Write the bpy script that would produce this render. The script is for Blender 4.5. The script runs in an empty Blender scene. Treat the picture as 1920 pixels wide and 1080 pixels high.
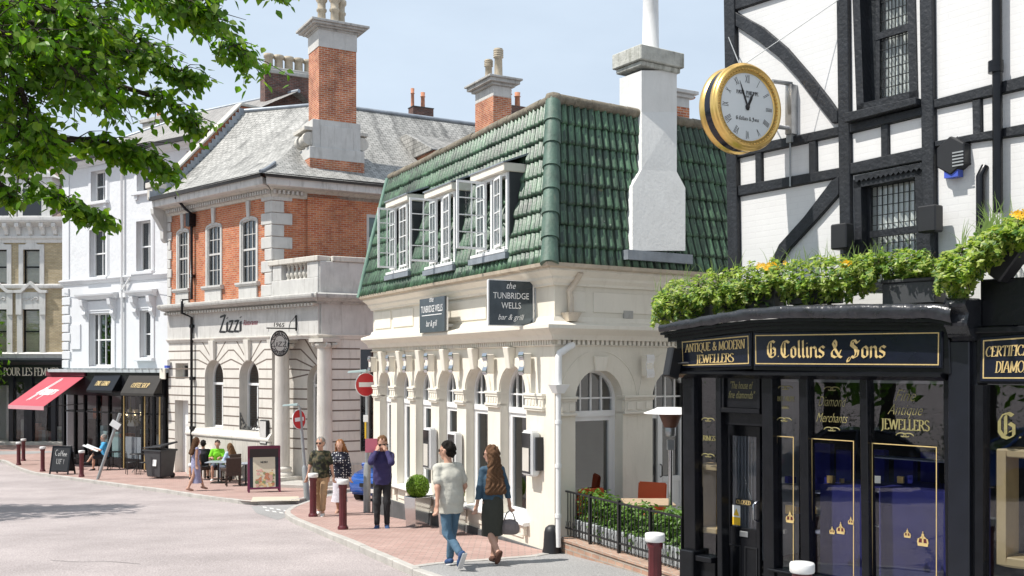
import bpy,bmesh,math,random
import numpy as np
from mathutils import Vector,Matrix,noise as mnoise
from mathutils.geometry import tessellate_polygon
random.seed(7)
R=math.radians
C=bpy.context.scene.collection
SC=bpy.context.scene
# --- camera, sky, sun, exposure
H=3.0
FPX,CX,CY=1900.0,960.0,686.0
cam=bpy.data.cameras.new('camera');camo=bpy.data.objects.new('camera',cam);C.objects.link(camo)
cam.sensor_width=36.0;cam.lens=36.0*FPX/1920.0
cam.shift_y=(CY-540.0)/1920.0
cam.clip_start=0.1;cam.clip_end=2000
camo.location=(0,0,H);camo.rotation_euler=(R(90),0,0)
SC.camera=camo
SUN_EL=R(57);SUN_DIR=Vector((-0.955,-0.297,0)).normalized()
w=bpy.data.worlds.new('World');SC.world=w;w.use_nodes=True
nt=w.node_tree;bg=nt.nodes['Background']
sky=nt.nodes.new('ShaderNodeTexSky');sky.sky_type='NISHITA';sky.sun_disc=False
sky.sun_elevation=SUN_EL;sky.sun_rotation=math.atan2(SUN_DIR.x,SUN_DIR.y)
sky.altitude=0;sky.air_density=1.0;sky.dust_density=2.2;sky.ozone_density=1.0
tc=nt.nodes.new('ShaderNodeTexCoord');mp=nt.nodes.new('ShaderNodeMapping');mp.inputs['Scale'].default_value=(1.6,1.6,4.5)
nz=nt.nodes.new('ShaderNodeTexNoise');nz.inputs['Scale'].default_value=2.2;nz.inputs['Detail'].default_value=6;nz.inputs['Roughness'].default_value=.55
rp=nt.nodes.new('ShaderNodeValToRGB');rp.color_ramp.elements[0].position=.38;rp.color_ramp.elements[1].position=.78
rp.color_ramp.elements[0].color=(.80,.80,.80,1);rp.color_ramp.elements[1].color=(.97,.97,.97,1)
mx=nt.nodes.new('ShaderNodeMix');mx.data_type='RGBA';mx.inputs[7].default_value=(7.0,8.2,9.6,1)
nt.links.new(tc.outputs['Generated'],mp.inputs['Vector']);nt.links.new(mp.outputs['Vector'],nz.inputs['Vector'])
nt.links.new(nz.outputs['Fac'],rp.inputs['Fac']);nt.links.new(rp.outputs['Color'],mx.inputs['Factor'])
nt.links.new(sky.outputs['Color'],mx.inputs[6]);nt.links.new(mx.outputs[2],bg.inputs['Color'])
bg.inputs['Strength'].default_value=0.088
sl=bpy.data.lights.new('sun','SUN');sl.energy=4.8;sl.angle=R(.53);sl.color=(1.0,.955,.89)
so=bpy.data.objects.new('sun',sl);C.objects.link(so)
sdir=Vector((SUN_DIR.x*math.cos(SUN_EL),SUN_DIR.y*math.cos(SUN_EL),math.sin(SUN_EL)))
so.rotation_euler=sdir.to_track_quat('Z','Y').to_euler();so.location=(-20,-10,40)
vs=SC.view_settings;vs.view_transform='Standard';vs.look='None';vs.exposure=0.28;vs.gamma=1
SC.cycles.max_bounces=6;SC.cycles.transparent_max_bounces=12;SC.cycles.diffuse_bounces=3;SC.cycles.glossy_bounces=3
SC.cycles.caustics_reflective=False;SC.cycles.caustics_refractive=False
# --- ground level
_GY=[-60,0,9.4,11.5,15,18,20.7,24.5,31,34.5,40,45,60,120,400]
_GD=[2.5,2.70,2.80,2.86,2.95,3.09,3.27,3.52,3.93,4.08,4.19,4.25,4.33,4.6,6.0]
def gz(y):
 """pavement level at depth y; the road lies one kerb lower"""
 return H-float(np.interp(y,_GY,_GD))
def rx(px):return(px-CX)/FPX
def at(px,py,Y):return Vector((rx(px)*Y,Y,H+(CY-py)/FPX*Y))
def gp(px,py,dz=0.0):
 """where the line of sight through a photo point meets the pavement (dz above it)"""
 lo,hi=3.0,200.0
 for _ in range(50):
  m=(lo+hi)/2
  if H+(CY-py)/FPX*m>gz(m)+dz:lo=m
  else:hi=m
 m=(lo+hi)/2
 return Vector((rx(px)*m,m,gz(m)+dz))
 # --- objects
def thing(name,label,cat,loc=(0,0,0),rz=0,group=None):
 o=bpy.data.objects.new(name,None);C.objects.link(o);o.empty_display_size=.2
 o.location=loc;o.rotation_euler=(0,0,rz);o['label']=label;o['category']=cat
 if group:o['group']=group
 return o
def tag(o,label,cat,group=None,kind=None):
 o['label']=label;o['category']=cat
 if group:o['group']=group
 if kind:o['kind']=kind
 return o
def wloc(o):
 v=Vector((0,0,0))
 while o is not None:v=v+o.location;o=o.parent
 return v
def copy_tree(o,parent=None):
 c=o.copy();C.objects.link(c);c.parent=parent
 for ch in list(o.children):copy_tree(ch,c)
 return c
class MB:
 """collects shapes and links them as ONE mesh object"""
 def __init__(s):s.v=[];s.f=[];s.m=[];s.s=[];s.k=[]
 def cut(s):
  """start the next piece: build() then links each piece as an object of its own"""
  if s.f and(not s.k or s.k[-1]!=(len(s.v),len(s.f))):s.k.append((len(s.v),len(s.f)))
  return s
 def add(s,vs,fs,m=0,sm=False):
  o=len(s.v);s.v+=[tuple(v)for v in vs]
  for f in fs:s.f.append([o+i for i in f]);s.m.append(m);s.s.append(sm)
  return s
 def hexa(s,p,m=0):
  """8 points: bottom ring 0-3, top ring 4-7"""
  return s.add(p,[(3,2,1,0),(4,5,6,7),(0,1,5,4),(1,2,6,5),(2,3,7,6),(3,0,4,7)],m)
 def box(s,c,d,rz=0,m=0,M=None):
  x,y,z=d[0]/2,d[1]/2,d[2]/2
  ps=[Vector(q)for q in((-x,-y,-z),(x,-y,-z),(x,y,-z),(-x,y,-z),(-x,-y,z),(x,-y,z),(x,y,z),(-x,y,z))]
  T=M if M is not None else Matrix.Rotation(rz,4,'Z')
  return s.hexa([Vector(c)+(T@q)for q in ps],m)
 def prism(s,pts,vec,m=0,mcap=None):
  n=len(pts);vec=Vector(vec);a=[Vector(p)for p in pts]
  s.add(a+[p+vec for p in a],[(i,(i+1)%n,n+(i+1)%n,n+i)for i in range(n)],m)
  tri=tessellate_polygon([a])
  mc=m if mcap is None else mcap
  if n<=4:s.add(a,[tuple(range(n))],m);s.add([p+vec for p in a],[tuple(range(n))],mc)
  else:
   s.add(a,tri,m);s.add([p+vec for p in a],tri,mc)
  return s
 def tube(s,pts,r,n=8,m=0,caps=True,sm=True):
  pts=[Vector(p)for p in pts];k=len(pts);vs=[];up=None
  for i,p in enumerate(pts):
   t=(pts[min(i+1,k-1)]-pts[max(i-1,0)])
   if t.length<1e-9:t=Vector((0,0,1))
   t.normalize()
   if up is None:up=t.orthogonal().normalized()
   up=(up-t*up.dot(t))
   if up.length<1e-6:up=t.orthogonal()
   up.normalize()
   b=t.cross(up);rr=r[i]if isinstance(r,(list,tuple))else r
   vs+=[p+(up*math.cos(2*math.pi*j/n)+b*math.sin(2*math.pi*j/n))*rr for j in range(n)]
  fs=[(i*n+j,i*n+(j+1)%n,(i+1)*n+(j+1)%n,(i+1)*n+j)for i in range(k-1)for j in range(n)]
  s.add(vs,fs,m,sm)
  if caps:s.add(vs[:n][::-1],[tuple(range(n))],m);s.add(vs[-n:],[tuple(range(n))],m)
  return s
 def lathe(s,prof,c=(0,0,0),n=20,m=0,sm=True,M=None,caps=True):
  c=Vector(c);vs=[]
  for r,z in prof:
   for j in range(n):
    q=Vector((r*math.cos(2*math.pi*j/n),r*math.sin(2*math.pi*j/n),z))
    vs.append(c+(M@q if M is not None else q))
  k=len(prof)
  fs=[(i*n+j,i*n+(j+1)%n,(i+1)*n+(j+1)%n,(i+1)*n+j)for i in range(k-1)for j in range(n)]
  s.add(vs,fs,m,sm)
  if caps:
   if prof[0][0]>1e-4:s.add(vs[:n][::-1],[tuple(range(n))],m)
   if prof[-1][0]>1e-4:s.add(vs[-n:],[tuple(range(n))],m)
  return s
 def build(s,name,mats,parent=None,bev=0,loc=None,local=False,seg=1,uvrot=False):
  if s.k:
   ks=[(0,0)]+s.k+[(len(s.v),len(s.f))];outs=[]
   for(v0,f0),(v1,f1)in zip(ks,ks[1:]):
    if f1==f0:continue
    q=MB();q.v=s.v[v0:v1];q.f=[[i-v0 for i in f]for f in s.f[f0:f1]];q.m=s.m[f0:f1];q.s=s.s[f0:f1]
    outs.append(q.build(name,mats,parent,bev,loc,local,seg))
   return outs
  me=bpy.data.meshes.new(name)
  off=Vector((0,0,0))if local else(wloc(parent)if parent is not None else Vector(loc or(0,0,0)))
  me.from_pydata([(v[0]-off.x,v[1]-off.y,v[2]-off.z)for v in s.v],[],s.f)
  if not isinstance(mats,(list,tuple)):mats=[mats]
  for m in mats:me.materials.append(m)
  me.polygons.foreach_set('material_index',s.m);me.polygons.foreach_set('use_smooth',s.s)
  if bev:
   bm=bmesh.new();bm.from_mesh(me)
   bmesh.ops.remove_doubles(bm,verts=bm.verts,dist=1e-5)
   es=[e for e in bm.edges if len(e.link_faces)==2 and e.calc_face_angle(0)>R(28)]
   bmesh.ops.bevel(bm,geom=es,offset=bev,segments=seg,affect='EDGES',clamp_overlap=True)
   bm.to_mesh(me);bm.free()
  uvs(me,off)
  o=bpy.data.objects.new(name,me);C.objects.link(o)
  if parent is not None:o.parent=parent
  elif loc is not None:o.location=loc
  return o
def uvs(me,off=Vector((0,0,0))):
 """metre-true UVs: u runs level along each face, v runs up it"""
 if not len(me.polygons):return
 uv=me.uv_layers.new(name='UVMap').data
 nP=len(me.polygons);nL=len(me.loops);nV=len(me.vertices)
 N=np.zeros(nP*3);me.polygons.foreach_get('normal',N);N=N.reshape(-1,3)
 lt=np.zeros(nP,dtype=np.int32);me.polygons.foreach_get('loop_total',lt)
 vi=np.zeros(nL,dtype=np.int32);me.loops.foreach_get('vertex_index',vi)
 V=np.zeros(nV*3);me.vertices.foreach_get('co',V);V=V.reshape(-1,3)+np.array(off)
 Nl=np.repeat(N,lt,axis=0);P=V[vi]
 t=np.stack([-Nl[:,1],Nl[:,0],np.zeros(nL)],1);L=np.linalg.norm(t,axis=1)
 flat=L<.05;t[flat]=(1,0,0);L[flat]=1;t/=L[:,None]
 b=np.cross(Nl,t);b[flat]=(0,1,0)
 out=np.stack([(P*t).sum(1),(P*b).sum(1)],1).astype(np.float32)
 uv.foreach_set('uv',out.ravel())
 # --- facades
class Face:
 """a vertical wall plane: origin, level direction, outward normal; u along, w out, z up"""
 def __init__(s,o,d,flip=False):
  s.o=Vector((o[0],o[1],0));s.U=Vector((d[0],d[1],0)).normalized()
  n=Vector((s.U.y,-s.U.x,0))
  if n.dot(-s.o)<0:n=-n
  s.N=n
 def P(s,u,w,z):return s.o+s.U*u+s.N*w+Vector((0,0,z))
 def u(s,px,w=0):
  o=s.o+s.N*w;k=rx(px)
  return(k*o.y-o.x)/(s.U.x-k*s.U.y)
 def y(s,u,w=0):return(s.o+s.U*u+s.N*w).y
 def uz(s,px,py,w=0):
  u=s.u(px,w);return(u,H+(CY-py)/FPX*s.y(u,w))
 def z(s,px,py,w=0):return s.uz(px,py,w)[1]
 def pts(s,l,w=0):return[s.P(u,w,z)for u,z in l]
 def px(s,l,w=0):return[s.P(q[0],w,q[1])for q in(s.uz(a,b,w)for a,b in l)]
 def box(s,mb,u0,u1,w0,w1,z0,z1,m=0,z0b=None,z1b=None):
  z0b=z0 if z0b is None else z0b;z1b=z1 if z1b is None else z1b
  return mb.hexa([s.P(u0,w0,z0),s.P(u1,w0,z0b),s.P(u1,w1,z0b),s.P(u0,w1,z0),s.P(u0,w0,z1),s.P(u1,w0,z1b),s.P(u1,w1,z1b),s.P(u0,w1,z1)],m)
 def plate(s,mb,poly,w0,w1,m=0):
  """an outline in (u, z) given thickness from w0 to w1"""
  return mb.prism([s.P(u,w0,z)for u,z in poly],s.N*(w1-w0),m)
 def wall(s,mb,outer,holes,m=0,reveal=.15,w=0,mr=None):
  loops=[outer]+holes
  flat=[q for L in loops for q in L]
  tri=tessellate_polygon([[Vector((u,z,0))for u,z in L]for L in loops])
  mb.add([s.P(u,w,z)for u,z in flat],tri,m)
  for h in holes:
   n=len(h)
   mb.add([s.P(u,w,z)for u,z in h]+[s.P(u,w-reveal,z)for u,z in h],[(i,(i+1)%n,n+(i+1)%n,n+i)for i in range(n)],m if mr is None else mr)
  return mb
 def mould(s,mb,u0,u1,prof,m=0,e0=0,e1=0):
  """a moulding: profile of (w, z) run from u0 to u1; e0/e1 lengthen it with projection (mitres)"""
  k=len(prof);vs=[s.P(u0-e0*q[0],q[0],q[1])for q in prof]+[s.P(u1+e1*q[0],q[0],q[1])for q in prof]
  mb.add(vs,[(i,(i+1)%k,k+(i+1)%k,k+i)for i in range(k)],m)
  tri=tessellate_polygon([[Vector((q[0],q[1],0))for q in prof]])
  mb.add(vs[:k],tri,m);mb.add(vs[k:],tri,m);return mb
def arch(uc,hw,z0,zs,n=14,rise=None):
 """opening outline: jambs from z0 to the springing zs, then a round head"""
 rise=hw if rise is None else rise
 return[(uc-hw,z0),(uc+hw,z0)]+[(uc+hw*math.cos(math.pi*i/n),zs+rise*math.sin(math.pi*i/n))for i in range(n+1)]
def rect(u0,u1,z0,z1):return[(u0,z0),(u1,z0),(u1,z1),(u0,z1)]
# --- materials (all procedural)
def _n(t,k,**kw):
 n=t.nodes.new(k)
 for a,b in kw.items():setattr(n,a,b)
 return n
def mat(name,col,rough=.6,var=.12,scale=3.0,bump=0,bscale=40,metal=0,spec=.5,streak=0,scol=(.08,.075,.06),fine=0,coat=0,trans=0,uvm=False,dirt=None):
 m=bpy.data.materials.new(name);m.use_nodes=True;t=m.node_tree;p=t.nodes['Principled BSDF'];L=t.links.new
 p.inputs['Roughness'].default_value=rough;p.inputs['Metallic'].default_value=metal
 p.inputs['Specular IOR Level'].default_value=spec;p.inputs['Coat Weight'].default_value=coat
 tc=_n(t,'ShaderNodeTexCoord');co=tc.outputs['UV' if uvm else 'Object']
 c4=(*col,1)
 a=_n(t,'ShaderNodeTexNoise');a.inputs['Scale'].default_value=scale;a.inputs['Detail'].default_value=6;a.inputs['Roughness'].default_value=.62;L(co,a.inputs['Vector'])
 mr=_n(t,'ShaderNodeMapRange');mr.inputs[1].default_value=.25;mr.inputs[2].default_value=.75;mr.inputs[3].default_value=1-var;mr.inputs[4].default_value=1+var;L(a.outputs['Fac'],mr.inputs[0])
 hs=_n(t,'ShaderNodeHueSaturation');hs.inputs['Color'].default_value=c4;L(mr.outputs[0],hs.inputs['Value']);out=hs.outputs['Color']
 if fine:
  f=_n(t,'ShaderNodeTexNoise');f.inputs['Scale'].default_value=bscale*1.7;f.inputs['Detail'].default_value=3;L(co,f.inputs['Vector'])
  r2=_n(t,'ShaderNodeMapRange');r2.inputs[1].default_value=.3;r2.inputs[2].default_value=.7;r2.inputs[3].default_value=1-fine;r2.inputs[4].default_value=1+fine;L(f.outputs['Fac'],r2.inputs[0])
  h2=_n(t,'ShaderNodeHueSaturation');L(out,h2.inputs['Color']);L(r2.outputs[0],h2.inputs['Value']);out=h2.outputs['Color']
 if streak:
  mp=_n(t,'ShaderNodeMapping');mp.inputs['Scale'].default_value=(5,5,.7);L(tc.outputs['Object'],mp.inputs['Vector'])
  k=_n(t,'ShaderNodeTexNoise');k.inputs['Scale'].default_value=1.6;k.inputs['Detail'].default_value=8;k.inputs['Roughness'].default_value=.7;L(mp.outputs[0],k.inputs['Vector'])
  r3=_n(t,'ShaderNodeMapRange');r3.inputs[1].default_value=.52;r3.inputs[2].default_value=.74;r3.inputs[3].default_value=0;r3.inputs[4].default_value=streak;L(k.outputs['Fac'],r3.inputs[0])
  mm=_n(t,'ShaderNodeMix',data_type='RGBA');L(r3.outputs[0],mm.inputs['Factor']);L(out,mm.inputs[6]);mm.inputs[7].default_value=(*scol,1);out=mm.outputs[2]
 L(out,p.inputs['Base Color'])
 if bump:
  b=_n(t,'ShaderNodeTexNoise');b.inputs['Scale'].default_value=bscale;b.inputs['Detail'].default_value=5;L(co,b.inputs['Vector'])
  bn=_n(t,'ShaderNodeBump');bn.inputs['Strength'].default_value=min(1,bump);bn.inputs['Distance'].default_value=.02;L(b.outputs['Fac'],bn.inputs['Height']);L(bn.outputs[0],p.inputs['Normal'])
 if trans:
  tr=_n(t,'ShaderNodeBsdfTranslucent');hs2=_n(t,'ShaderNodeHueSaturation');hs2.inputs['Saturation'].default_value=1.1;hs2.inputs['Value'].default_value=1.7;L(out,hs2.inputs['Color']);L(hs2.outputs[0],tr.inputs['Color'])
  ms=_n(t,'ShaderNodeMixShader');ms.inputs[0].default_value=trans;L(p.outputs[0],ms.inputs[1]);L(tr.outputs[0],ms.inputs[2]);L(ms.outputs[0],t.nodes['Material Output'].inputs['Surface'])
 return m
def bricks(name,c1,c2,mortar,bw=.225,bh=.075,ms=.011,rough=.85,bump=.5,offset=.5,var=.25,vscale=1.2,bias=0,wet=0,squash=1.0,grime=None):
 m=bpy.data.materials.new(name);m.use_nodes=True;t=m.node_tree;p=t.nodes['Principled BSDF'];L=t.links.new
 p.inputs['Roughness'].default_value=rough;p.inputs['Specular IOR Level'].default_value=.35
 tc=_n(t,'ShaderNodeTexCoord')
 wn=_n(t,'ShaderNodeTexNoise');wn.inputs['Scale'].default_value=2.5;L(tc.outputs['UV'],wn.inputs['Vector'])
 wm=_n(t,'ShaderNodeMix',data_type='VECTOR');wm.inputs['Factor'].default_value=.006;L(tc.outputs['UV'],wm.inputs[4]);L(wn.outputs['Color'],wm.inputs[5])
 b=_n(t,'ShaderNodeTexBrick');b.offset=offset;b.squash=squash
 b.inputs['Scale'].default_value=1;b.inputs['Brick Width'].default_value=bw;b.inputs['Row Height'].default_value=bh;b.inputs['Mortar Size'].default_value=ms;b.inputs['Mortar Smooth'].default_value=.15;b.inputs['Bias'].default_value=bias
 b.inputs['Color1'].default_value=(*c1,1);b.inputs['Color2'].default_value=(*c2,1);b.inputs['Mortar'].default_value=(*mortar,1)
 L(wm.outputs[1],b.inputs['Vector'])
 a=_n(t,'ShaderNodeTexNoise');a.inputs['Scale'].default_value=vscale;a.inputs['Detail'].default_value=8;a.inputs['Roughness'].default_value=.68;L(tc.outputs['UV'],a.inputs['Vector'])
 mr=_n(t,'ShaderNodeMapRange');mr.inputs[1].default_value=.28;mr.inputs[2].default_value=.72;mr.inputs[3].default_value=1-var;mr.inputs[4].default_value=1+var;L(a.outputs['Fac'],mr.inputs[0])
 hs=_n(t,'ShaderNodeHueSaturation');L(b.outputs['Color'],hs.inputs['Color']);L(mr.outputs[0],hs.inputs['Value']);out=hs.outputs['Color']
 if grime:
  mp=_n(t,'ShaderNodeMapping');mp.inputs['Scale'].default_value=(grime[2],grime[3],1);L(tc.outputs['UV'],mp.inputs['Vector'])
  k=_n(t,'ShaderNodeTexNoise');k.inputs['Scale'].default_value=1.0;k.inputs['Detail'].default_value=9;k.inputs['Roughness'].default_value=.7;L(mp.outputs[0],k.inputs['Vector'])
  r3=_n(t,'ShaderNodeMapRange');r3.inputs[1].default_value=.5;r3.inputs[2].default_value=.7;r3.inputs[3].default_value=0;r3.inputs[4].default_value=grime[1];L(k.outputs['Fac'],r3.inputs[0])
  mm=_n(t,'ShaderNodeMix',data_type='RGBA');L(r3.outputs[0],mm.inputs['Factor']);L(out,mm.inputs[6]);mm.inputs[7].default_value=(*grime[0],1);out=mm.outputs[2]
 L(out,p.inputs['Base Color'])
 n2=_n(t,'ShaderNodeTexNoise');n2.inputs['Scale'].default_value=45;n2.inputs['Detail'].default_value=4;L(tc.outputs['UV'],n2.inputs['Vector'])
 ad=_n(t,'ShaderNodeMath',operation='MULTIPLY_ADD');L(n2.outputs['Fac'],ad.inputs[0]);ad.inputs[1].default_value=.35
 iv=_n(t,'ShaderNodeMath',operation='SUBTRACT');iv.inputs[0].default_value=1;L(b.outputs['Fac'],iv.inputs[1]);L(iv.outputs[0],ad.inputs[2])
 bn=_n(t,'ShaderNodeBump');bn.inputs['Strength'].default_value=bump;bn.inputs['Distance'].default_value=.012;L(ad.outputs[0],bn.inputs['Height']);L(bn.outputs[0],p.inputs['Normal'])
 return m
def glass(name,tint=(.75,.8,.82),mixmin=.06,rough=.01,ior=1.5):
 """window glass: clear by transmission, mirror by Fresnel"""
 m=bpy.data.materials.new(name);m.use_nodes=True;t=m.node_tree;L=t.links.new
 for n in list(t.nodes):
  if n.type!='OUTPUT_MATERIAL':t.nodes.remove(n)
 out=[n for n in t.nodes][0]
 tr=_n(t,'ShaderNodeBsdfTransparent');tr.inputs[0].default_value=(*tint,1)
 gl=_n(t,'ShaderNodeBsdfGlossy');gl.inputs['Roughness'].default_value=rough;gl.inputs['Color'].default_value=(1,1,1,1)
 fr=_n(t,'ShaderNodeLayerWeight');fr.inputs['Blend'].default_value=.5;pw=_n(t,'ShaderNodeMath',operation='POWER');L(fr.outputs['Facing'],pw.inputs[0]);pw.inputs[1].default_value=5
 ma=_n(t,'ShaderNodeMath',operation='MULTIPLY_ADD',use_clamp=True);L(pw.outputs[0],ma.inputs[0]);ma.inputs[1].default_value=.95;ma.inputs[2].default_value=((ior-1)/(ior+1))**2
 tc=_n(t,'ShaderNodeTexCoord');nz=_n(t,'ShaderNodeTexNoise');nz.inputs['Scale'].default_value=1.3;nz.inputs['Detail'].default_value=2;L(tc.outputs['Object'],nz.inputs['Vector'])
 bn=_n(t,'ShaderNodeBump');bn.inputs['Strength'].default_value=.10;bn.inputs['Distance'].default_value=.02;L(nz.outputs['Fac'],bn.inputs['Height']);L(bn.outputs[0],gl.inputs['Normal'])
 mx=_n(t,'ShaderNodeMath',operation='MAXIMUM');L(ma.outputs[0],mx.inputs[0]);mx.inputs[1].default_value=mixmin
 ms=_n(t,'ShaderNodeMixShader');L(mx.outputs[0],ms.inputs[0]);L(tr.outputs[0],ms.inputs[1]);L(gl.outputs[0],ms.inputs[2]);L(ms.outputs[0],out.inputs['Surface'])
 return m
M={}
def mk(key,*a,**k):M[key]=mat(key,*a,**k)
mk('road',(.355,.313,.307),.93,.20,.5,.6,26,fine=.32,spec=.3)
mk('asphalt',(.29,.285,.28),.93,.14,.5,.5,30,fine=.3,spec=.3)
mk('dark_asphalt',(.16,.155,.15),.93,.18,.9,.5,90,fine=.25,spec=.3)
mk('kerb',(.42,.40,.37),.85,.18,3,.3,40,fine=.12)
mk('line_white',(.62,.61,.58),.8,.16,9);mk('line_yellow',(.50,.44,.26),.85,.2,9)
mk('tactile',(.52,.46,.36),.85,.12,4,.3,30)
M['paving']=bricks('paving',(.37,.235,.205),(.43,.295,.26),(.27,.215,.19),.21,.105,.010,.9,.35,var=.16,vscale=.9)
mk('cream',(.76,.715,.615),.7,.07,1.3,.12,22,streak=.30,scol=(.45,.40,.31))
mk('cream_trim',(.77,.725,.63),.65,.05,2,.08,25,streak=.25,scol=(.42,.36,.27))
mk('plinth',(.085,.088,.092),.75,.3,3,.2,30,streak=.3,scol=(.3,.28,.25))
mk('gloss_white',(.80,.80,.79),.38,.03,3,.05,20)
mk('white_wall',(.655,.665,.68),.75,.05,1.5,.12,14,streak=.10,scol=(.5,.5,.48))
mk('white_rough',(.655,.665,.68),.85,.06,2,1.0,7,streak=.10,scol=(.5,.5,.48))
mk('jew_white',(.83,.82,.80),.7,.04,1.2,.3,12,streak=.12,scol=(.55,.53,.5))
mk('stone',(.56,.53,.475),.85,.12,1.6,.25,30,streak=.62,scol=(.14,.13,.11))
mk('stone_clean',(.665,.635,.58),.85,.10,1.4,.25,30,streak=.42,scol=(.25,.225,.18))
mk('stone_grey',(.43,.42,.395),.88,.2,2.2,.35,25,streak=.75,scol=(.075,.07,.06))
mk('joint',(.17,.135,.11),.9,.2,4)
mk('stone_pale',(.54,.53,.505),.85,.14,2,.25,30,streak=.55,scol=(.26,.24,.21))
M['red_brick']=bricks('red_brick',(.42,.105,.042),(.54,.20,.088),(.46,.34,.26),.225,.075,.009,var=.28,vscale=1.6,grime=((.10,.035,.022),.5,.9,.5))
M['chimney_brick']=bricks('chimney_brick',(.40,.105,.045),(.53,.20,.09),(.50,.41,.33),.225,.075,.010,var=.4,vscale=2.2,grime=((.06,.032,.024),.65,1.3,.8))
M['dark_brick']=bricks('dark_brick',(.085,.045,.036),(.17,.075,.055),(.15,.13,.12),.225,.075,.011,var=.45,vscale=2.5)
M['yellow_brick']=bricks('yellow_brick',(.43,.34,.20),(.54,.44,.28),(.31,.27,.21),.225,.075,.012,var=.2)
M['low_brick']=bricks('low_brick',(.36,.21,.15),(.45,.29,.21),(.36,.31,.26),.225,.075,.012,var=.3,vscale=3)
M['white_brick']=bricks('white_brick',(.66,.657,.648),(.648,.645,.637),(.635,.632,.625),.225,.075,.007,.6,.2,var=.05)
M['slate']=bricks('slate',(.30,.295,.275),(.42,.41,.385),(.09,.09,.085),.25,.17,.010,.62,.8,var=.22,vscale=.6,grime=((.05,.05,.048),.8,1.8,.22))
M['slate_brown']=bricks('slate_brown',(.25,.235,.22),(.33,.315,.295),(.11,.105,.10),.25,.16,.008,.65,.6,var=.2,vscale=.8)
mk('lead',(.27,.30,.335),.5,.25,3,.15,12,metal=.3,streak=.3,scol=(.5,.5,.5))
mk('gutter',(.035,.032,.03),.45,.3,3)
mk('black_paint',(.0065,.007,.009),.26,.35,5,.12,16,spec=.32)
mk('timber',(.014,.016,.020),.5,.35,4,.5,22,spec=.4,streak=.25,scol=(.07,.07,.075))
mk('black_iron',(.014,.014,.015),.42,.3,9)
mk('black_plastic',(.012,.0125,.015),.5,.2,6)
mk('lead_black',(.020,.021,.025),.24,.5,6,.9,7,spec=.6)
mk('navy_sign',(.008,.010,.020),.16,.3,3,.03,6,spec=.4)
mk('navy_paint',(.008,.0095,.015),.3,.3,4)
mk('gold',(.86,.57,.19),.3,.12,6,metal=.85);mk('gold_paint',(.60,.44,.19),.45,.15,20,metal=.15)
mk('gold_dim',(.24,.21,.085),.5,.3,18);mk('gilt_wood',(.62,.45,.22),.5,.12,4)
mk('steel',(.62,.63,.64),.13,.08,3,.04,4,metal=1);mk('dull_steel',(.42,.43,.44),.38,.2,6,metal=.8)
mk('galv',(.33,.345,.35),.5,.18,5,metal=.4)
mk('maroon',(.098,.014,.018),.36,.22,6,.06,20);mk('cap_white',(.74,.73,.71),.5,.08,14,streak=.25,scol=(.4,.38,.34))
mk('sign_red',(.52,.020,.028),.35,.05,4);mk('sign_white',(.78,.78,.77),.4,.04,4);mk('sign_teal',(.34,.43,.42),.4,.1,6)
mk('sign_slate',(.060,.074,.088),.25,.2,4);mk('yellow_plastic',(.78,.50,.03),.4,.06,6)
mk('letter_dark',(.014,.013,.015),.45,.2,9);mk('letter_red',(.20,.035,.055),.5,.2,9);mk('letter_white',(.80,.80,.79),.5,.04,9)
mk('awning',(.42,.068,.092),.85,.09,2.5,.2,60);mk('awning_dark',(.10,.008,.018),.8,.1,4)
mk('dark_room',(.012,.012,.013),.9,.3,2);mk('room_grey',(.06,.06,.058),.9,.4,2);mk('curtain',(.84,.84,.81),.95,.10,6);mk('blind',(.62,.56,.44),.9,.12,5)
mk('blue_felt',(.018,.018,.20),.9,.4,2.5);mk('blue_light',(.02,.02,.13),.8,.3,2)
mk('wicker',(.055,.034,.026),.7,.35,30,.5,60);mk('chair_orange',(.62,.105,.028),.5,.08,4);mk('table_wood',(.44,.33,.22),.5,.2,8,.1,30);mk('table_grey',(.27,.30,.35),.35,.1,5)
mk('bin_grey',(.050,.052,.056),.5,.16,5,.06,30)
mk('bark',(.040,.030,.022),.95,.4,6,.9,18)
mk('leaf',(.098,.205,.02),.42,.5,1.6,trans=.5,spec=.4)
mk('shrub_pale',(.36,.42,.10),.42,.4,6,trans=.4);mk('shrub_deep',(.075,.16,.025),.5,.5,7,trans=.3);mk('leaf_light',(.17,.27,.03),.42,.4,1.6,trans=.55);mk('shrub',(.24,.34,.045),.45,.7,6,trans=.35);mk('hedge',(.105,.205,.030),.5,.5,8,trans=.3);mk('box_bush',(.17,.29,.018),.5,.45,12,trans=.25)
mk('grass_blade',(.16,.24,.06),.5,.3,9,trans=.3);mk('petal',(.85,.52,.02),.6,.15,20,trans=.2);mk('trough',(.36,.38,.39),.7,.15,4)
mk('car_blue',(.02,.09,.36),.25,.05,3,coat=.8);mk('car_dark',(.012,.022,.05),.25,.05,3,coat=.8);mk('rubber',(.015,.015,.015),.8,.2,9);mk('car_glass',(.012,.014,.016),.06,.1,3,spec=.8);mk('plate',(.75,.74,.70),.5,.05,6);mk('lamp_glass',(.5,.52,.54),.1,.1,5,spec=.8)
mk('tail_red',(.4,.02,.02),.2,.1,5)
mk('terracotta',(.46,.20,.115),.85,.2,5,.1,30,streak=.3,scol=(.1,.08,.07));mk('pot_buff',(.45,.385,.29),.85,.22,4,.15,30,streak=.6,scol=(.09,.085,.075))
mk('clock_face',(.70,.73,.74),.35,.03,3);mk('alarm_blue',(.05,.09,.45),.4,.1,4)
M['glass']=glass('glass',(.93,.95,.95));M['glass_dark']=glass('glass_dark',(.45,.5,.52),.15);M['glass_shade']=glass('glass_shade',(.35,.4,.42),.20);M['glass_shop']=glass('glass_shop',(.8,.82,.85),.05,ior=1.5);M['casement_glass']=glass('casement_glass',(.92,.95,.95),.05)
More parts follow.
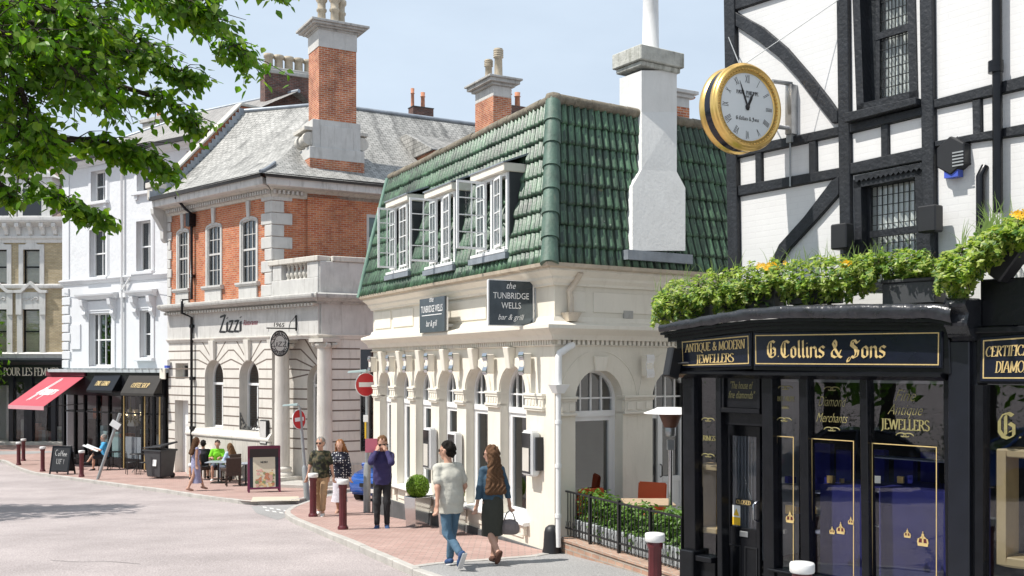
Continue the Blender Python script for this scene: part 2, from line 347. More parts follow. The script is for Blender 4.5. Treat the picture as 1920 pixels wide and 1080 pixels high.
def pantile():
 m=mat('pantile',(.042,.098,.055),.44,.85,1.1,.15,25,spec=.6,streak=.6,scol=(.018,.026,.03));t=m.node_tree;L=t.links.new;p=t.nodes['Principled BSDF']
 src=p.inputs['Base Color'].links[0].from_socket;tc=[n for n in t.nodes if n.type=='TEX_COORD'][0]
 v=_n(t,'ShaderNodeTexBrick');v.offset=0;v.inputs['Scale'].default_value=1;v.inputs['Brick Width'].default_value=.155;v.inputs['Row Height'].default_value=.36;v.inputs['Mortar Size'].default_value=0
 v.inputs['Color1'].default_value=(.45,.45,.47,1);v.inputs['Color2'].default_value=(1.75,1.6,1.5,1);L(tc.outputs['UV'],v.inputs['Vector'])
 mu=_n(t,'ShaderNodeMix',data_type='RGBA',blend_type='MULTIPLY');mu.inputs['Factor'].default_value=1;L(src,mu.inputs[6]);L(v.outputs['Color'],mu.inputs[7])
 a=_n(t,'ShaderNodeTexNoise');a.inputs['Scale'].default_value=2.3;a.inputs['Detail'].default_value=9;a.inputs['Roughness'].default_value=.72;L(tc.outputs['Object'],a.inputs['Vector'])
 r=_n(t,'ShaderNodeMapRange');r.inputs[1].default_value=.66;r.inputs[2].default_value=.72;r.inputs[4].default_value=.8;L(a.outputs['Fac'],r.inputs[0])
 mm=_n(t,'ShaderNodeMix',data_type='RGBA');L(r.outputs[0],mm.inputs['Factor']);L(mu.outputs[2],mm.inputs[6]);mm.inputs[7].default_value=(.20,.15,.03,1)
 vo=_n(t,'ShaderNodeTexVoronoi');vo.inputs['Scale'].default_value=5.5;L(tc.outputs['Object'],vo.inputs['Vector'])
 r2=_n(t,'ShaderNodeMapRange');r2.inputs[1].default_value=.10;r2.inputs[2].default_value=.05;r2.inputs[3].default_value=0;r2.inputs[4].default_value=.55;L(vo.outputs['Distance'],r2.inputs[0])
 m3=_n(t,'ShaderNodeMix',data_type='RGBA');L(r2.outputs[0],m3.inputs['Factor']);L(mm.outputs[2],m3.inputs[6]);m3.inputs[7].default_value=(.33,.36,.30,1)
 L(m3.outputs[2],p.inputs['Base Color']);return m
M['pantile']=pantile()
# --- lettering
def _arc(cx,cy,a,b,t0,t1,n=9):return[(cx+a*math.cos(R(t0+(t1-t0)*i/n)),cy+b*math.sin(R(t0+(t1-t0)*i/n)))for i in range(n+1)]
def _sf(x,y,h=.13):return[(x-h,y),(x+h,y)]
ROMAN={'A':(.74,[[(.06,0),(.37,1)],[(.37,1),(.68,0)],[(.17,.36),(.57,.36)],_sf(.06,0),_sf(.68,0)]),'B':(.62,[[(.14,0),(.14,1)],[(.04,1),(.3,1)]+_arc(.3,.76,.2,.24,90,-90),[(.14,.52),(.32,.52)]+_arc(.32,.26,.24,.26,90,-90)+[(.04,0)]]),'C':(.66,[_arc(.38,.5,.32,.5,48,312,14),[(.6,.72),(.6,.98)]]),'D':(.72,[[(.14,0),(.14,1)],[(.04,1),(.3,1)]+_arc(.3,.5,.34,.5,90,-90,12)+[(.04,0)]]),'E':(.58,[[(.14,0),(.14,1)],[(.04,1),(.5,1),(.5,.86)],[(.14,.52),(.4,.52)],[(.04,0),(.54,0),(.54,.16)]]),'F':(.54,[[(.14,0),(.14,1)],[(.04,1),(.5,1),(.5,.84)],[(.14,.52),(.4,.52)],_sf(.14,0)]),'G':(.72,[_arc(.38,.5,.32,.5,48,330,14),[(.64,.02),(.64,.42)],_sf(.6,.42)]),'H':(.76,[[(.14,0),(.14,1)],[(.62,0),(.62,1)],[(.14,.5),(.62,.5)],_sf(.14,0),_sf(.62,0),_sf(.14,1),_sf(.62,1)]),'I':(.28,[[(.14,0),(.14,1)],_sf(.14,0),_sf(.14,1)]),'J':(.36,[[(.2,1),(.2,.05),(.12,-.16),(.0,-.2)],_sf(.2,1)]),'L':(.56,[[(.14,0),(.14,1)],[(.04,0),(.52,0),(.52,.18)],_sf(.14,1)]),'M':(.92,[[(.12,0),(.14,1)],[(.14,1),(.46,.08)],[(.46,.08),(.78,1)],[(.78,1),(.8,0)],_sf(.12,0),_sf(.8,0)]),'N':(.78,[[(.13,0),(.13,1)],[(.13,1),(.64,0)],[(.64,0),(.64,1)],_sf(.13,0),_sf(.64,1)]),'O':(.78,[_arc(.39,.5,.34,.5,0,360,20)]),'P':(.58,[[(.14,0),(.14,1)],[(.04,1),(.3,1)]+_arc(.3,.74,.22,.26,90,-90)+[(.14,.48)],_sf(.14,0)]),'Q':(.78,[_arc(.39,.5,.34,.5,0,360,20),[(.42,.06),(.72,-.22)]]),'R':(.68,[[(.14,0),(.14,1)],[(.04,1),(.3,1)]+_arc(.3,.75,.21,.25,90,-90)+[(.14,.5)],[(.32,.5),(.64,0)],_sf(.14,0)]),'S':(.52,[[(.46,.84)]+_arc(.26,.76,.19,.24,35,225,9)+_arc(.26,.25,.21,.25,60,-150,10)]),'T':(.66,[[(.33,0),(.33,1)],[(.05,.84),(.05,1),(.61,1),(.61,.84)],_sf(.33,0)]),'U':(.74,[[(.13,1),(.13,.3)]+_arc(.37,.28,.24,.28,180,360,8)+[(.61,1)],_sf(.13,1),_sf(.61,1)]),'W':(1.04,[[(.06,1),(.3,0)],[(.3,0),(.52,.95)],[(.52,.95),(.74,0)],[(.74,0),(.98,1)],_sf(.06,1),_sf(.98,1)]),'&':(.78,[[(.72,.5),(.62,.2),(.4,.0),(.18,.04),(.08,.25),(.2,.48),(.42,.68),(.44,.88),(.32,1),(.2,.88),(.24,.66),(.46,.34),(.74,0)]]),' ':(.32,[]),'.':(.22,[[(.1,.02),(.12,.02)]]),'-':(.3,[[(.04,.4),(.26,.4)]])}
FRAKTUR={'G':(.74,[[(.58,.9),(.42,1.0),(.22,.93),(.1,.7),(.1,.28),(.24,.06),(.42,0),(.62,.12),(.62,.5),(.46,.6)],[(.33,.9),(.33,.12)],[(.62,.34),(.46,.26)]]),'C':(.66,[[(.62,.88),(.42,1.0),(.22,.93),(.1,.7),(.1,.28),(.24,.06),(.42,0),(.62,.16)],[(.33,.9),(.33,.12)]]),'S':(.86,[[(.78,.98),(.62,.82),(.46,1.0),(.28,.95),(.24,.72),(.5,.52),(.7,.36),(.66,.1),(.44,-.02),(.3,.08),(.14,-.2),(.04,-.24),(.02,-.12),(.16,.02)],[(.36,.86),(.38,.7),(.62,.5)],[(.5,.52),(.56,.3),(.5,.1)]]),'o':(.5,[[(.1,.54),(.1,.1),(.24,0),(.38,.1),(.38,.52),(.24,.64),(.1,.54)]]),'l':(.28,[[(.06,.96),(.12,1.0),(.12,.1),(.22,0)]]),'i':(.28,[[(.04,.56),(.12,.63),(.12,.1),(.22,0)],[(.1,.82),(.14,.86)]]),'n':(.54,[[(.03,.56),(.1,.63),(.1,.0)],[(.1,.5),(.28,.64),(.4,.54),(.4,.1),(.5,0)]]),'s':(.48,[[(.42,.56),(.26,.66),(.1,.56),(.12,.4),(.36,.26),(.36,.1),(.2,0),(.05,.1)]]),'&':(.78,[[(.7,.42),(.58,.14),(.36,0),(.14,.1),(.12,.32),(.42,.62),(.42,.86),(.3,1.0),(.2,.84),(.4,.4),(.62,.06),(.76,.0)]]),'.':(.24,[[(.08,.04),(.13,.08)]]),' ':(.3,[])}
def pen(text,font,nib,ang,thin,x0=0,slant=0,sx=1):
 """broad-nib strokes: quads in letter space (cap height 1) and the line's width"""
 qs=[];x=x0;a=R(ang);n1=Vector((math.cos(a),math.sin(a)))*nib/2;n2=Vector((-math.sin(a),math.cos(a)))*thin/2
 for ch in text:
  wd,st=font.get(ch,(.3,[]))
  for s in st:
   for p,q in zip(s,s[1:]):
    p=Vector((x+p[0]*sx+slant*p[1],p[1]));q=Vector((x+q[0]*sx+slant*q[1],q[1]))
    for nn in(n1,n2):qs.append([p-nn,q-nn,q+nn,p+nn])
  x+=wd*sx
 return qs,x-x0
def write(name,fn,text,font,h,width,mt,parent,nib=.17,ang=8,thin=.06,slant=0,align='c',local=False):
 """fn(x, y, lift) -> world point; text fitted to width (metres) at cap height h"""
 q,wd=pen(text,font,nib,ang,thin,slant=slant)
 sx=width/wd if width else h;mb=MB()
 ox={'c':-wd*sx/2,'l':0}[align]
 for k,poly in enumerate(q):
  mb.add([fn(ox+p.x*sx,p.y*h,.0002*(k%40))for p in poly],[(0,1,2,3)])
 return mb.build(name,mt,parent,local=local)
def script(name,fn,text,size,width,mt,parent,shear=0.0,align='c',bold=0.0,mb=None,m=0):
 """Blender's built-in face turned to mesh and laid out by fn(x, y, lift)"""
 cu=bpy.data.curves.new('t','FONT');cu.body=text;cu.size=1;cu.shear=shear;cu.offset=bold;cu.resolution_u=3
 o=bpy.data.objects.new('t',cu);C.objects.link(o)
 dg=bpy.context.evaluated_depsgraph_get();me=bpy.data.meshes.new_from_object(o.evaluated_get(dg))
 vs=[v.co.copy()for v in me.vertices];fs=[tuple(p.vertices)for p in me.polygons]
 bpy.data.objects.remove(o);bpy.data.curves.remove(cu);bpy.data.meshes.remove(me)
 if not vs:return None
 x0=min(v.x for v in vs);x1=max(v.x for v in vs);sx=width/(x1-x0)if width else size
 ox=-(x1-x0)*sx/2 if align=='c' else 0
 own=mb is None;mb=mb or MB()
 mb.add([fn(ox+(v.x-x0)*sx,v.y*size,0)for v in vs],fs,m)
 return mb.build(name,mt,parent)if own else None
def on(F,u,z,w,sgn=1,tilt=0):
 """letter space laid on a wall: sgn = -1 where u grows to the left as seen from the street"""
 return lambda x,y,l:F.P(u+sgn*x,w+l,z+y+tilt*x)
 # --- ground
KERB=.10
def sheet(name,poly,dz,mt,step=1.0,kind='structure'):
 """a ground patch following the hill: outline points with edges cut to short steps, grid filled"""
 bm=bmesh.new()
 xs=[p[0]for p in poly];ys=[p[1]for p in poly]
 vs=[bm.verts.new((p[0],p[1],0))for p in poly];f=bm.faces.new(vs)
 y=math.ceil(min(ys)/step)*step
 while y<max(ys):
  g=bm.verts[:]+bm.edges[:]+bm.faces[:]
  bmesh.ops.bisect_plane(bm,geom=g,plane_co=(0,y,0),plane_no=(0,1,0));y+=step
 for v in bm.verts:v.co.z=gz(v.co.y)+dz
 bmesh.ops.triangulate(bm,faces=bm.faces[:])
 bmesh.ops.recalc_face_normals(bm,faces=bm.faces[:])
 me=bpy.data.meshes.new(name);bm.to_mesh(me);bm.free();me.materials.append(mt);uvs(me)
 for p in me.polygons:p.use_smooth=False
 o=bpy.data.objects.new(name,me);C.objects.link(o);o['kind']=kind;return o
def gpx(l,dz=-KERB):return[(lambda v:(v.x,v.y))(gp(a,b,dz))for a,b in l]
def offset(l,d):
 out=[]
 for i,p in enumerate(l):
  a=Vector(l[max(i-1,0)]);b=Vector(l[min(i+1,len(l)-1)]);t=(b-a).normalized();out.append((p[0]-t.y*d,p[1]+t.x*d))
 return out
def smooth(l,n=6):
 out=[]
 for i in range(len(l)-1):
  p0,p1,p2,p3=(Vector(l[max(0,min(len(l)-1,i+k))])for k in(-1,0,1,2))
  for j in range(n):
   t=j/n;q=.5*((2*p1)+(p2-p0)*t+(2*p0-5*p1+4*p2-p3)*t*t+(3*p1-p0-3*p2+p3)*t**3);out.append((q.x,q.y))
 return out+[tuple(l[-1])]
bm=bmesh.new();xs=[-300,-120,-60,-40]+list(range(-30,31,3))+[40,60,120,300];ys=[-60,-20,0,5]+[7+k for k in range(60)]+[75,100,150,250,400]
g=[[bm.verts.new((x,y,gz(y)-KERB))for x in xs]for y in ys]
for i in range(len(ys)-1):
 for j in range(len(xs)-1):bm.faces.new((g[i][j],g[i][j+1],g[i+1][j+1],g[i+1][j]))
me=bpy.data.meshes.new('road');bm.to_mesh(me);bm.free();me.materials.append(M['road']);uvs(me)
o=bpy.data.objects.new('road',me);C.objects.link(o);o['kind']='structure'
def kerb(name,line,wd=.13,closed=False,h=KERB+.012,drop=None):
 """kerb stones: a run along the road edge, line on its street face, pavement to its left"""
 mb=MB();pos=0;L=list(line)
 inn=offset(L,wd)
 cum=[0]
 for a,b in zip(L,L[1:]):cum.append(cum[-1]+math.dist(a,b))
 T=cum[-1];s=0.0;random.seed(3)
 def pt(l,d):
  i=max(0,min(len(cum)-2,np.searchsorted(cum,d)-1));t=(d-cum[i])/max(1e-6,cum[i+1]-cum[i]);return(l[i][0]+(l[i+1][0]-l[i][0])*t,l[i][1]+(l[i+1][1]-l[i][1])*t)
 while s<T-.02:
  e=min(T,s+.9);hh=h+random.uniform(-.006,.006)
  a,b,c,d=pt(L,s+.004),pt(L,e-.004),pt(inn,e-.004),pt(inn,s+.004)
  lo=[Vector((q[0],q[1],gz(q[1])-KERB-.08))for q in(a,b,c,d)];hi=[Vector((q[0],q[1],gz(q[1])-KERB+hh))for q in(a,b,c,d)]
  mb.hexa(lo+hi);s=e
 o=mb.build(name,M['kerb'],bev=.012);o['kind']='structure';return o
K1=smooth(gpx([(700,925),(628,935),(575,950),(545,966),(560,980),(600,997),(650,1018),(705,1042),(760,1066),(800,1084)]))
K1+=[(-.15,12.9),(.55,11.2),(1.45,8.9),(2.6,6.0),(5,0),(9,-12)]
pave_in=[(30,-12),(30,40),(K1[0][0]+5.0,40),(K1[0][0]+.3,K1[0][1]+.5)]
sheet('pavement',K1+pave_in,.0,M['asphalt'])
cut=gpx([(775,1063),(818,1057),(1000,1043),(1050,1033)],0)
ins=offset(K1,-.14)
i1=max(i for i,p in enumerate(K1)if p[1]>cut[0][1])
sheet('brick_paving',offset(K1[:i1+1],-.13)[0:]+cut+[(.9,17.5),(-3.2,26.0),(K1[0][0]+.35,K1[0][1]+.3)],.005,M['paving'])
kerb('kerb',K1,-.14)
mb=MB()
for a,b in zip(cut,cut[1:]):
 n=max(1,int(math.dist(a,b)/.8))
 for k in range(n):
  p=Vector((*a,0)).lerp(Vector((*b,0)),k/n+.004);q=Vector((*a,0)).lerp(Vector((*b,0)),(k+1)/n-.004);d=(q-p).normalized();s=Vector((-d.y,d.x,0))*.07
  mb.hexa([Vector((v.x,v.y,gz(v.y)+z))for z in(-.05,.012)for v in(p-s,q-s,q+s,p+s)])
mb.build('edging',M['kerb'],bev=.006)['kind']='structure'
K2=gpx([(-260,870),(-30,866),(4,867),(22,876),(60,890),(157,904),(292,922),(412,940),(470,947),(530,946),(565,943),(585,936),(600,926)])
K2=smooth([K2[1]]+K2[2:]);end2=K2[-1]
K2+=[(end2[0]+.9*t,end2[1]+.52*t)for t in(2,5,12)]
sheet('far_pavement',K2+[(12,70),(-40,70),(-40,K2[0][1]+.2)],.0,M['paving'])
kerb('far_kerb',K2,.14)
sheet('side_street',gpx([(-200,858),(60,851),(130,846),(-200,846)],0),.006,M['asphalt'])
sheet('side_street',gpx([(470,949),(565,946),(604,928),(690,905),(760,905),(640,935),(575,951),(546,967),(520,975),(480,962)],-KERB),-KERB+.004,M['asphalt'])
sheet('tactile_paving',gpx([(474,932),(560,931),(562,939),(470,941)],0),.006,M['tactile'])
def stripe(name,line,wd,mt,dz=-KERB+.008):
 a=offset(line,wd/2);b=offset(line,-wd/2);return sheet(name,a+b[::-1],dz,mt)
for i in range(7):
 for j in range(2):
  x=492+i*13+j*5;y=950+i*2.2+j*6
  sheet('road_marking',gpx([(x,y),(x+7,y+.9),(x+9,y+3.2),(x+1.5,y+2.2)]),-KERB+.008,M['line_white'])
nb=[p for p in K1 if p[1]<24.2 and p[1]>9]
stripe('yellow_line',offset(nb,.26),.06,M['line_yellow']);stripe('yellow_line',offset(nb,.42),.06,M['line_yellow'])
for l in([(95,1051),(150,1054),(200,1053),(262,1058)],[(228,972),(262,974),(300,975)]):
 stripe('road_crack',smooth(gpx(l)),.018,M['dark_asphalt'])
 # --- cream corner building with the green mansard
CC=(.686,16.3)
FL=Face(CC,(-.4587,.8886));FR=Face(CC,(.834,.552))
LW,RW=8.65,5.2
Z0=-.7
zc=lambda rel:H+rel
cream=thing('corner_building','cream painted corner bar building with green tiled mansard roof, arched windows and tall white chimney','building',(CC[0],CC[1],gz(16.3)))
AU=[1.46,2.93,4.27,5.55,6.70,7.83];AH=[.49,.47,.44,.42,.39,.37]
SILL,SPR=zc(-2.63),zc(-.50)
holes=[arch(u,h,SILL,SPR)for u,h in zip(AU,AH)]
mb=MB();FL.wall(mb,rect(0,LW,Z0,zc(1.62)),holes,0,.24)
RH=.50;ru0,ru1=FR.u(1124),FR.u(1264)
RSILL,RSPR=zc(-2.75),zc(-.56)
rholes=[arch(ru0,RH,RSILL,RSPR),arch(ru1,RH,RSILL,RSPR)]
FR.wall(mb,rect(0,RW,Z0,zc(1.55)),rholes,0,.30)
pL=FL.P(LW,0,Z0);pR=FR.P(RW,0,Z0);pB=pL+FR.U*RW
for a,b in((pL,pB),(pR,pB)):mb.add([a,b,b+Vector((0,0,zc(1.6)-Z0)),a+Vector((0,0,zc(1.6)-Z0))],[(0,1,2,3)])
mb.build('wall',M['cream'],cream)
mb=MB();FL.box(mb,-.03,LW,-.1,.035,Z0,zc(-3.02));FR.box(mb,.0,RW,-.1,.03,Z0,zc(-3.02));mb.build('plinth',M['plinth'],cream,.008)
def both(prof,name,mt,m0=0):
 mb=MB();FL.mould(mb,0,LW+.05,[(a,zc(b))for a,b in prof],0,1.1);FR.mould(mb,0,RW,[(a,zc(b))for a,b in prof],0,1.1);return mb.build(name,mt,cream)
both([(-.02,.42),(.10,.42),(.13,.47),(.15,.50),(.24,.56),(.27,.58),(.29,.60),(.29,.655),(.20,.68),(.06,.72),(.02,.80),(-.02,.80)],'cornice',M['cream_trim'])
both([(-.02,.325),(.035,.325),(.05,.342),(.035,.345),(-.02,.345)],'string_course',M['cream_trim'])
both([(-.02,1.30),(.05,1.30),(.06,1.34),(.12,1.40),(.13,1.44),(.22,1.50),(.25,1.52),(.25,1.56),(-.02,1.57)],'eaves_moulding',M['cream_trim'])
gm=M['stone_pale']
both([(.12,1.555),(.30,1.555),(.34,1.575),(.35,1.63),(.30,1.635),(.12,1.60)],'gutter',mat('old_gutter',(.47,.40,.31),.8,.2,4,.1,20,streak=.5,scol=(.15,.12,.09)))
mb=MB()
for k in range(int(LW/.085)):FL.box(mb,.02+k*.085,.065+k*.085,0,.06,zc(.345),zc(.42))
for k in range(int(4.2/.098)):FR.box(mb,.03+k*.098,.085+k*.098,0,.06,zc(.345),zc(.42))
mb.build('dentils',M['cream_trim'],cream)
mb=MB()
for u0,u1 in((.75,2.3),(2.5,4.2),(4.4,5.5),(6.1,7.3),(7.45,8.5)):
 mb.cut();FL.box(mb,u0,u1,0,.022,zc(.86),zc(1.25))
for u0,u1 in((.35,.62),(.78,3.9)):mb.cut();FR.box(mb,u0,u1,0,.018,zc(.88),zc(1.22))
mb.build('frieze_panel',M['cream_trim'],cream,.008)
mb=MB();FR.box(mb,1.42,1.62,0,.03,zc(.80),zc(.93));mb.build('air_brick',M['stone_grey'],cream)
mb=MB();cp=MB();ks=MB();av=MB();sl=MB();br=MB()
piers=[(AU[0]-AH[0]-.62,AU[0]-AH[0]-.06)]+[(AU[i]+AH[i]+.05,AU[i+1]-AH[i+1]-.05)for i in range(5)]+[(AU[5]+AH[5]+.05,AU[5]+AH[5]+.33)]
for u0,u1 in piers:
 cp.cut()
 for w1,a,b,e in((.075,-.50,-.455,.055),(.06,-.545,-.50,.045),(.045,-.67,-.545,.03),(.07,-.71,-.67,.05),(.055,-.745,-.71,.04)):
  FL.box(cp,u0-e,u1+e,-.14,w1,zc(a),zc(b))
 n=max(2,int((u1-u0)/.1))
 for k in range(n):FL.box(cp,u0+(k+.2)*(u1-u0)/n,u0+(k+.75)*(u1-u0)/n,.045,.058,zc(-.655),zc(-.56))
def archi(F,mbx,u,r0,r1,zs,w1,n=18,rise=1.0):
 for i in range(n):
  a,b=math.pi*i/n,math.pi*(i+1)/n
  p=[(u+r0*math.cos(a),zs+r0*math.sin(a)),(u+r1*math.cos(a),zs+r1*math.sin(a)),(u+r1*math.cos(b),zs+r1*math.sin(b)),(u+r0*math.cos(b),zs+r0*math.sin(b))]
  mbx.hexa([F.P(x,0,z)for x,z in p]+[F.P(x,w1,z)for x,z in p])
for u,h in zip(AU,AH):
 av.cut();ks.cut();sl.cut();br.cut()
 archi(FL,av,u,h+.02,h+.16,SPR,.025)
 t=SPR+h
 ks.hexa([FL.P(u-.075,0,t-.04),FL.P(u+.075,0,t-.04),FL.P(u+.075,.10,t-.04),FL.P(u-.075,.10,t-.04),FL.P(u-.10,0,zc(.325)),FL.P(u+.10,0,zc(.325)),FL.P(u+.10,.16,zc(.325)),FL.P(u-.10,.16,zc(.325))])
 FL.mould(sl,u-h-.12,u+h+.12,[(-.24,SILL-.07),(.10,SILL-.07),(.13,SILL-.05),(.13,SILL-.015),(-.24,SILL+.02)])
 FL.box(br,u-h-.06,u-h+.05,0,.09,SILL-.24,SILL-.072);br.cut();FL.box(br,u+h-.05,u+h+.06,0,.09,SILL-.24,SILL-.072)
 br.cut();FL.box(br,u-h+.09,u+h-.09,0,.02,SILL-.30,SILL-.10)
for u in(ru0,ru1):
 av.cut();ks.cut()
 archi(FR,av,u,.80,.82,RSPR,.012,22)
 t=RSPR+RH
 ks.hexa([FR.P(u-.10,0,t-.03),FR.P(u+.10,0,t-.03),FR.P(u+.10,.05,t-.03),FR.P(u-.10,.05,t-.03),FR.P(u-.14,0,zc(.16)),FR.P(u+.14,0,zc(.16)),FR.P(u+.14,.07,zc(.16)),FR.P(u-.14,.07,zc(.16))])
for u0,u1 in((ru0-RH-.34,ru0-RH-.02),(ru0+RH+.02,ru1-RH-.02)):
 cp.cut()
 for w1,a,b,e in((.075,-.54,-.50,.03),(.05,-.58,-.54,.02),(.035,-.77,-.58,0),(.06,-.81,-.77,.02)):
  FR.box(cp,u0-e,u1+e,-.16,w1,zc(a),zc(b))
 n=int((u1-u0)/.16)
 for k in range(n):FR.box(cp,u0+(k+.2)*(u1-u0)/n,u0+(k+.8)*(u1-u0)/n,.035,.05,zc(-.74),zc(-.61))
cp.build('capital_band',M['cream_trim'],cream,.005);av.build('arch_moulding',M['cream_trim'],cream);ks.build('keystone',M['cream_trim'],cream,.01);sl.build('window_sill',M['gloss_white'],cream);br.build('sill_bracket',M['cream_trim'],cream,.01)
def arched_window(F,u,h,z0,zs,ztr,depth,fan,cream_parent,curtain=None,door=False):
 mb=MB();t=.055
 n=16
 def ring(r,zz):return[(u-r,z0+(h-r)),(u+r,z0+(h-r))]+[(u+r*math.cos(math.pi*i/n),zz+r*math.sin(math.pi*i/n))for i in range(n+1)]
 o,i=ring(h,zs),ring(h-t,zs)
 for a in range(len(o)):
  b=(a+1)%len(o)
  mb.hexa([F.P(*q)for q in((o[a][0],-depth,o[a][1]),(o[b][0],-depth,o[b][1]),(i[b][0],-depth,i[b][1]),(i[a][0],-depth,i[a][1]))]+[F.P(*q)for q in((o[a][0],-depth+.07,o[a][1]),(o[b][0],-depth+.07,o[b][1]),(i[b][0],-depth+.07,i[b][1]),(i[a][0],-depth+.07,i[a][1]))])
 F.box(mb,u-h+.01,u+h-.01,-depth,-depth+.085,ztr-.05,ztr+.05)
 rr=h-t
 for k in range(1,fan):
  x=-rr+2*rr*k/fan;zt=zs+math.sqrt(max(0,rr*rr-x*x));F.box(mb,u+x-.014,u+x+.014,-depth+.005,-depth+.05,ztr+.05,zt)
 zb=(ztr+zs+.08)/2+.10
 F.box(mb,u-rr,u+rr,-depth+.006,-depth+.048,zb-.014,zb+.014)
 for x in(-rr+.035,rr-.035):F.box(mb,u+x-.035,u+x+.035,-depth+.002,-depth+.06,z0+.06,ztr-.05)
 F.box(mb,u-rr+.07,u+rr-.07,-depth+.003,-depth+.058,z0+.055,z0+.14);F.box(mb,u-rr+.07,u+rr-.07,-depth+.003,-depth+.058,ztr-.12,ztr-.05)
 f=mb.build('window',M['gloss_white'],cream_parent)
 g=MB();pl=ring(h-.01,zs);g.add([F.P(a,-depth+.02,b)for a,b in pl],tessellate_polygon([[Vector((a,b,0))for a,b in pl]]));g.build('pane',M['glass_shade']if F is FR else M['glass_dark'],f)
 return f
for k,(u,h)in enumerate(zip(AU,AH)):arched_window(FL,u,h,SILL,SPR,zc(-.78),.24,4,cream)
for u in(ru0,ru1):arched_window(FR,u,RH,RSILL,RSPR,zc(-.80),.28,4,cream)
mb=MB();q=[FL.P(.3,-.5,0),FL.P(LW-.2,-.5,0)]
inn=lambda p,dx:p
a0=FL.P(.45,-.32,zc(-2.7));
FL.box(mb,.5,LW-.1,-3.2,-2.9,zc(-3),zc(.3));FL.box(mb,.3,LW-.1,-3.2,-.3,zc(-3),zc(-2.85));FL.box(mb,.3,LW-.1,-3.2,-.3,zc(.15),zc(.3));
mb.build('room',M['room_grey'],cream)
mb=MB()
for u,h,d in((AU[0],AH[0],1),(AU[1],AH[1],1),(AU[2],AH[2],0),(AU[3],AH[3],0),(AU[4],AH[4],0),(AU[5],AH[5],0)):mb.cut();FL.box(mb,u-h,u+h*(.1 if d else 1),-.46,-.44,zc(-2.6),zc(-.8))
mb.build('curtain',M['curtain'],cream)
mb=MB();u=ru1;F=FR
for x0,x1 in((-.20,-.09),(.32,.43)):F.box(mb,u+x0,u+x1,-.26,-.2,RSILL,zc(-.86))
for z0,z1 in((-2.75,-2.45),(-2.05,-1.95),(-.98,-.86)):F.box(mb,u-.09,u+.32,-.258,-.202,zc(z0),zc(z1))
F.box(mb,u-.09,u+.32,-.24,-.22,zc(-2.45),zc(-2.05))
d=mb.build('door',M['gloss_white'],cream,.006);mb=MB();mb.tube([F.P(u-.145,-.19,zc(-1.95)),F.P(u-.145,-.15,zc(-1.93)),F.P(u-.145,-.15,zc(-1.75)),F.P(u-.145,-.19,zc(-1.73))],.012);mb.build('handle',M['black_iron'],d)
# ---- mansard: wavy tile courses on each slope
def tiles(p00,p10,p11,p01,courses,wid,mb,skip=None,nrm=None,amp=.048,lap=.034):
 """bilinear patch p00-p10 (eaves) to p01-p11 (top), rolled pantiles"""
 e=(p10-p00);L=e.length;n=max(1,int(L/wid));nu=n*8
 N=e.cross(p01-p00).normalized()
 if N.dot(nrm)<0:N=-N
 for c in range(courses):
  v0=c/courses;v1=(c+1)/courses
  jit=[random.uniform(-.008,.008)for _ in range(n+2)];jz=[random.uniform(-.02,.02)for _ in range(n+2)]
  rows=[]
  for kv,(v,lift)in enumerate(((v0-.02,lap),(v0+.0,lap+.006),((v0+v1)/2,lap*.55),(v1+.02,.004))):
   row=[]
   for i in range(nu+1):
    ti=min(n,i//8);s=i/nu;q=(p00.lerp(p10,s)).lerp(p01.lerp(p11,s),min(1.0,max(0,v+(jz[ti]/courses if kv<2 else 0))))
    ph=(i%8)/8.0
    wv=(.5-.5*math.cos(2*math.pi*ph))**1.4
    row.append(q+N*(wv*amp+lift+jit[ti]))
   rows.append(row)
  low=[p-N*(lap*.9)for p in rows[0]]
  rows=[low]+rows
  vs=[p for r in rows for p in r];k=nu+1;fs=[];gs=[]
  for r in range(len(rows)-1):
   for i in range(nu):
    if skip:
     s=(i+.5)/nu;v=(v0+v1)/2
     if skip(s,v):continue
    (gs if i%8 in(0,7)else fs).append((r*k+i,r*k+i+1,(r+1)*k+i+1,(r+1)*k+i))
  mb.add(vs,fs,0,True);mb.add(vs,gs,1,True)
IL,IR=.42,.66
TZ,EZ=zc(4.46),zc(1.60)
def ins(p,a,b):return p-FL.N*a-FR.N*b
e0=FL.P(0,.0,EZ)+FL.N*.28+FR.N*.28
top0=FL.P(0,0,TZ)-FL.N*IL-FR.N*IR
eL=FL.P(LW+.05,.28,EZ);topL=FL.P(LW-.02,-IL,TZ)
eR=FR.P(RW,.28,EZ);topR=FR.P(RW,-IR,TZ)
mb=MB();tiles(e0,eL,topL,top0,9,.155,mb,nrm=FL.N);tiles(e0,eR,topR,top0,8,.165,mb,nrm=FR.N,amp=.042)
roof=mb.build('roof',[M['pantile'],mat('tile_gap',(.010,.022,.014),.8,.5,3)],cream)
mb=MB();b0=FL.P(LW,0,EZ);back=FR.U*RW
mb.add([top0,topL,topL+back,topR],[(0,1,2,3)]);mb.add([e0-FL.N*.3-FR.N*.3,eL,eL+back,eR],[(0,1,2,3)])
mb.add([eL-FL.N*.02,topL,topL+back,eL+back],[(0,1,2,3)]);mb.add([eR,topR,topL+back,eL+back],[(0,1,2,3)])
k=.03
mb.add([e0-(FL.N+FR.N)*k,eL-FL.N*k,topL-FL.N*k,top0-(FL.N+FR.N)*k],[(0,1,2,3)]);mb.add([e0-(FL.N+FR.N)*k,eR-FR.N*k,topR-FR.N*k,top0-(FL.N+FR.N)*k],[(0,1,2,3)])
mb.build('roof_deck',M['gutter'],roof)
mb=MB();n=7;ax=(top0-e0);out=(FL.N+FR.N).normalized()
for i in range(n):
 a=e0.lerp(top0,i/n)+out*.02;b=e0.lerp(top0,(i+1.06)/n)+out*.02;mb.tube([a,a.lerp(b,.06),b],[.150,.148,.125],14)
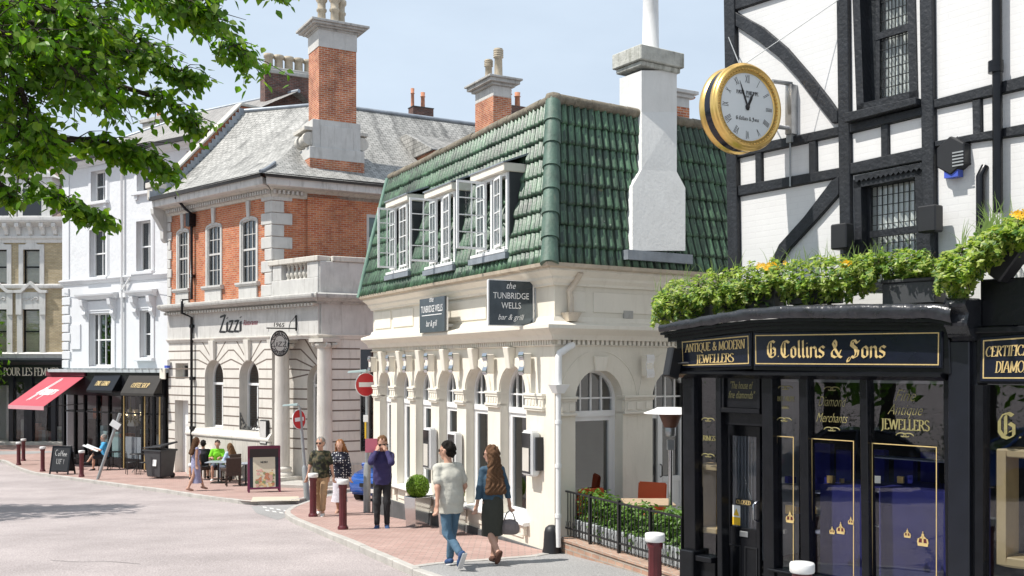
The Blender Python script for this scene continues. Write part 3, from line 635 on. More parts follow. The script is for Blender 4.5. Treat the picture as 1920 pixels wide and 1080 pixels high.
mb.build('hip_tile',mat('hip_lichen',(.070,.125,.095),.6,.45,4,.3,22,streak=.7,scol=(.20,.22,.17)),roof)
mb=MB()
def capping(a,b,nrm,r=.085):
 n=int((b-a).length/.38)
 for i in range(n):
  p=a.lerp(b,i/n);q=a.lerp(b,(i+1.02)/n);j=Vector((0,0,random.uniform(-.012,.012)));mb.tube([p+j,q+j],[r,r*.94],10)
capping(top0+Vector((0,0,.03)),topL+Vector((0,0,.03)),FL.N);capping(top0+Vector((0,0,.03)),topR+Vector((0,0,.03)),FR.N,.10)
mb.lathe([(.13,-.1),(.15,0),(.12,.09),(.0,.13)],top0+Vector((0,0,.02)),12)
mb.build('ridge_capping',mat('mossy_cap',(.19,.165,.125),.95,.45,5,.9,22,streak=.6,scol=(.10,.085,.03)),roof)
mb=MB();mb.tube([eL+FL.N*.05+FL.U*.03,eL.lerp(topL,.5)+FL.N*.07+FL.U*.03,topL+FL.N*.05+FL.U*.03],.06,10);mb.build('verge_pipe',mat('green_lead',(.16,.27,.21),.5,.3,4,.1,20),roof)
# ---- dormer casements on the long slope
def slope_w(z):t=(z-EZ)/(TZ-EZ);return .28+(-IL-.28)*t
def dormer(u,half,zb,zt,openings):
 d=MB();wf=slope_w(zb)+.03
 for s in(-1,1):
  d.cut();uu=u+s*half;pts=[(wf-.02,zb),(wf-.02,zt),(slope_w(zt)-.05,zt),(slope_w(zb)-.05,zb)]
  d.prism([FL.P(uu-.03,a,b)for a,b in pts],FL.U*.06)
 dk=d.build('dormer_cheek',mat('dark_cheek',(.035,.038,.042),.7,.2),roof)
 dk=dk[0]if isinstance(dk,list)else dk
 hd=MB();hd.hexa([FL.P(u+sx*(half+.05),w_,zt+dz_)for dz_,q_ in((0,0),(.15,1))for sx,w_ in((-1,slope_w(zt)-.1),(1,slope_w(zt)-.1),(1,wf+.11),(-1,wf+.11))])
 hd.build('dormer_head',M['cream_trim'],dk,.012)
 ld=MB();ld.hexa([FL.P(u-half-.08,slope_w(zt+.3)-.02,zt+.34),FL.P(u+half+.08,slope_w(zt+.3)-.02,zt+.34),FL.P(u+half+.07,wf+.13,zt+.13),FL.P(u-half-.07,wf+.13,zt+.13),FL.P(u-half-.08,slope_w(zt+.3),zt+.37),FL.P(u+half+.08,slope_w(zt+.3),zt+.37),FL.P(u+half+.07,wf+.13,zt+.155),FL.P(u-half-.07,wf+.13,zt+.155)]);ld.build('lead_flashing',M['lead'],dk)
 fr=MB();t=.06
 for s in(-1,1):FL.box(fr,u+s*half-t*(s>0),u+s*half+t*(s<0),wf-.08,wf+.02,zb,zt)
 FL.box(fr,u-half+t,u+half-t,wf-.08,wf+.02,zt-t,zt);FL.box(fr,u-half+t,u+half-t,wf-.08,wf+.02,zb,zb+t);FL.box(fr,u-.035,u+.035,wf-.079,wf+.019,zb+t,zt-t)
 fr.build('window_frame',M['gloss_white'],dk,.006)
 sb=MB();FL.box(sb,u-half-.06,u+half+.06,wf-.1,wf+.11,zb-.06,zb-.002);sb.build('window_sill',M['gloss_white'],dk,.01)
 fl=MB();FL.box(fl,u-half-.12,u+half+.12,slope_w(zb-.2)+.02,slope_w(zb-.2)+.10,zb-.17,zb-.07);fl.build('apron',M['lead'],dk)
 rm=MB();FL.box(rm,u-half+t,u+half-t,wf-.8,wf-.78,zb,zt);rm.build('blind',M['room_grey'],dk)  # dark backing sheet: the dim room behind is put into its grey
 for hh,sgn,wd,ang in openings:
  cb=MB();gb=MB();hz=FL.P(u+hh,wf+.03,0)
  dirc=(sgn*FL.U*math.cos(R(ang))+FL.N*math.sin(R(ang)));nn=Vector((-dirc.y,dirc.x,0))
  def pb(a0,a1,z0,z1,th=.018):cb.hexa([hz+dirc*a+nn*b+Vector((0,0,z))for z in(z0,z1)for a,b in((a0,-th),(a1,-th),(a1,th),(a0,th))])
  z0,z1=zb+t,zt-t
  pb(0,.04,z0,z1);pb(wd-.04,wd,z0,z1);pb(.04,wd-.04,z0,z0+.04);pb(.04,wd-.04,z1-.04,z1)
  pb(wd/2-.009,wd/2+.009,z0+.04,z1-.04,.012)
  for k in range(1,4):zz=z0+(z1-z0)*k/4;pb(.04,wd-.04,zz-.009,zz+.009,.011)
  c=cb.build('casement',M['gloss_white'],dk);gb.add([hz+dirc*a+Vector((0,0,z))for a,z in((.03,z0+.03),(wd-.03,z0+.03),(wd-.03,z1-.03),(.03,z1-.03))],[(0,1,2,3)]);gb.build('pane',M['casement_glass'],c)
for pa,pb_,yb,yt,lpx,ops in((732,768,507,377,1,[(.18,1,.42,88),(-.02,-1,.5,3),(.56,-1,.36,2)]),(807,853,495,357,1,[(.18,1,.58,88),(-.12,-1,.44,8),(.56,-1,.36,2)]),(894,951,471,322,1,[(.16,1,.58,90),(-.16,-1,.4,10),(.56,-1,.36,2)])):
 WQ=.22
 ua,ub=FL.u(pa,WQ),FL.u(pb_,WQ);zq=FL.z(pb_,yb-4,WQ);zt_=FL.z(pb_,yt,WQ)
 dormer((ua+ub)/2,abs(ua-ub)/2+.02,zq,zt_,ops)
 # ---- white chimney on the shaded face
def slope_r(z):t=min(1,max(0,(z-EZ)/(TZ-EZ)));return .28+(-IR-.28)*t
def cpt(px,py):
 w_=.3
 for _ in range(12):u,z=FR.uz(px,py,w_);w_=slope_r(z)+.15
 return u,z,w_
out_=[cpt(*q)for q in((1186,470),(1285,470),(1285,352),(1269,322),(1269,210),(1269,132),(1203,132),(1203,210),(1203,318),(1186,348))]
mb=MB();bk=-.58-.58;fr_=[FR.P(u,w_,z)for u,z,w_ in out_];bk_=[FR.P(u,-1.12,z)for u,z,w_ in out_];n=len(fr_)
mb.add(fr_+bk_,[(i,(i+1)%n,n+(i+1)%n,n+i)for i in range(n)]+[(0,1,2,9),(9,2,3,8),(8,3,4,7),(7,4,5,6)])
ch=mb.build('chimney',mat('white_render',(.70,.70,.685),.85,.06,2,.2,18,streak=.16,scol=(.40,.39,.36)),cream)
su0,su1,ztop,cw=out_[6][0],out_[5][0],out_[5][1],out_[5][2];cu0,cu1,zb0=out_[0][0],out_[1][0],out_[0][1]
mb=MB()
for e,a,b in((.05,-.06,.03),(.10,.03,.30)):FR.box(mb,su0-e,su1+e,-1.12-e,cw+e,ztop+a,ztop+b)
mb.build('chimney_cap',mat('mossy_cap_stone',(.46,.46,.42),.95,.3,4,.7,20,streak=.85,scol=(.10,.105,.07)),ch,.015)
mb=MB();pc=FR.P(FR.u(1220,-.86),-.86,ztop+.29);mb.lathe([(.17,0),(.165,.05),(.155,.06),(.135,1.5),(.15,1.52),(.15,1.6)],pc,18);mb.build('chimney_pot',mat('white_pot',(.70,.70,.69),.6,.08,3,.1,20,streak=.3,scol=(.4,.4,.37)),ch)
mb=MB();FR.box(mb,cu0-.12,cu1+.12,.16,.36,zb0-.15,zb0+.01);mb.build('lead_flashing',M['lead'],ch)
# ---- rainwater pipes on the shaded face
mb=MB();pu=FR.u(1047,.1)
hz=zc(-.42)
mb.tube([FR.P(pu+.28,.1,zc(.33)),FR.P(pu+.22,.13,zc(.32)),FR.P(pu+.02,.1,zc(.2)),FR.P(pu,.1,zc(.12)),FR.P(pu,.1,hz+.1)],.058,10)
mb.tube([FR.P(pu,.1,hz),FR.P(pu,.1,zc(-2.9))],.045,10)
for z in(-.9,-1.6,-2.4):mb.lathe([(.055,-.03),(.055,.03)],FR.P(pu,.1,zc(z)),10)
mb.hexa([FR.P(pu+a,.1+b,hz-.02)for a,b in((-.07,-.06),(.07,-.06),(.07,.07),(-.07,.07))]+[FR.P(pu+a,.1+b,hz+.12)for a,b in((-.14,-.09),(.14,-.09),(.14,.12),(-.14,.12))])
mb.build('drainpipe',M['gloss_white'],cream)
mb=MB();u2=FR.u(1071,.1);mb.tube([FR.P(u2+.09,.24,zc(1.5)),FR.P(u2+.09,.12,zc(1.38)),FR.P(u2-.03,.09,zc(1.2)),FR.P(u2,.09,zc(1.1)),FR.P(u2,.09,zc(.86))],.05,10)
mb.hexa([FR.P(u2+a,b,zc(.72))for a,b in((-.08,.02),(.08,.02),(.08,.15),(-.08,.15))]+[FR.P(u2+a,b,zc(.86))for a,b in((-.14,.0),(.14,.0),(.14,.2),(-.14,.2))]);mb.build('rainwater_head',mat('rusty_cream',(.60,.52,.42),.7,.2,5,streak=.5,scol=(.2,.13,.08)),cream)
# --- restaurant in the old brick and stone bank
ZO=(rx(510)*35.4,35.4)
ZL=Face(ZO,(-.734,.679));ZR=Face(ZO,(.87,.494))
zl=7.23;ZE=H+(CY-385)/FPX*40.0
bank=thing('restaurant_building','old bank restaurant of red brick over pale banded stone with big corner chimney','building',(ZO[0],ZO[1],gz(35)))
GB=gz(36)-.5
ZC=ZL.z(400,577)
u1=ZL.u(316)
def zu(px):return ZL.u(px)
aw=[(386,430),(455,493)]
zsp=ZL.z(420,707);zst=ZL.z(480,808)
holes=[]
ac=[]
for a,b in((384,418.5),(448.5,485)):
 ua,ub=zu(a),zu(b);uc=(ua+ub)/2;hw=abs(ua-ub)/2;ac.append((uc,hw));holes.append(arch(uc,hw,zst,zsp))
q0=ZL.uz(353,711);q1=ZL.uz(329,681);holes.append(rect(q0[0],q1[0],q0[1],q1[1]))
dz0=ZL.z(340,893);q1=ZL.uz(328,750);q0=ZL.uz(353,752);DR=rect(q0[0],q1[0],gz(39)-.05,q1[1]);holes.append(DR)
mb=MB();ZL.wall(mb,rect(-.0,u1,GB,ZC),holes,0,.42)
FZ=Face((ZL.P(0,0,0).x,ZL.P(0,0,0).y),(.985,-.17))
pA=ZL.P(0,-.35,0);pB=Vector((rx(612)*34.6,34.6,0));FE=Face((pA.x,pA.y),(pB.x-pA.x,pB.y-pA.y));EL=(pB-pA).length
ea0,ea1=FE.u(578),FE.u(618);euc=(ea0+ea1)/2+.1;ehw=.62
FE.wall(mb,rect(-.1,EL+.4,GB,ZC),[arch(euc,ehw,gz(35)+.1,FE.z(585,715))],0,.4)
po=Vector((rx(622)*33.75,33.75,0));FP=Face((po.x,po.y),(.87,.494))
wr=FP.u(676);wz1=FP.z(680,655);wz0=FP.z(680,846)
FP.wall(mb,rect(0,6.5,GB,ZC),[rect(wr,wr+1.0,wz0,wz1)],0,.35)
ret=FP.P(0,0,0);mb.add([ret+Vector((0,0,GB)),FE.P(EL,0,GB),FE.P(EL,0,ZC),ret+Vector((0,0,ZC))],[(0,1,2,3)])
mb.add([ZL.P(0,0,GB),ZL.P(0,-.36,GB),ZL.P(0,-.36,ZC),ZL.P(0,0,ZC)],[(0,1,2,3)])
mb.build('stone_wall',M['stone_clean'],bank)
jt=MB()
def jline(F,pts,wd=.05,w=.002):
 for a,b in zip(pts,pts[1:]):
  a,b=Vector(a),Vector(b);d=(b-a).normalized();n=Vector((-d.y,d.x))*wd/2
  jt.add([F.P(p.x,w,p.y)for p in(a-n,b-n,b+n,a+n)],[(0,1,2,3)])
ztop=ZL.z(400,640);crs=[ztop-.345*k for k in range(0,14)]
spans=[(0.0,ac[1][0]-ac[1][1]),(ac[1][0]+ac[1][1],ac[0][0]-ac[0][1]),(ac[0][0]+ac[0][1],u1)]
def xh(uc,hw,z):
 if z>zsp+hw:return 0
 return hw if z<=zsp else math.sqrt(max(0,hw*hw-(z-zsp)**2))
for k,z in enumerate(crs):
 if z<zst-.9:break
 for si,(s0,s1)in enumerate(spans):
  jt.cut()
  lo=s0 if si==0 else None;hi=s1 if si==2 else None
  pts=[]
  for side,(i,sg)in enumerate((((1,1)if si==1 else(0,1))if si else(None,0),((0,-1)if si==1 else((1,-1)if si==0 else(None,0))))):
   pass
  def end(i,sg):
   uc,hw=ac[i]
   if z>zsp-.05:
    th=[80,62,46,32,20,9][min(5,k)]
    e=(uc+sg*hw*math.cos(R(th)),zsp+hw*math.sin(R(th)));m=(uc+sg*(hw+(.02+.24*(k+.6)**.7)),z)
    return[e,m]if m[1]>e[1]-.02 else[(uc+sg*hw,z)]
   return[(uc+sg*hw,z)]
  left=[(s0,z)]if si==0 else end(1 if si==1 else 0,1)
  right=[(s1,z)]if si==2 else end(1 if si==0 else 0,-1)
  pts=left+right[::-1]
  if si==2 and q0[1]>z>q1[1]-.1 or(si==2 and z<DR[2][1]+.02):pts=[p for p in left]+[(DR[0][0],z)];jline(ZL,pts);jline(ZL,[(DR[1][0],z),(u1,z)]);continue
  jline(ZL,pts)
for k,z in enumerate(crs):
 if z<gz(34)+.9:break
 jt.cut();jline(FP,[(0,z),(wr-.02,z)]);
 jt.cut();th=[84,68,52,37,23,10][min(5,k)];zs=FE.z(585,715)
 if z>zs:jline(FE,[(0,z),(euc-ehw-(.1+.2*k),z),(euc-ehw*math.cos(R(th)),zs+ehw*math.sin(R(th)))])
 else:jline(FE,[(0,z),(euc-ehw,z)])
o=jt.build('joint',M['joint'],bank)
def tallwin(F,uc,hw,z0,zs,dep,name='window',ztr=None):
 f=MB();n=14;t=.07
 def ring(r):return[(uc-r,z0+hw-r),(uc+r,z0+hw-r)]+[(uc+r*math.cos(math.pi*i/n),zs+r*math.sin(math.pi*i/n))for i in range(n+1)]
 o,i=ring(hw),ring(hw-t)
 for a in range(len(o)):
  b=(a+1)%len(o);f.hexa([F.P(x,-dep,z)for x,z in(o[a],o[b],i[b],i[a])]+[F.P(x,-dep+.08,z)for x,z in(o[a],o[b],i[b],i[a])])
 if ztr:F.box(f,uc-hw+t,uc+hw-t,-dep+.005,-dep+.09,ztr-.04,ztr+.05)
 F.box(f,uc-.025,uc+.025,-dep+.004,-dep+.06,z0+t,ztr-.04 if ztr else zs+hw-t)
 w=f.build(name,M['stone_pale']if 0 else M['gloss_white'],bank);g=MB();pl=ring(hw-.02);g.add([F.P(a,-dep+.02,b)for a,b in pl],tessellate_polygon([[Vector((a,b,0))for a,b in pl]]));g.build('pane',M['glass_dark'],w)
 b=MB();pl=ring(hw);b.add([F.P(a,-dep-.5,c)for a,c in pl],tessellate_polygon([[Vector((a,c,0))for a,c in pl]]));b.build('blind',M['room_grey'],w);return w  # last sheet is a dark backing, its grey standing for the dim interior
for uc,hw in ac:tallwin(ZL,uc,hw,zst,zsp,.42,ztr=ZL.z(420,720))
w2=tallwin(FE,euc,ehw,gz(35)+.1,FE.z(585,715),.4,'entrance_door',ztr=FE.z(585,723))
mb=MB();FE.box(mb,euc-.6,euc+.3,-.5,-.45,gz(35)+.1,FE.z(585,723));mb.build('dark_leaf',M['room_grey'],w2)
sw=MB();a,b=holes[2][0],holes[2][2]
for x0,x1,y0,y1 in((a[0],b[0],a[1],a[1]+.09),(a[0],b[0],b[1]-.09,b[1]),(a[0],a[0]+.09,a[1]+.09,b[1]-.09),(b[0]-.09,b[0],a[1]+.09,b[1]-.09)):ZL.box(sw,x0,x1,-.4,-.32,y0,y1)
w=sw.build('window',M['stone_pale'],bank);g=MB();ZL.plate(g,[a,(b[0],a[1]),b,(a[0],b[1])],-.38,-.37);g.build('pane',M['car_glass'],w)
dd=MB();ZL.box(dd,DR[0][0],DR[1][0],-.4,-.34,DR[0][1],DR[2][1]);
for k in range(2):
 for j in range(3):ZL.box(dd,DR[0][0]+.12+k*.38,DR[0][0]+.42+k*.38,-.34,-.325,DR[0][1]+.2+j*.85,DR[0][1]+.9+j*.85)
dd.build('side_door',M['gloss_white'],bank)
mb=MB();ZL.box(mb,-.0,DR[0][0]-.02,0,.10,GB,zst-.345);mb.build('plinth',M['stone'],bank,.02)
mb=MB();FP.box(mb,-.02,6,0,.09,GB,gz(34)+.75);mb.build('plinth',M['stone'],bank,.02)
mb=MB();ZL.mould(mb,.0,DR[0][0]-.02,[(0,zst-.34),(.13,zst-.34),(.15,zst-.30),(.15,zst-.24),(.02,zst-.06),(0,zst-.06)]);mb.build('sill_course',M['stone_clean'],bank)
mb=MB();ZL.box(mb,ac[0][0]-.1,ac[0][0]+.55,.1,.5,GB,gz(37)+1.05);mb.build('stone_block',M['stone_clean'],bank,.02)
CRN=[(0,0),(.10,.0),(.12,.06),(.30,.10),(.34,.14),(.46,.18),(.48,.24),(.48,.30),(.40,.34),(0,.38)]
PT=2.73
cornz=ZL.z(400,583)
mb=MB();ZL.mould(mb,-PT,u1+.05,[(a,cornz+b)for a,b in CRN],0,1.0)
FPc=Face((ZL.P(-PT,0,0).x,ZL.P(-PT,0,0).y),(.87,.494));FPc.mould(mb,0,6.5,[(a,cornz+b)for a,b in CRN],0,.9);mb.build('cornice',M['stone_grey'],bank)
mb=MB()
for k in range(int((u1+PT)/.19)):ZL.box(mb,-PT+k*.19,-PT+k*.19+.1,.06,.27,cornz-.07,cornz+.02)
mb.build('dentils',M['stone'],bank)
fz0=ZL.z(400,634)
mb=MB();ZL.box(mb,-PT,u1,-.36,.045,fz0,cornz);FPc.box(mb,.05,6.5,-.36,.05,fz0,cornz);ZL.box(mb,-PT,0,-1.2,-.37,fz0,cornz);mb.build('frieze',M['stone_pale'],bank)
mb=MB();ZL.mould(mb,-PT,u1,[(0,fz0-.14),(.05,fz0-.14),(.07,fz0-.08),(.11,fz0-.04),(.12,fz0),(0,fz0+.02)],0,1);FPc.mould(mb,0,6.5,[(0,fz0-.14),(.05,fz0-.14),(.07,fz0-.08),(.11,fz0-.04),(.12,fz0),(0,fz0+.02)],0,1);mb.build('architrave',M['stone_clean'],bank)
mb=MB()
for uc,hw in ac:
 mb.cut();mb.hexa([ZL.P(uc+s*.12,w_,zsp+hw-.02)for s,w_ in((-1,0),(1,0),(1,.10),(-1,.10))]+[ZL.P(uc+s*.17,w_,fz0-.1)for s,w_ in((-1,0),(1,0),(1,.15),(-1,.15))])
mb.build('keystone',M['stone_clean'],bank,.012)
for px,d in((529,35.0),(608.5,33.7)):
 c=Vector((rx(px)*d,d,0));zb=gz(d)-.02;zt=fz0-.13;r=.255
 mb=MB();mb.lathe([(r*1.0,zb+.62),(r*1.02,zb+1.2),(r*1.01,zb+2.2),(r*.93,zt-.38),(r*.95,zt-.36),(r*.92,zt-.33)],c,28)
 mb.lathe([(r*1.5,zb+.3),(r*1.52,zb+.36),(r*1.42,zb+.42),(r*1.2,zb+.46),(r*1.2,zb+.5),(r*1.3,zb+.54),(r*1.28,zb+.6),(r*1.0,zb+.64)],c,28);mb.box((c.x,c.y,zb+.15),(.95,.95,.32),math.atan2(ZL.U.y,ZL.U.x))
 cl=mb.build('column',M['stone_clean'],bank)
 mb=MB();mb.lathe([(r*.95,zt-.34),(r*1.15,zt-.26),(r*1.3,zt-.2),(r*1.2,zt-.14)],c,24)
 for s in(-1,1):
  for t in(-1,1):
   q=c+ZL.U*s*.30+ZL.N*t*.2;spir=[(q+ZL.U*(.11*(1-j/22)*math.cos(j*.62)*s)+Vector((0,0,zt-.22+.11*(1-j/22)*math.sin(j*.62))))for j in range(20)]
   mb.tube(spir,.035,6);mb.tube([q+Vector((0,0,zt-.22))-ZL.N*t*.16,q+Vector((0,0,zt-.22))],.10,10)
 mb.box((c.x,c.y,zt-.06),(.78,.72,.12),math.atan2(ZL.U.y,ZL.U.x));mb.build('capital',M['stone'],cl)
mb=MB();mb.box((rx(585)*34.0,34.0,gz(34)+.06),(2.6,1.2,.14),R(-20));mb.build('doorstep',M['kerb'],bank,.02)
def scrolls(F,mbx,u0,u1_,z0,z1,w,n,r=.012,seed=1):
 rnd=random.Random(seed)
 for k in range(n):
  x=rnd.uniform(u0+.08,u1_-.08);z=rnd.uniform(z0+.06,z1-.06);a0=rnd.uniform(0,6.3);sg=rnd.choice((-1,1));rr=rnd.uniform(.05,.10)
  mbx.tube([F.P(x+rr*(1-j/15)*math.cos(a0+sg*j*.55),w,z+rr*(1-j/15)*math.sin(a0+sg*j*.55))for j in range(14)],r,5,caps=False)
mb=MB();ua,ub=ac[1][0]-ac[1][1]+.02,ac[1][0]+ac[1][1]-.02
n=20;mb.tube([ZL.P(ub-(ub-ua)*k/n,-.05,zst+.03+.55*abs(1-2*k/n)**1.6)for k in range(n+1)],.018,6);mb.tube([ZL.P(ua,-.05,zst+.02),ZL.P(ub,-.05,zst+.02)],.016,6)
for s in(ua,ub):mb.tube([ZL.P(s,-.05,zst),ZL.P(s,-.05,zst+.62)],.016,6)
for k in range(26):
 t=random.random();x=ua+(ub-ua)*t;zz=zst+.05+random.random()*(.06+.5*abs(1-2*t)**1.6);a0=random.random()*6;rr=.055
 mb.tube([ZL.P(x+rr*(1-j/13)*math.cos(a0+j*.6),-.05,zz+rr*(1-j/13)*math.sin(a0+j*.6))for j in range(12)],.010,5,caps=False)
mb.build('window_guard',M['black_iron'],bank)
mb=MB();
for k in range(6):x=wr+.02+k*.16;mb.tube([FP.P(x,.02,wz0),FP.P(x,.02,wz1-.75)],.014,5)
for z in(wz0+.02,(wz0+wz1)/2-.4,wz1-.75):mb.tube([FP.P(wr,.02,z),FP.P(wr+1,.02,z)],.016,5)
scrolls(FP,mb,wr,wr+1.0,wz0,wz1-.75,.03,46);mb.build('window_grille',M['black_iron'],bank)
g=MB();FP.plate(g,rect(wr,wr+1,wz0,wz1),-.34,-.33);g.build('pane',M['car_glass'],bank)
# ---- brick storey
BE=ZE-.05;b0=ZC+.02
wins=[]
for a,b in((334,353),(389,414),(453,481)):
 ua,ub=ZL.u(a),ZL.u(b);wins.append((min(ua,ub),max(ua,ub)))
wzb,wzt=ZL.z(403,536),ZL.z(403,422)
hl=[]
for ua,ub in wins:
 n=6;hl.append([(ua,wzb),(ub,wzb)]+[(ub-(ub-ua)*i/n,wzt-.06+.06*math.sin(math.pi*i/n))for i in range(n+1)])
mb=MB();ZL.wall(mb,rect(.0,u1-.05,b0,BE+.3),hl,0,.12)
rw0=ZR.u(685.5);rz0,rz1=ZR.z(690,492),ZR.z(690,402)
st=ZR.u(575)
ZR.wall(mb,rect(0,st,b0,BE+.3),[],0);ZR.wall(mb,rect(st-.01,7,b0,BE+.3),[rect(rw0,rw0+1.1,rz0,rz1)],0,.15,w=.10)
ZR.box(mb,st-.012,st,-.05,.1,b0,BE+.3)
mb.build('brick_wall',M['red_brick'],bank)
for k,(ua,ub)in enumerate(wins):
 f=MB();uc=(ua+ub)/2;t=.06
 o=[(x,z)for x,z in hl[k]]
 n=len(o)
 for a in range(n):
  b=(a+1)%n;i_=lambda q:(uc+(q[0]-uc)*(1-2*t/(ub-ua)),wzb+(q[1]-wzb)*.965+.03)
  f.hexa([ZL.P(x,-.1,z)for x,z in(o[a],o[b],i_(o[b]),i_(o[a]))]+[ZL.P(x,.0,z)for x,z in(o[a],o[b],i_(o[b]),i_(o[a]))])
 zm=(wzb+wzt)/2+.05;ZL.box(f,ua+t,ub-t,-.095,-.03,zm-.035,zm+.035)
 for kx in(1,2):x=ua+t+(ub-ua-2*t)*kx/3;ZL.box(f,x-.014,x+.014,-.09,-.05,wzb+.05,wzt-.05)
 for zz in((wzb+zm)/2,(zm+wzt)/2):ZL.box(f,ua+t,ub-t,-.088,-.052,zz-.013,zz+.013)
 fo=f.build('window',M['stone_pale'],bank);g=MB();ZL.plate(g,rect(ua+.02,ub-.02,wzb+.02,wzt-.02),-.085,-.08);g.build('pane',M['glass_dark'],fo)
 g=MB();ZL.plate(g,rect(ua-.1,ub+.1,wzb-.1,wzt+.1),-.45,-.44);g.build('blind',M['room_grey'],fo)  # dark backing behind the pane; room darkness painted as grey
 s=MB()
 for a in range(2,n-1):pass
 for x0,x1 in((ua-.10,ua),(ub,ub+.10)):ZL.box(s,x0,x1,-.02,.03,wzb,wzt-.08)
 pts=[(ua-.10,wzt-.08)]+[(ua-.10+(ub-ua+.2)*i/8,wzt-.02+.06*math.sin(math.pi*i/8))for i in range(9)]+[(ub+.10,wzt-.08)]
 for i in range(8):
  a0,a1=math.pi*i/8,math.pi*(i+1)/8;p=lambda a,r,h:(uc-r*math.cos(a),wzt-.085+h*math.sin(a));hw_=(ub-ua)/2
  s.hexa([ZL.P(*((q[0],0,q[1])))for q in(p(a0,hw_,.085),p(a1,hw_,.085),p(a1,hw_+.1,.175),p(a0,hw_+.1,.175))]+[ZL.P(*((q[0],.03,q[1])))for q in(p(a0,hw_,.085),p(a1,hw_,.085),p(a1,hw_+.1,.175),p(a0,hw_+.1,.175))])
 s.hexa([ZL.P(uc+x,w_,wzt+.06)for x,w_ in((-.08,0),(.08,0),(.08,.06),(-.08,.06))]+[ZL.P(uc+x,w_,ZE-.42)for x,w_ in((-.11,0),(.11,0),(.11,.08),(-.11,.08))])
 s.build('window_surround',M['stone_pale'],bank)
 s=MB();ZL.mould(s,ua-.22,ub+.22,[(0,wzb-.14),(.10,wzb-.14),(.16,wzb-.06),(.16,wzb),(0,wzb+.01)]);s.build('window_sill',M['stone_pale'],bank)
 s=MB();ZL.box(s,ua-.1,ub+.1,0,.07,ZC+.1,wzb-.145);s.build('apron',M['stone_pale'],bank,.01)
mb=MB();ZL.box(mb,0,u1,0,.03,ZC,ZC+.26);ZR.box(mb,0,st,0,.03,ZC,ZC+.26);mb.build('stone_base',M['stone'],bank)
f=MB()
for x0,x1,z0,z1 in((0,.1,0,1),(.5,.56,0,1),(1,1.1,0,1)):ZR.box(f,rw0+x0,rw0+x1,0,.09,rz0,rz1)
ZR.box(f,rw0+.1,rw0+1,.005,.085,rz1-.12,rz1);ZR.box(f,rw0+.1,rw0+1,.005,.085,(rz0+rz1)/2-.05,(rz0+rz1)/2+.04)
fo=f.build('window',M['stone_pale'],bank);g=MB();ZR.plate(g,rect(rw0,rw0+1.1,rz0,rz1),.01,.02);g.build('pane',mat('green_pane',(.10,.16,.16),.06,.2,2,spec=.8),fo)
mb=MB();h=(BE-ZC)/9.6
for k in range(10):
 lo=k%2==0;a=.62 if lo else .40;mb.cut()
 z0=ZC+.26+k*h*.98
 ZL.box(mb,-.05,a,-.3,.05,z0,z0+h*.94);ZR.box(mb,-.05,(.72 if lo else .42),-.3,.05,z0,z0+h*.94)
mb.build('quoin',M['stone_pale'],bank,.02)
mb=MB()
for k in range(11):
 z0=ZC+.2+k*h*.86;mb.cut();ZL.box(mb,u1-(.30 if k%2 else .22),u1+.02,0,.06,z0,z0+h*.8)
mb.build('quoin',M['stone_pale'],bank,.015)
mb=MB();prof=[(0,ZE-.15),(.62,ZE-.12),(.60,ZE-.35),(.42,ZE-.62),(.22,ZE-.95),(.20,ZE-1.3),(.12,ZE-1.42),(0,ZE-1.45)]
mb.prism([ZL.P(u1+.02,a,b)for a,b in prof],ZL.U*.28);mb.build('eaves_bracket',M['stone_pale'],bank,.02)
def eav(prof,name,mt):
 mb=MB();ZL.mould(mb,0,u1+.1,prof,0,.6);ZR.mould(mb,0,7,prof,0,.6);return mb.build(name,mt,bank)
eav([(0,ZE-.42),(.06,ZE-.42),(.10,ZE-.34),(.10,ZE-.22),(.34,ZE-.12),(0,ZE-.10)],'eaves_cornice',M['stone'])
eav([(.05,ZE-.115),(.62,ZE-.115),(.64,ZE-.10),(.66,ZE+.14),(.05,ZE+.14)],'soffit',mat('weathered_white',(.60,.59,.57),.8,.12,2,.1,20,streak=.7,scol=(.16,.15,.14)))
eav([(.6,ZE+.145),(.78,ZE+.13),(.80,ZE+.27),(.6,ZE+.24)],'gutter',M['gutter'])
mb=MB()
for k in range(int(u1/.16)):ZL.box(mb,k*.16,k*.16+.08,.09,.24,ZE-.33,ZE-.2)
mb.cut()
for k in range(int(st/.16)):ZR.box(mb,k*.16,k*.16+.08,.09,.24,ZE-.33,ZE-.2)
mb.build('eaves_dentils',M['stone_pale'],bank)
# ---- balcony over the portico
bz=cornz+.36;bt=ZL.z(560,487)
mb=MB();ZL.box(mb,-PT,-.05,-.36,.06,bz,bz+.52)
FPc.box(mb,0,5.5,-.36,.06,bz,bt-.12);ZL.box(mb,-PT,-PT+.62,-.34,.05,bz+.52,bt-.12);ZL.box(mb,-.62,-.1,-.32,.045,bz+.52,bt-.12)
bal=mb.build('balcony',M['stone_pale'],bank,.015)
mb=MB();ZL.box(mb,-PT-.06,.1,-.42,.12,bt-.118,bt+.06);FPc.box(mb,.42,5.5,-.42,.12,bt-.117,bt+.06);mb.build('coping',M['stone'],bal,.02)
mb=MB()
for k in range(6):
 mb.cut();c=ZL.P(-.82-k*.235,-.14,0);h_=bt-.12-bz-.52;z=bz+.52
 mb.lathe([(.085,z),(.085,z+.06*h_),(.05,z+.1*h_),(.075,z+.2*h_),(.105,z+.33*h_),(.09,z+.45*h_),(.05,z+.62*h_),(.045,z+.75*h_),(.07,z+.82*h_),(.05,z+.88*h_),(.085,z+.93*h_),(.085,z+h_)],c,12)
mb.build('baluster',M['stone'],bal)
mb=MB();mb.add([ZL.P(-PT,0,bz),FPc.P(6,0,bz),ZR.P(6,0,bz),ZL.P(0,0,bz)],[(0,1,2,3)]);mb.build('portico_roof',M['lead'],bank)
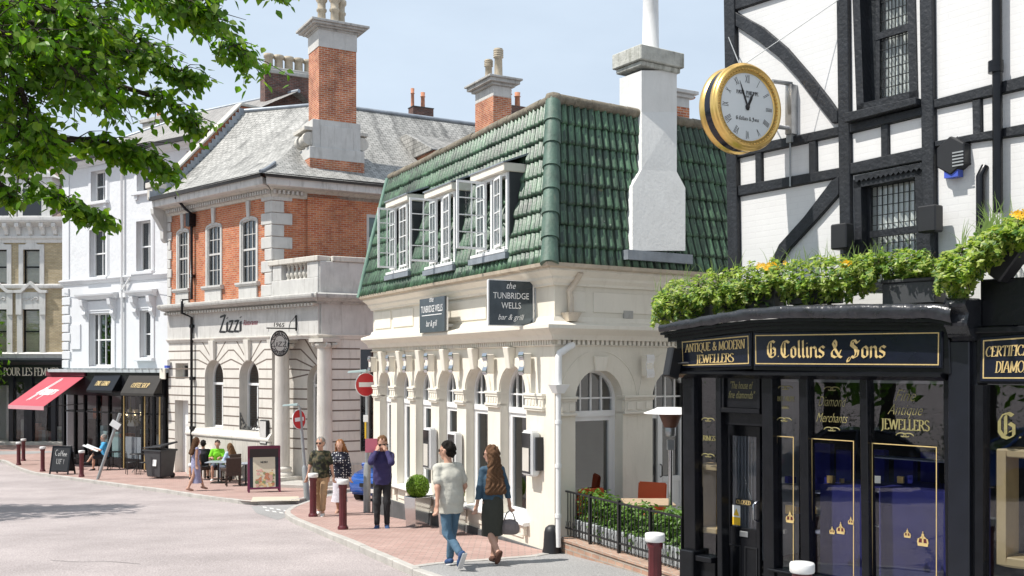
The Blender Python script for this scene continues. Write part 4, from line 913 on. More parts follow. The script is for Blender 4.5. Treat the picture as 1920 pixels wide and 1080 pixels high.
# ---- slate roof: flared slopes, ridge lines, corner chimney
RZ=10.7+H
gA=ZL.P(u1,.7,ZE+.2);gB=ZL.P(0,.7,ZE+.2)+ZR.N*.7;gC=ZR.P(9,.7,ZE+.2)
lin=3.4;rin=5.15
tA=ZL.P(u1-.1,-lin,RZ);pk=ZL.P(0,-lin,RZ)
A_=ZL.P(0,-lin,0);B_=ZR.P(0,-rin,0)
den=ZL.U.x*ZR.U.y-ZL.U.y*ZR.U.x;dx,dy=B_.x-A_.x,B_.y-A_.y;tt=(dx*ZR.U.y-dy*ZR.U.x)/den
pk=Vector((rx(606)*41.6,41.6,RZ));tC=pk+ZR.U*10.5
def flared(a,b,c,d,mb,n=7,m=10):
 """slope a-b eaves, d-c ridge, bell-cast at the foot"""
 rows=[]
 for j in range(n+1):
  t=j/n;zz=t**1.28;row=[]
  for i in range(m+1):
   s=i/m;p=a.lerp(b,s).lerp(d.lerp(c,s),t);p.z=a.z+(RZ-a.z)*(.18*t+.82*zz);row.append(p)
  rows.append(row)
 k=m+1;mb.add([p for r in rows for p in r],[(j*k+i,j*k+i+1,(j+1)*k+i+1,(j+1)*k+i)for j in range(n)for i in range(m)])
mb=MB();flared(gA,gB,pk,tA,mb);flared(gB,gC,tC,pk,mb)
roof=mb.build('roof',M['slate'],bank)
mb=MB();back=Vector((2,14,-4));mb.add([tA,pk,pk+Vector((1,9,-4)),tA+Vector((1,9,-4))],[(0,1,2,3)]);mb.add([pk,tC,tC+Vector((-3,8,-4)),pk+Vector((-2,9,-4))],[(0,1,2,3)]);mb.build('rear_roof',M['slate'],bank)
mb=MB();up=Vector((0,0,.04));mb.tube([tA+up,pk+up,tC+up],.09,8);mb.build('ridge',M['lead'],roof)
mb=MB()
hp=[gB.lerp(pk,t)for t in(0,.05,.12,.2)]
for p,t in zip(hp,(0,.05,.12,.2)):p.z=gB.z+(RZ-gB.z)*(.18*t+.82*t**1.28)+.05
mb.tube(hp,.06,8);mb.build('hip_lead',M['lead'],roof)
mb=MB()
pp=[ZL.P(u1+.02,.55,ZE+.25),ZL.P(u1+.02,.55,ZE+.75),ZL.P(u1+.02,.25,ZE+.75),ZL.P(u1+.02,-lin+.1,RZ+.25),ZL.P(u1+.02,-lin-.9,RZ+.25),ZL.P(u1+.02,-lin-.9,ZE)]
mb.prism(pp,ZL.U*.36);gp_=mb.build('gable_parapet',M['red_brick'],bank)
mb=MB()
for a,b in(((.30,ZE+.76),(-lin+.1,RZ+.26)),((-lin+.1,RZ+.26),(-lin-.95,RZ+.26))):
 mb.hexa([ZL.P(u1+x,a[0],a[1])for x in(-.05,.45)]+[ZL.P(u1+x,b[0],b[1])for x in(.45,-.05)]+[ZL.P(u1+x,a[0],a[1]+.13)for x in(-.05,.45)]+[ZL.P(u1+x,b[0],b[1]+.13)for x in(.45,-.05)])
ZL.box(mb,u1-.06,u1+.46,.1,.75,ZE+.66,ZE+.88);ZL.box(mb,u1+.0,u1+.40,.14,.7,ZE+.2,ZE+.66);mb.build('parapet_coping',M['stone'],gp_,.02)
mb=MB()
for k in range(26):
 t=k/26;a=gA.lerp(tA,t);a.z=gA.z+(RZ-gA.z)*(.18*t+.82*t**1.28);ZL_b=a-ZL.U*.02
 mb.box((ZL_b.x,ZL_b.y,a.z+.16),(.04,.22,.30),math.atan2(ZL.U.y,ZL.U.x))
mb.build('step_flashing',M['lead'],roof)
def stack(name,Fa,u0,u1_,w0,w1,z0,z1,mt,parent):
 mb=MB();Fa.box(mb,u0,u1_,w0,w1,z0,z1);return mb.build(name,mt,parent)
c0=ZR.u(581,-.3);c1=ZR.u(683,-.3);cz0=ZE;cza=ZR.z(640,302,-.3);czb=ZR.z(640,228,-.3);czc=ZR.z(640,92,-.3);czd=ZR.z(640,60,-.3)
D0=-.3;D1=-1.75
ck=stack('chimney',ZR,c0,c1,D1,D0,cz0,cza,M['chimney_brick'],bank)
mb=MB();ZR.box(mb,c0-.01,c1+.01,D1,D0+.015,cza,cza+(czb-cza)*.30);ZR.box(mb,c0+.12,c1-.12,D1+.1,D0-.06,cza+(czb-cza)*.30,czb);
ZR.box(mb,c0+.42,c1-.40,D0-.06,D0-.03,cza+.25,czb-.2)
mb.build('stone_band',M['stone_pale'],ck,.015)
mb=MB()
for s,uu in((-1,c0+.12),(1,c1-.12)):
 mb.cut()
 for k in range(3):mb.tube([ZR.P(uu+s*.10,D0-.1-k*.4,czb-.72),ZR.P(uu+s*.10,D0-.36-k*.4,czb-.72)],.20 if k%2 else .24,12)
 ZR.box(mb,uu+(0 if s>0 else-.3),uu+(.3 if s>0 else 0),D1+.1,D0-.07,czb-.42,czb-.3)
mb.build('scroll',M['stone'],ck)
mb=MB();s0,s1=ZR.u(598,-.37),ZR.u(668,-.37);ZR.box(mb,s0,s1,D1+.22,D0-.07,czb,czc);sh=mb.build('shaft',M['chimney_brick'],ck)
mb=MB();ZR.box(mb,s0-.02,s1+.02,D1+.20,D0-.05,czc,czd);mb.build('stone_band',M['stone_pale'],ck)
mb=MB()
for e,a,b in((.05,0,.10),(.16,.10,.2),(.28,.2,.32),(.36,.32,.46)):ZR.box(mb,s0-.02-e,s1+.02+e,D1+.20-e,D0-.05+e,czd+a*.62,czd+b*.62-.001)
mb.build('chimney_cap',M['stone_grey'],ck,.01)
mb=MB()
for px in(603,623,639):
 mb.cut();c=ZR.P(ZR.u(px,-1.0),-1.0+.25*(px==623),czd+.28);mb.lathe([(.20,0),(.16,.1),(.145,.55),(.19,.60),(.19,.66),(.15,.7),(.15,.9),(.21,.98),(.21,1.1),(.15,1.12),(.14,1.5)],c,14)
mb.build('chimney_pot',M['pot_buff'],ck)
dk=46.0;c=at(535,215,dk)
mb=MB();FD=Face((at(497,0,dk).x,dk),(.87,.494));us=FD.u(590);z1=FD.z(530,140)
FD.box(mb,0,us,-.8,.0,RZ-2.5,z1);pk2=mb.build('party_chimney',M['dark_brick'],bank)
mb=MB();FD.box(mb,-.06,us+.06,-.86,.06,z1,z1+.18);FD.box(mb,.0,us,-.8,.0,z1+.18,z1+.3);mb.build('chimney_cap',M['stone_grey'],pk2,.02)
mb=MB()
for k in range(5):
 mb.cut();c=FD.P(.28+k*.47,-.4,z1+.3);mb.lathe([(.2,0),(.19,.48),(.235,.5),(.235,.66),(.19,.67)],c,12)
mb.build('chimney_pot',M['pot_buff'],pk2)
mb=MB();q=[ZL.P(u1,0,0),ZL.P(u1,-8,0),ZR.P(7,-8,0),ZR.P(7,0,0)]
for a,b in zip(q,q[1:]):mb.add([a+Vector((0,0,GB)),b+Vector((0,0,GB)),b+Vector((0,0,ZE)),a+Vector((0,0,ZE))],[(0,1,2,3)])
mb.build('rear_wall',M['red_brick'],bank)
mb=MB();u=ZL.u(360,.1);mb.tube([ZL.P(u+.25,.66,ZE+.1),ZL.P(u+.1,.3,ZE-.35),ZL.P(u,.12,ZE-.5),ZL.P(u,.12,cornz+.5),ZL.P(u,.52,cornz+.45),ZL.P(u,.52,cornz-.05),ZL.P(u,.12,cornz-.2),ZL.P(u,.12,gz(38))],.055,8)
ZL.box(mb,u-.14,u+.14,.02,.3,ZE-1.0,ZE-.5)
for z in(ZC+1.2,cornz-.6,cornz-2.6,cornz-4.5):ZL.box(mb,u-.1,u+.1,0,.16,z,z+.12)
mb.build('drainpipe',M['black_paint'],bank)
# --- white rendered house with the coffee shop below
WO=ZL.P(u1+.36,-1.9,0)
FW=Face((WO.x,WO.y),(-.826,.563));WL=FW.u(119)
white=thing('white_house','tall white rendered house with sash windows above a dark glazed coffee shop front','building',(WO.x,WO.y,gz(41)))
WB=gz(42)-.5;WE=FW.z(300,279)
def owin(px0,px1,py0,py1):a=FW.uz(px0,py1);b=FW.uz(px1,py0);return(min(a[0],b[0]),max(a[0],b[0]),FW.z((px0+px1)/2,py1),FW.z((px0+px1)/2,py0))
WW=[owin(172,199,320,377),owin(258,287,301,358),owin(169,199,430,519),owin(257,284,414,508),owin(168,211,587,687),owin(263,284,582,670)]
ex=owin(350,369,282,305)
zs=FW.z(210,522)
mb=MB();FW.wall(mb,rect(.0,WL,zs,WE),[rect(*q)for q in WW[:4]+[ex]],0,.32);mb.build('rough_wall',M['white_rough'],white)
mb=MB();FW.wall(mb,rect(.0,WL,WB,zs),[rect(*q)for q in WW[4:]]+[rect(.38,WL-.3,gz(42)-.02,FW.z(230,694)-.12)],0,.32)
e=FW.P(WL,0,0);ee=e-FW.N*9;mb.add([e+Vector((0,0,WB)),ee+Vector((0,0,WB)),ee+Vector((0,0,WE)),e+Vector((0,0,WE))],[(0,1,2,3)])
mb.build('wall',M['white_wall'],white)
mb=MB();FW.mould(mb,0,WL+.05,[(0,zs-.16),(.04,zs-.16),(.10,zs-.04),(.14,zs),(.14,zs+.05),(0,zs+.10)],0,0,1);mb.build('string_course',M['white_wall'],white)
for k,(a,b,z0,z1)in enumerate(WW+[ex]):
 dep=-.30;f=MB();t=.06
 for q in((a,a+t,z0,z1),(b-t,b,z0,z1),(a+t,b-t,z1-t,z1),(a+t,b-t,z0,z0+t*1.4)):FW.box(f,q[0],q[1],dep,dep+.08,q[2],q[3])
 zm=(z0+z1)/2;FW.box(f,a+t,b-t,dep+.004,dep+.07,zm-.03,zm+.03)
 if k==4:
  for x in(.22,.78):FW.box(f,a+(b-a)*x-.05,a+(b-a)*x+.05,dep+.002,dep+.085,z0+t,z1-t)
  FW.box(f,(a+b)/2-.015,(a+b)/2+.015,dep+.01,dep+.06,z0+t,z1-t)
 else:FW.box(f,(a+b)/2-.015,(a+b)/2+.015,dep+.01,dep+.06,z0+t,z1-t)
 fo=f.build('window',M['gloss_white'],white)
 g=MB();FW.plate(g,rect(a+.02,b-.02,z0+.02,z1-.02),dep+.015,dep+.02);g.build('pane',M['glass_dark'],fo)
 c=MB();FW.plate(c,rect(a-.2,b+.2,z0-.2,z1+.2),dep-.35,dep-.34,0);c.build('blind',M['room_grey'],fo)  # dark backing sheet, grey in place of the dim room
 c=MB()
 for s0,s1 in((a,a+(b-a)*.32),(b-(b-a)*.32,b)):FW.plate(c,rect(s0,s1,z0,z1),dep-.12,dep-.10)
 c.build('curtain',M['curtain'],fo)
 if k>5:continue
 m=MB()
 if k<4:
  for q in((a-.16,a,z0,z1+.15),(b,b+.16,z0,z1+.15),(a,b,z1,z1+.15)):FW.box(m,q[0],q[1],-.02,.05,q[2],q[3])
  for q in((a-.22,a-.16,z0,z1+.21),(b+.16,b+.22,z0,z1+.21),(a-.16,b+.16,z1+.15,z1+.21)):FW.box(m,q[0],q[1],-.02,.03,q[2],q[3])
 else:
  for q in((a-.22,a,z0-.05,z1+.1),(b,b+.22,z0-.05,z1+.1),(a,b,z1,z1+.1)):FW.box(m,q[0],q[1],-.02,.05,q[2],q[3])
  FW.box(m,a-.15,b+.15,0,.08,z1+.1,z1+.55)
 m.build('window_surround',M['white_wall'],white)
 s=MB();FW.box(s,a-.25,b+.25,-.02,.18,z0-.16,z0-.02);
 s.build('window_sill',M['white_wall'],white,.015)
 if k<2:
  s=MB();FW.box(s,a-.1,a+.08,0,.1,z0-.34,z0-.165);s.cut();FW.box(s,b-.08,b+.1,0,.1,z0-.34,z0-.165);s.build('sill_bracket',M['white_wall'],white)
 if k>3:
  s=MB();FW.mould(s,a-.42,b+.42,[(0,z1+.60),(.20,z1+.62),(.30,z1+.72),(.40,z1+.78),(.42,z1+.86),(0,z1+.92)],0,.4,.4);s.build('window_hood',M['white_wall'],white)
  for x in(a-.3,b+.06):
   s=MB();s.prism([FW.P(x,p,q)for p,q in((0,z1+.6),(.36,z1+.6),(.33,z1+.35),(.18,z1+.15),(.22,z1-.05),(.12,z1-.22),(0,z1-.3))],FW.U*.24);s.build('hood_bracket',M['white_wall'],white,.015)
mb=MB()
for k in range(9):
 mb.cut();h=(zs-.25-FW.z(125,690))/9;FW.box(mb,WL-(.62 if k%2 else .5),WL+.03,0,.07,FW.z(125,690)+k*h,FW.z(125,690)+k*h+h*.86)
mb.build('quoin',M['white_wall'],white,.02)
mb=MB();FW.box(mb,WL-.5,WL+.02,0,.05,zs+.1,WE);mb.build('corner_pilaster',M['white_wall'],white)
a,b,z0,z1=owin(135,152,608,655);mb=MB();FW.box(mb,a,b,0,.06,z0,z1);p_=mb.build('wall_panel',M['white_wall'],white,.01)
mb=MB();FW.mould(mb,.05,WL+.4,[(-.6,WE-.2),(.06,WE-.2),(.08,WE-.12),(.40,WE-.06),(.42,WE),(-.6,WE+.02)]);mb.build('eaves',M['white_wall'],white)
mb=MB();FW.mould(mb,.05,WL+.45,[(.38,WE+.005),(.55,WE+.005),(.57,WE+.16),(.38,WE+.14)]);mb.build('gutter',M['gutter'],white)
ri=-5.2;WR=FW.z(488,186,-5.2)
mb=MB();p=[FW.P(.02,.5,WE+.12),FW.P(WL+.4,.5,WE+.12),FW.P(WL-3.0,ri,WR),FW.P(.02,ri,WR)];mb.add(p,[(0,1,2,3)]);mb.add([p[1],FW.P(WL+.4,2*ri,WE),p[2]],[(0,1,2)]);mb.add([p[3],p[2],FW.P(WL+.4,2*ri,WE),FW.P(.02,2*ri,WE)],[(0,1,2,3)])
rf=mb.build('roof',M['slate_brown'],white);mb=MB();mb.tube([p[1],p[2],p[3]],.09,8);mb.build('ridge',M['lead'],rf)
cu=FW.u(300,-4.8);cz=FW.z(300,232,-4.8);mb=MB();FW.box(mb,cu-.75,cu+.75,-5.3,-4.3,WR-1.6,cz);ck=mb.build('chimney',M['stone_grey'],white,.02);mb=MB();FW.box(mb,cu-.85,cu+.85,-5.4,-4.2,cz,cz+.2);mb.build('chimney_cap',M['stone_grey'],ck,.02)
mb=MB();mb.lathe([(.17,0),(.15,.5),(.19,.55),(.19,.62)],FW.P(cu,-4.8,cz+.2),12);mb.build('chimney_pot',M['terracotta'],ck)
mb=MB();u=FW.u(229,.1);mb.tube([FW.P(u,.5,WE),FW.P(u,.12,WE-.4),FW.P(u,.1,FW.z(228,690))],.06,8)
uu=FW.u(246,.1);mb.tube([FW.P(uu,.08,zs+.1),FW.P(u,.12,zs-.6)],.04,6);FW.box(mb,FW.u(238),FW.u(228),0,.12,FW.z(230,558),FW.z(230,549));mb.build('drainpipe',M['gloss_white'],white)
# ---- shop front: glazed bay under a lead roof
SZ1=FW.z(230,694);pj=2.0;zf=FW.z(230,742,pj)
shop=MB();fl=lambda px:FW.u(px,pj)
sa,sb=FW.u(309,.3),FW.u(160,pj)
cham=FW.u(258,pj)
plan=[(FW.u(304,.05),.05),(FW.u(268,pj),pj),(FW.u(207,pj),pj),(FW.u(186,pj),pj),(WL-.05,pj)]
SL=FW.u(121,pj);rf2=MB();rp=[(.05,.0),(FW.u(311,pj+.1),pj+.1),(FW.u(92,pj+.2),pj+.25),(WL+.3,-.02)]
rf2.prism([FW.P(a,b,SZ1-.08)for a,b in rp],Vector((0,0,.12)))
for k in range(16):t=k/16;x=rp[0][0]+(SL-rp[0][0])*t;rf2.box(FW.P(x,pj*.55,SZ1+.06),(.05,pj*1.1,.05),math.atan2(FW.N.y,FW.N.x)-math.pi/2)
rfo=rf2.build('shop_roof',mat('pale_lead',(.42,.46,.47),.6,.2,3,.1,20,streak=.3,scol=(.2,.2,.2)),white)
fs=MB();FW.box(fs,FW.u(309,pj),SL+.1,pj-.1,pj+.07,zf,SZ1-.085);fs.build('fascia',M['black_paint'],white)
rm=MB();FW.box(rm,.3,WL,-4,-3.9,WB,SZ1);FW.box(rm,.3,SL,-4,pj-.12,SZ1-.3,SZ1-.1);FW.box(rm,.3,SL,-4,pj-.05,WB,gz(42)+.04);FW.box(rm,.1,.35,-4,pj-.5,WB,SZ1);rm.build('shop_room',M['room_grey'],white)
df=MB();rnd=random.Random(5)
for x0,x1,y0,y1,m_ in((184,224,812,868,1),(228,268,820,868,4),(200,226,815,822,3),(165,178,790,866,2)):FW.box(df,FW.u(x0,pj-.3),FW.u(x1,pj-.3),pj-.4,pj-.3,FW.z(230,y1,pj),FW.z(230,y0,pj),m_);df.cut()
for k in range(16):
 px=rnd.uniform(165,300);u=FW.u(px,1.0);w_=rnd.uniform(-.8,1.5);z=gz(42)+rnd.uniform(.3,2.0);q=rnd.uniform(.15,.5);df.cut();FW.box(df,u-q/2,u+q/2,w_,w_+.2,z,z+rnd.uniform(.2,.9),rnd.randrange(4))
df.build('shop_display',[M['cream'],mat('pale_aqua',(.30,.44,.42),.6,.1),M['wicker'],M['terracotta'],M['trough']],white)
fr=MB();gl=MB();zb=gz(42)+.42
seg=[((FW.u(309,pj-.35),pj-.35),(FW.u(289,pj-.12),pj-.12)),((FW.u(289,pj-.12),pj-.12),(FW.u(268,pj),pj)),((FW.u(268,pj),pj),(FW.u(231,pj),pj)),((FW.u(231,pj),pj),(FW.u(206,pj),pj)),((FW.u(206,pj),pj),(FW.u(184,pj),pj)),((FW.u(184,pj),pj),(FW.u(160,pj),pj)),((FW.u(160,pj),pj),(FW.u(142,pj),pj)),((FW.u(142,pj),pj),(SL,pj)),((SL,pj),(SL+.3,.06))]
for k,(p,q)in enumerate(seg):
 a,b=FW.P(p[0],p[1],0),FW.P(q[0],q[1],0);F=Face((a.x,a.y),(b.x-a.x,b.y-a.y));L_=(b-a).length
 for x in(0,L_):F.box(fr,x-.05,x+.05,-.07,.06,gz(42),zf+.1)
 F.box(fr,.05,L_-.05,-.05,.05,gz(42)-.1,zb);F.box(fr,.05,L_-.05,-.04,.04,zf-.02,zf+.12);F.box(fr,.05,L_-.05,-.03,.03,zf-.75,zf-.68)
 gl.add([F.P(.0,-.01,zb),F.P(L_,-.01,zb),F.P(L_,-.01,zf),F.P(0,-.01,zf)],[(0,1,2,3)])
fro=fr.build('shop_frame',M['black_paint'],white);gl.build('pane',M['glass_shop'],fro)
gp_=MB()
for px in(271,232,299):u=FW.u(px,pj+.08);gp_.cut();gp_.tube([FW.P(u,pj+.07,gz(42)),FW.P(u,pj+.07,zf)],.03,8)
gp_.build('brass_post',M['gold_paint'],fro)
for(x0,x1,y0,y1),txt in(((178,226,703,733),'FINE GRIND'),((242,304,704,737),'COFFEE SHOP')):
 a=FW.u(x0,pj+.1);b=FW.u(x1,pj+.1);zt,zb_=FW.z(240,y0,pj+.1),FW.z(240,y1,pj+.45);m=MB()
 w0_,w1_=pj+.09,pj+.5;m.add([FW.P(a,w0_,zt),FW.P(b,w0_,zt),FW.P(b,w1_,zb_),FW.P(a,w1_,zb_)],[(0,1,2,3)]);m.add([FW.P(a,w1_,zb_),FW.P(b,w1_,zb_),FW.P(b,w1_,zb_-.1),FW.P(a,w1_,zb_-.1)],[(0,1,2,3)])
 for u in(a,b):m.add([FW.P(u,w0_,zt),FW.P(u,w1_,zb_),FW.P(u,w0_,zb_)],[(0,1,2)])
 bo=m.build('shop_blind',M['black_paint']if x0<200 else mat('brown_blind',(.028,.025,.022),.8,.2),white)
 uc=(a+b)/2;write('lettering',lambda x,y,l:FW.P(uc-x,pj+.31+l-(y-.15)*.62,(zt+zb_)/2+(y-.15)*.8),txt,ROMAN,.22,abs(b-a)*.52,M['gold_paint'],bo)
AWZ=FW.z(130,706,pj);ax0,ax1=FW.u(161,pj),FW.u(94,pj);dz=AWZ-FW.z(60,761,pj+1.9)
aw_=MB();q=[FW.P(ax0,pj+.08,AWZ),FW.P(ax1,pj+.08,AWZ),FW.P(ax1,pj+1.9,AWZ-dz),FW.P(ax0,pj+1.9,AWZ-dz)]
aw_.prism(q,Vector((0,0,-.012)));awn=aw_.build('awning',M['awning'],white)
v=MB();v.prism([q[3],q[2],q[2]+Vector((0,0,-.16)),q[3]+Vector((0,0,-.16))],FW.N*.012);v.build('valance',mat('awning_pale',(.60,.30,.33),.85,.08),awn)
v=MB();FW.box(v,ax0-.1,ax1+.1,pj-.1,pj+.14,AWZ+.02,AWZ+.22);v.build('awning_box',M['awning_dark'],awn)
v=MB()
for u in(ax0+.05,ax1-.05):v.cut();v.tube([FW.P(u,pj+.07,AWZ-1.15),FW.P(u,pj+1.85,AWZ-dz-.03)],.018,6)
v.build('awning_arm',M['black_iron'],awn)
n_=(q[1]-q[0]).cross(q[3]-q[0]).normalized();n_=n_ if n_.z>0 else-n_;mid=(q[0]+q[2])/2;ex_=-(q[1]-q[0]).normalized();ey_=(q[0]-q[3]).normalized()
lay=lambda x,y,l:mid+ex_*x+ey_*y+n_*(.012+l)
mbx=MB()
SCR={'H':(.62,[[(.0,.1),(.2,.35),(.42,1.3),(.34,.95),(.14,-.45)],[(.62,1.2),(.36,-.4)],[(.05,.2),(.35,.5),(.62,.45)]]),'o':(.3,[_arc(.14,.2,.13,.2,0,360,10)]),'p':(.32,[[(.04,.4),(-.04,-.35)],_arc(.15,.2,.12,.2,0,360,10)]),'e':(.28,[[(.02,.2),(.24,.24)]+_arc(.13,.2,.12,.2,20,320,9)]),'r':(.24,[[(.04,.4),(.04,0)],[(.04,.3),(.2,.4)]]),'s':(.26,[[(.22,.36),(.06,.3),(.2,.1),(.02,.02)]]),' ':(.2,[])}
write('lettering',lambda x,y,l:lay(x+.2,y-.3,l),'Hoopers',SCR,.95,1.35,M['letter_white'],awn,nib=.12,ang=20,thin=.09,slant=.25)
def wallbox(name,label,cat,F,u,w_,z,sz,mt,group=None,bev=.012):
 t=thing(name,label,cat,F.P(u,w_,z),math.atan2(F.U.y,F.U.x),group);b=MB();b.box((0,0,0),sz);b.build('casing',mt,t,bev,local=True);return t
t=wallbox('alarm_box','small blue and white alarm box at the party wall above the coffee shop','alarm box',ZL,u1-.12,.12,ZL.z(318,681),(.22,.12,.3),M['sign_white']);b=MB();b.box((0,0,-.14),(.222,.122,.1));b.build('blue_base',M['alarm_blue'],t,local=True)
t=wallbox('wall_plaque','white square plate with a red dot beside the coffee shop blind','sign',FW,FW.u(306,pj+.1),pj+.12,FW.z(306,701,pj),(.34,.06,.42),M['cream_trim']);b=MB();b.lathe([(.05,0),(.05,.01)],(0,0,0),12,M=Matrix.Rotation(R(90),3,'X'));b.build('red_dot',M['sign_red'],t,local=True)
b.v=b.v
t=thing('chandelier','glass chandelier with lit candle bulbs hanging in the coffee shop window','chandelier',FW.P(FW.u(245,pj-.5),pj-.5,FW.z(245,785,pj-.5)))
b=MB();b.tube([(0,0,.9),(0,0,.1)],.012,6);b.lathe([(.02,.5),(.08,.35),(.03,.2),(.09,.05),(.03,-.1),(.0,-.2)],(0,0,0),10)
for k in range(8):
 a=k*math.pi/4;c,s_=math.cos(a),math.sin(a);b.tube([(0,0,.1),(.22*c,.22*s_,-.05),(.42*c,.42*s_,.05),(.42*c,.42*s_,.14)],.014,5)
 for j in range(3):b.lathe([(.0,-.06),(.02,0),(0,.05)],(.3*c+j*.05*c,.3*s_+.05*j*s_,-.1-.05*j),5)
b.build('chandelier_frame',M['gold_dim'],t,local=True)
em=bpy.data.materials.new('lit_bulb');em.use_nodes=True;em.node_tree.nodes['Principled BSDF'].inputs['Emission Color'].default_value=(1,.75,.4,1);em.node_tree.nodes['Principled BSDF'].inputs['Emission Strength'].default_value=4
for k in range(8):b=MB();a=k*math.pi/4;b.lathe([(.02,0),(.032,.04),(.0,.12)],(.42*math.cos(a),.42*math.sin(a),.15),8);b.build('bulb',em,t,local=True)
# --- yellow brick terrace at the far left
YD=56.0;FY=Face((rx(124)*YD,YD),(-1,.02));YB=gz(56)-.4
yel=thing('brick_terrace','yellow brick terrace with white stone window surrounds over a dark boutique front','building',(rx(60)*YD,YD,gz(YD)))
YW=12.0
def yw(px0,px1,py0,py1):return(FY.u(px1),FY.u(px0),FY.z(60,py1),FY.z(60,py0))
pit=FY.u(0)-FY.u(61.5)
rows=[(yw(44,76,468,533),0),(yw(43,76,580,663),1)]
hol=[]
for(a,b,z0,z1),k in rows:
 for j in range(-1,5):hol.append((a+j*pit+.02,b+j*pit,z0,z1,k))
hol=[h for h in hol if h[0]>.15 and h[1]<YW-.1]
ycz=FY.z(60,447);yfz=FY.z(60,667)
mb=MB();FY.wall(mb,rect(-3.5,YW,YB,ycz+.1),[rect(*h[:4])for h in hol]+[rect(-3.2,YW-.2,gz(YD)+.02,FY.z(60,709))],0,.2);mb.build('wall',M['yellow_brick'],yel)
mb=MB();prof=[(0,ycz-.25),(.08,ycz-.25),(.10,ycz-.1),(.2,ycz),(.2,ycz+.12),(.12,ycz+.14),(.12,ycz+.6),(.5,ycz+.85),(.55,ycz+.95),(.55,ycz+1.1),(0,ycz+1.2)]
FY.mould(mb,-3.5,YW,prof);mb.build('cornice',mat('grey_white',(.62,.61,.59),.8,.1,2,.15,25,streak=.5,scol=(.25,.24,.22)),yel)
GW=M['grey_white']=bpy.data.materials['grey_white']
mb=MB()
for k in range(22):mb.cut();u=-3+k*.68;mb.prism([FY.P(u,p,q)for p,q in((.12,ycz+.15),(.25,ycz+.2),(.3,ycz+.4),(.48,ycz+.6),(.48,ycz+.8),(.12,ycz+.8))],FY.U*.22)
mb.build('bracket',GW,yel)
mb=MB();zz=FY.z(60,534);FY.mould(mb,-3.5,YW,[(0,zz-.2),(.1,zz-.2),(.14,zz-.1),(.14,zz),(0,zz+.05)]);mb.build('string_course',GW,yel)
mb=MB();FY.mould(mb,-3.5,YW,[(0,yfz-.25),(.12,yfz-.25),(.16,yfz),(.2,yfz+.1),(0,yfz+.2)]);mb.build('string_course',GW,yel)
for(a,b,z0,z1,k)in hol:
 f=MB();t=.07
 for q in((a,a+t,z0,z1),(b-t,b,z0,z1),(a+t,b-t,z1-t,z1),(a+t,b-t,z0,z0+t),(a+t,b-t,(z0+z1)/2-.04,(z0+z1)/2+.04)):FY.box(f,q[0],q[1],-.2,-.12,q[2],q[3])
 fo=f.build('window',M['black_paint'],yel);g=MB();FY.plate(g,rect(a,b,z0,z1),-.185,-.18);g.build('pane',M['glass'],fo)
 s=MB();n=26
 for j in range(n):
  zz=z0+(z1-z0)*(j+.5)/n;s.hexa([FY.P(x,w_,zz+dz_)for dz_,pr in((-.02,0),(.02,1))for x,w_ in((a,-.30),(b,-.30),(b,-.26-.05*pr),(a,-.26-.05*pr))])
 FY.plate(s,rect(a,b,z0,z1),-.33,-.32);s.build('blind',M['blind'],fo);g=MB();FY.plate(g,rect(a,b,z0,z1),-.45,-.44);g.build('room',M['dark_room'],fo)
 s=MB();e=.24 if k==0 else .3
 for q in((a-e,a,z0-.05,z1),(b,b+e,z0-.05,z1),(a-e,b+e,z1,z1+.28)):FY.box(s,q[0],q[1],-.02,.07,q[2],q[3])
 if k==0:
  uc=(a+b)/2;s.prism([FY.P(uc+x,0,z1+.28+z)for x,z in((-.35,0),(.35,0),(.2,.12),(0,.3),(-.2,.12))],FY.N*.07)
 else:
  for x in(a-.34,b+.02):FY.box(s,x,x+.32,.07,.13,z1-.3,z1+.9)
  FY.box(s,a-.02,b+.02,0,.05,z1+.28,z1+.95)
  uc=(a+b)/2;hw=(b-a)/2
  for sg in(-1,1):s.prism([FY.P(uc+sg*x,0,z1+z)for x,z in((0,1.35),(hw+.02,.9),(hw+.45,.9),(hw+.45,1.05),(hw+.05,1.08),(0,1.55))],FY.N*.2)
  for x in(-.3,0,.3):s.tube([FY.P(uc+x+.14*(1-i/11)*math.cos(i*.7),.07,z1+.55+.14*(1-i/11)*math.sin(i*.7))for i in range(10)],.03,5)
 s.build('window_surround',GW,yel)
mb=MB();z1=ycz+1.15;mb.add([FY.P(-3.5,.1,z1),FY.P(YW,.1,z1),FY.P(YW,-1.5,z1+3.4),FY.P(-3.5,-1.5,z1+3.4)],[(0,1,2,3)]);mb.add([FY.P(-3.5,-1.5,z1+3.4),FY.P(YW,-1.5,z1+3.4),FY.P(YW,-7,z1+3.6),FY.P(-3.5,-7,z1+3.6)],[(0,1,2,3)])
rf=mb.build('roof',bricks('brown_tiles',(.20,.15,.125),(.29,.22,.19),(.08,.07,.06),.26,.2,.01,.8,.8),yel)
for px in(62,62-61.5):
 u=FY.u(px);d=MB();FY.box(d,u-1.1,u+1.1,-1.3,.12,z1,z1+2.2);dd=d.build('dormer',GW,rf,.02);g=MB();FY.box(g,u-.52,u+.52,.10,.125,z1+.1,z1+1.6);g.build('pane',M['car_glass'],dd)
 g=MB();g.prism([FY.P(u+x,.2,z1+z)for x,z in((-1.3,2.2),(1.3,2.2),(0,3.0))],-FY.N*1.5);g.build('pediment',GW,dd)
sz1=FY.z(60,682);szb=FY.z(60,832);szf=FY.z(60,706);gsy=gz(YD)
mb=MB();FY.mould(mb,-3.5,YW,[(0,sz1-.05),(.45,sz1-.05),(.5,sz1+.1),(.5,sz1+.2),(0,sz1+.35)]);FY.box(mb,-3.5,YW,0,.25,szf,sz1-.051);sh=mb.build('shop_fascia',M['navy_paint'],yel)
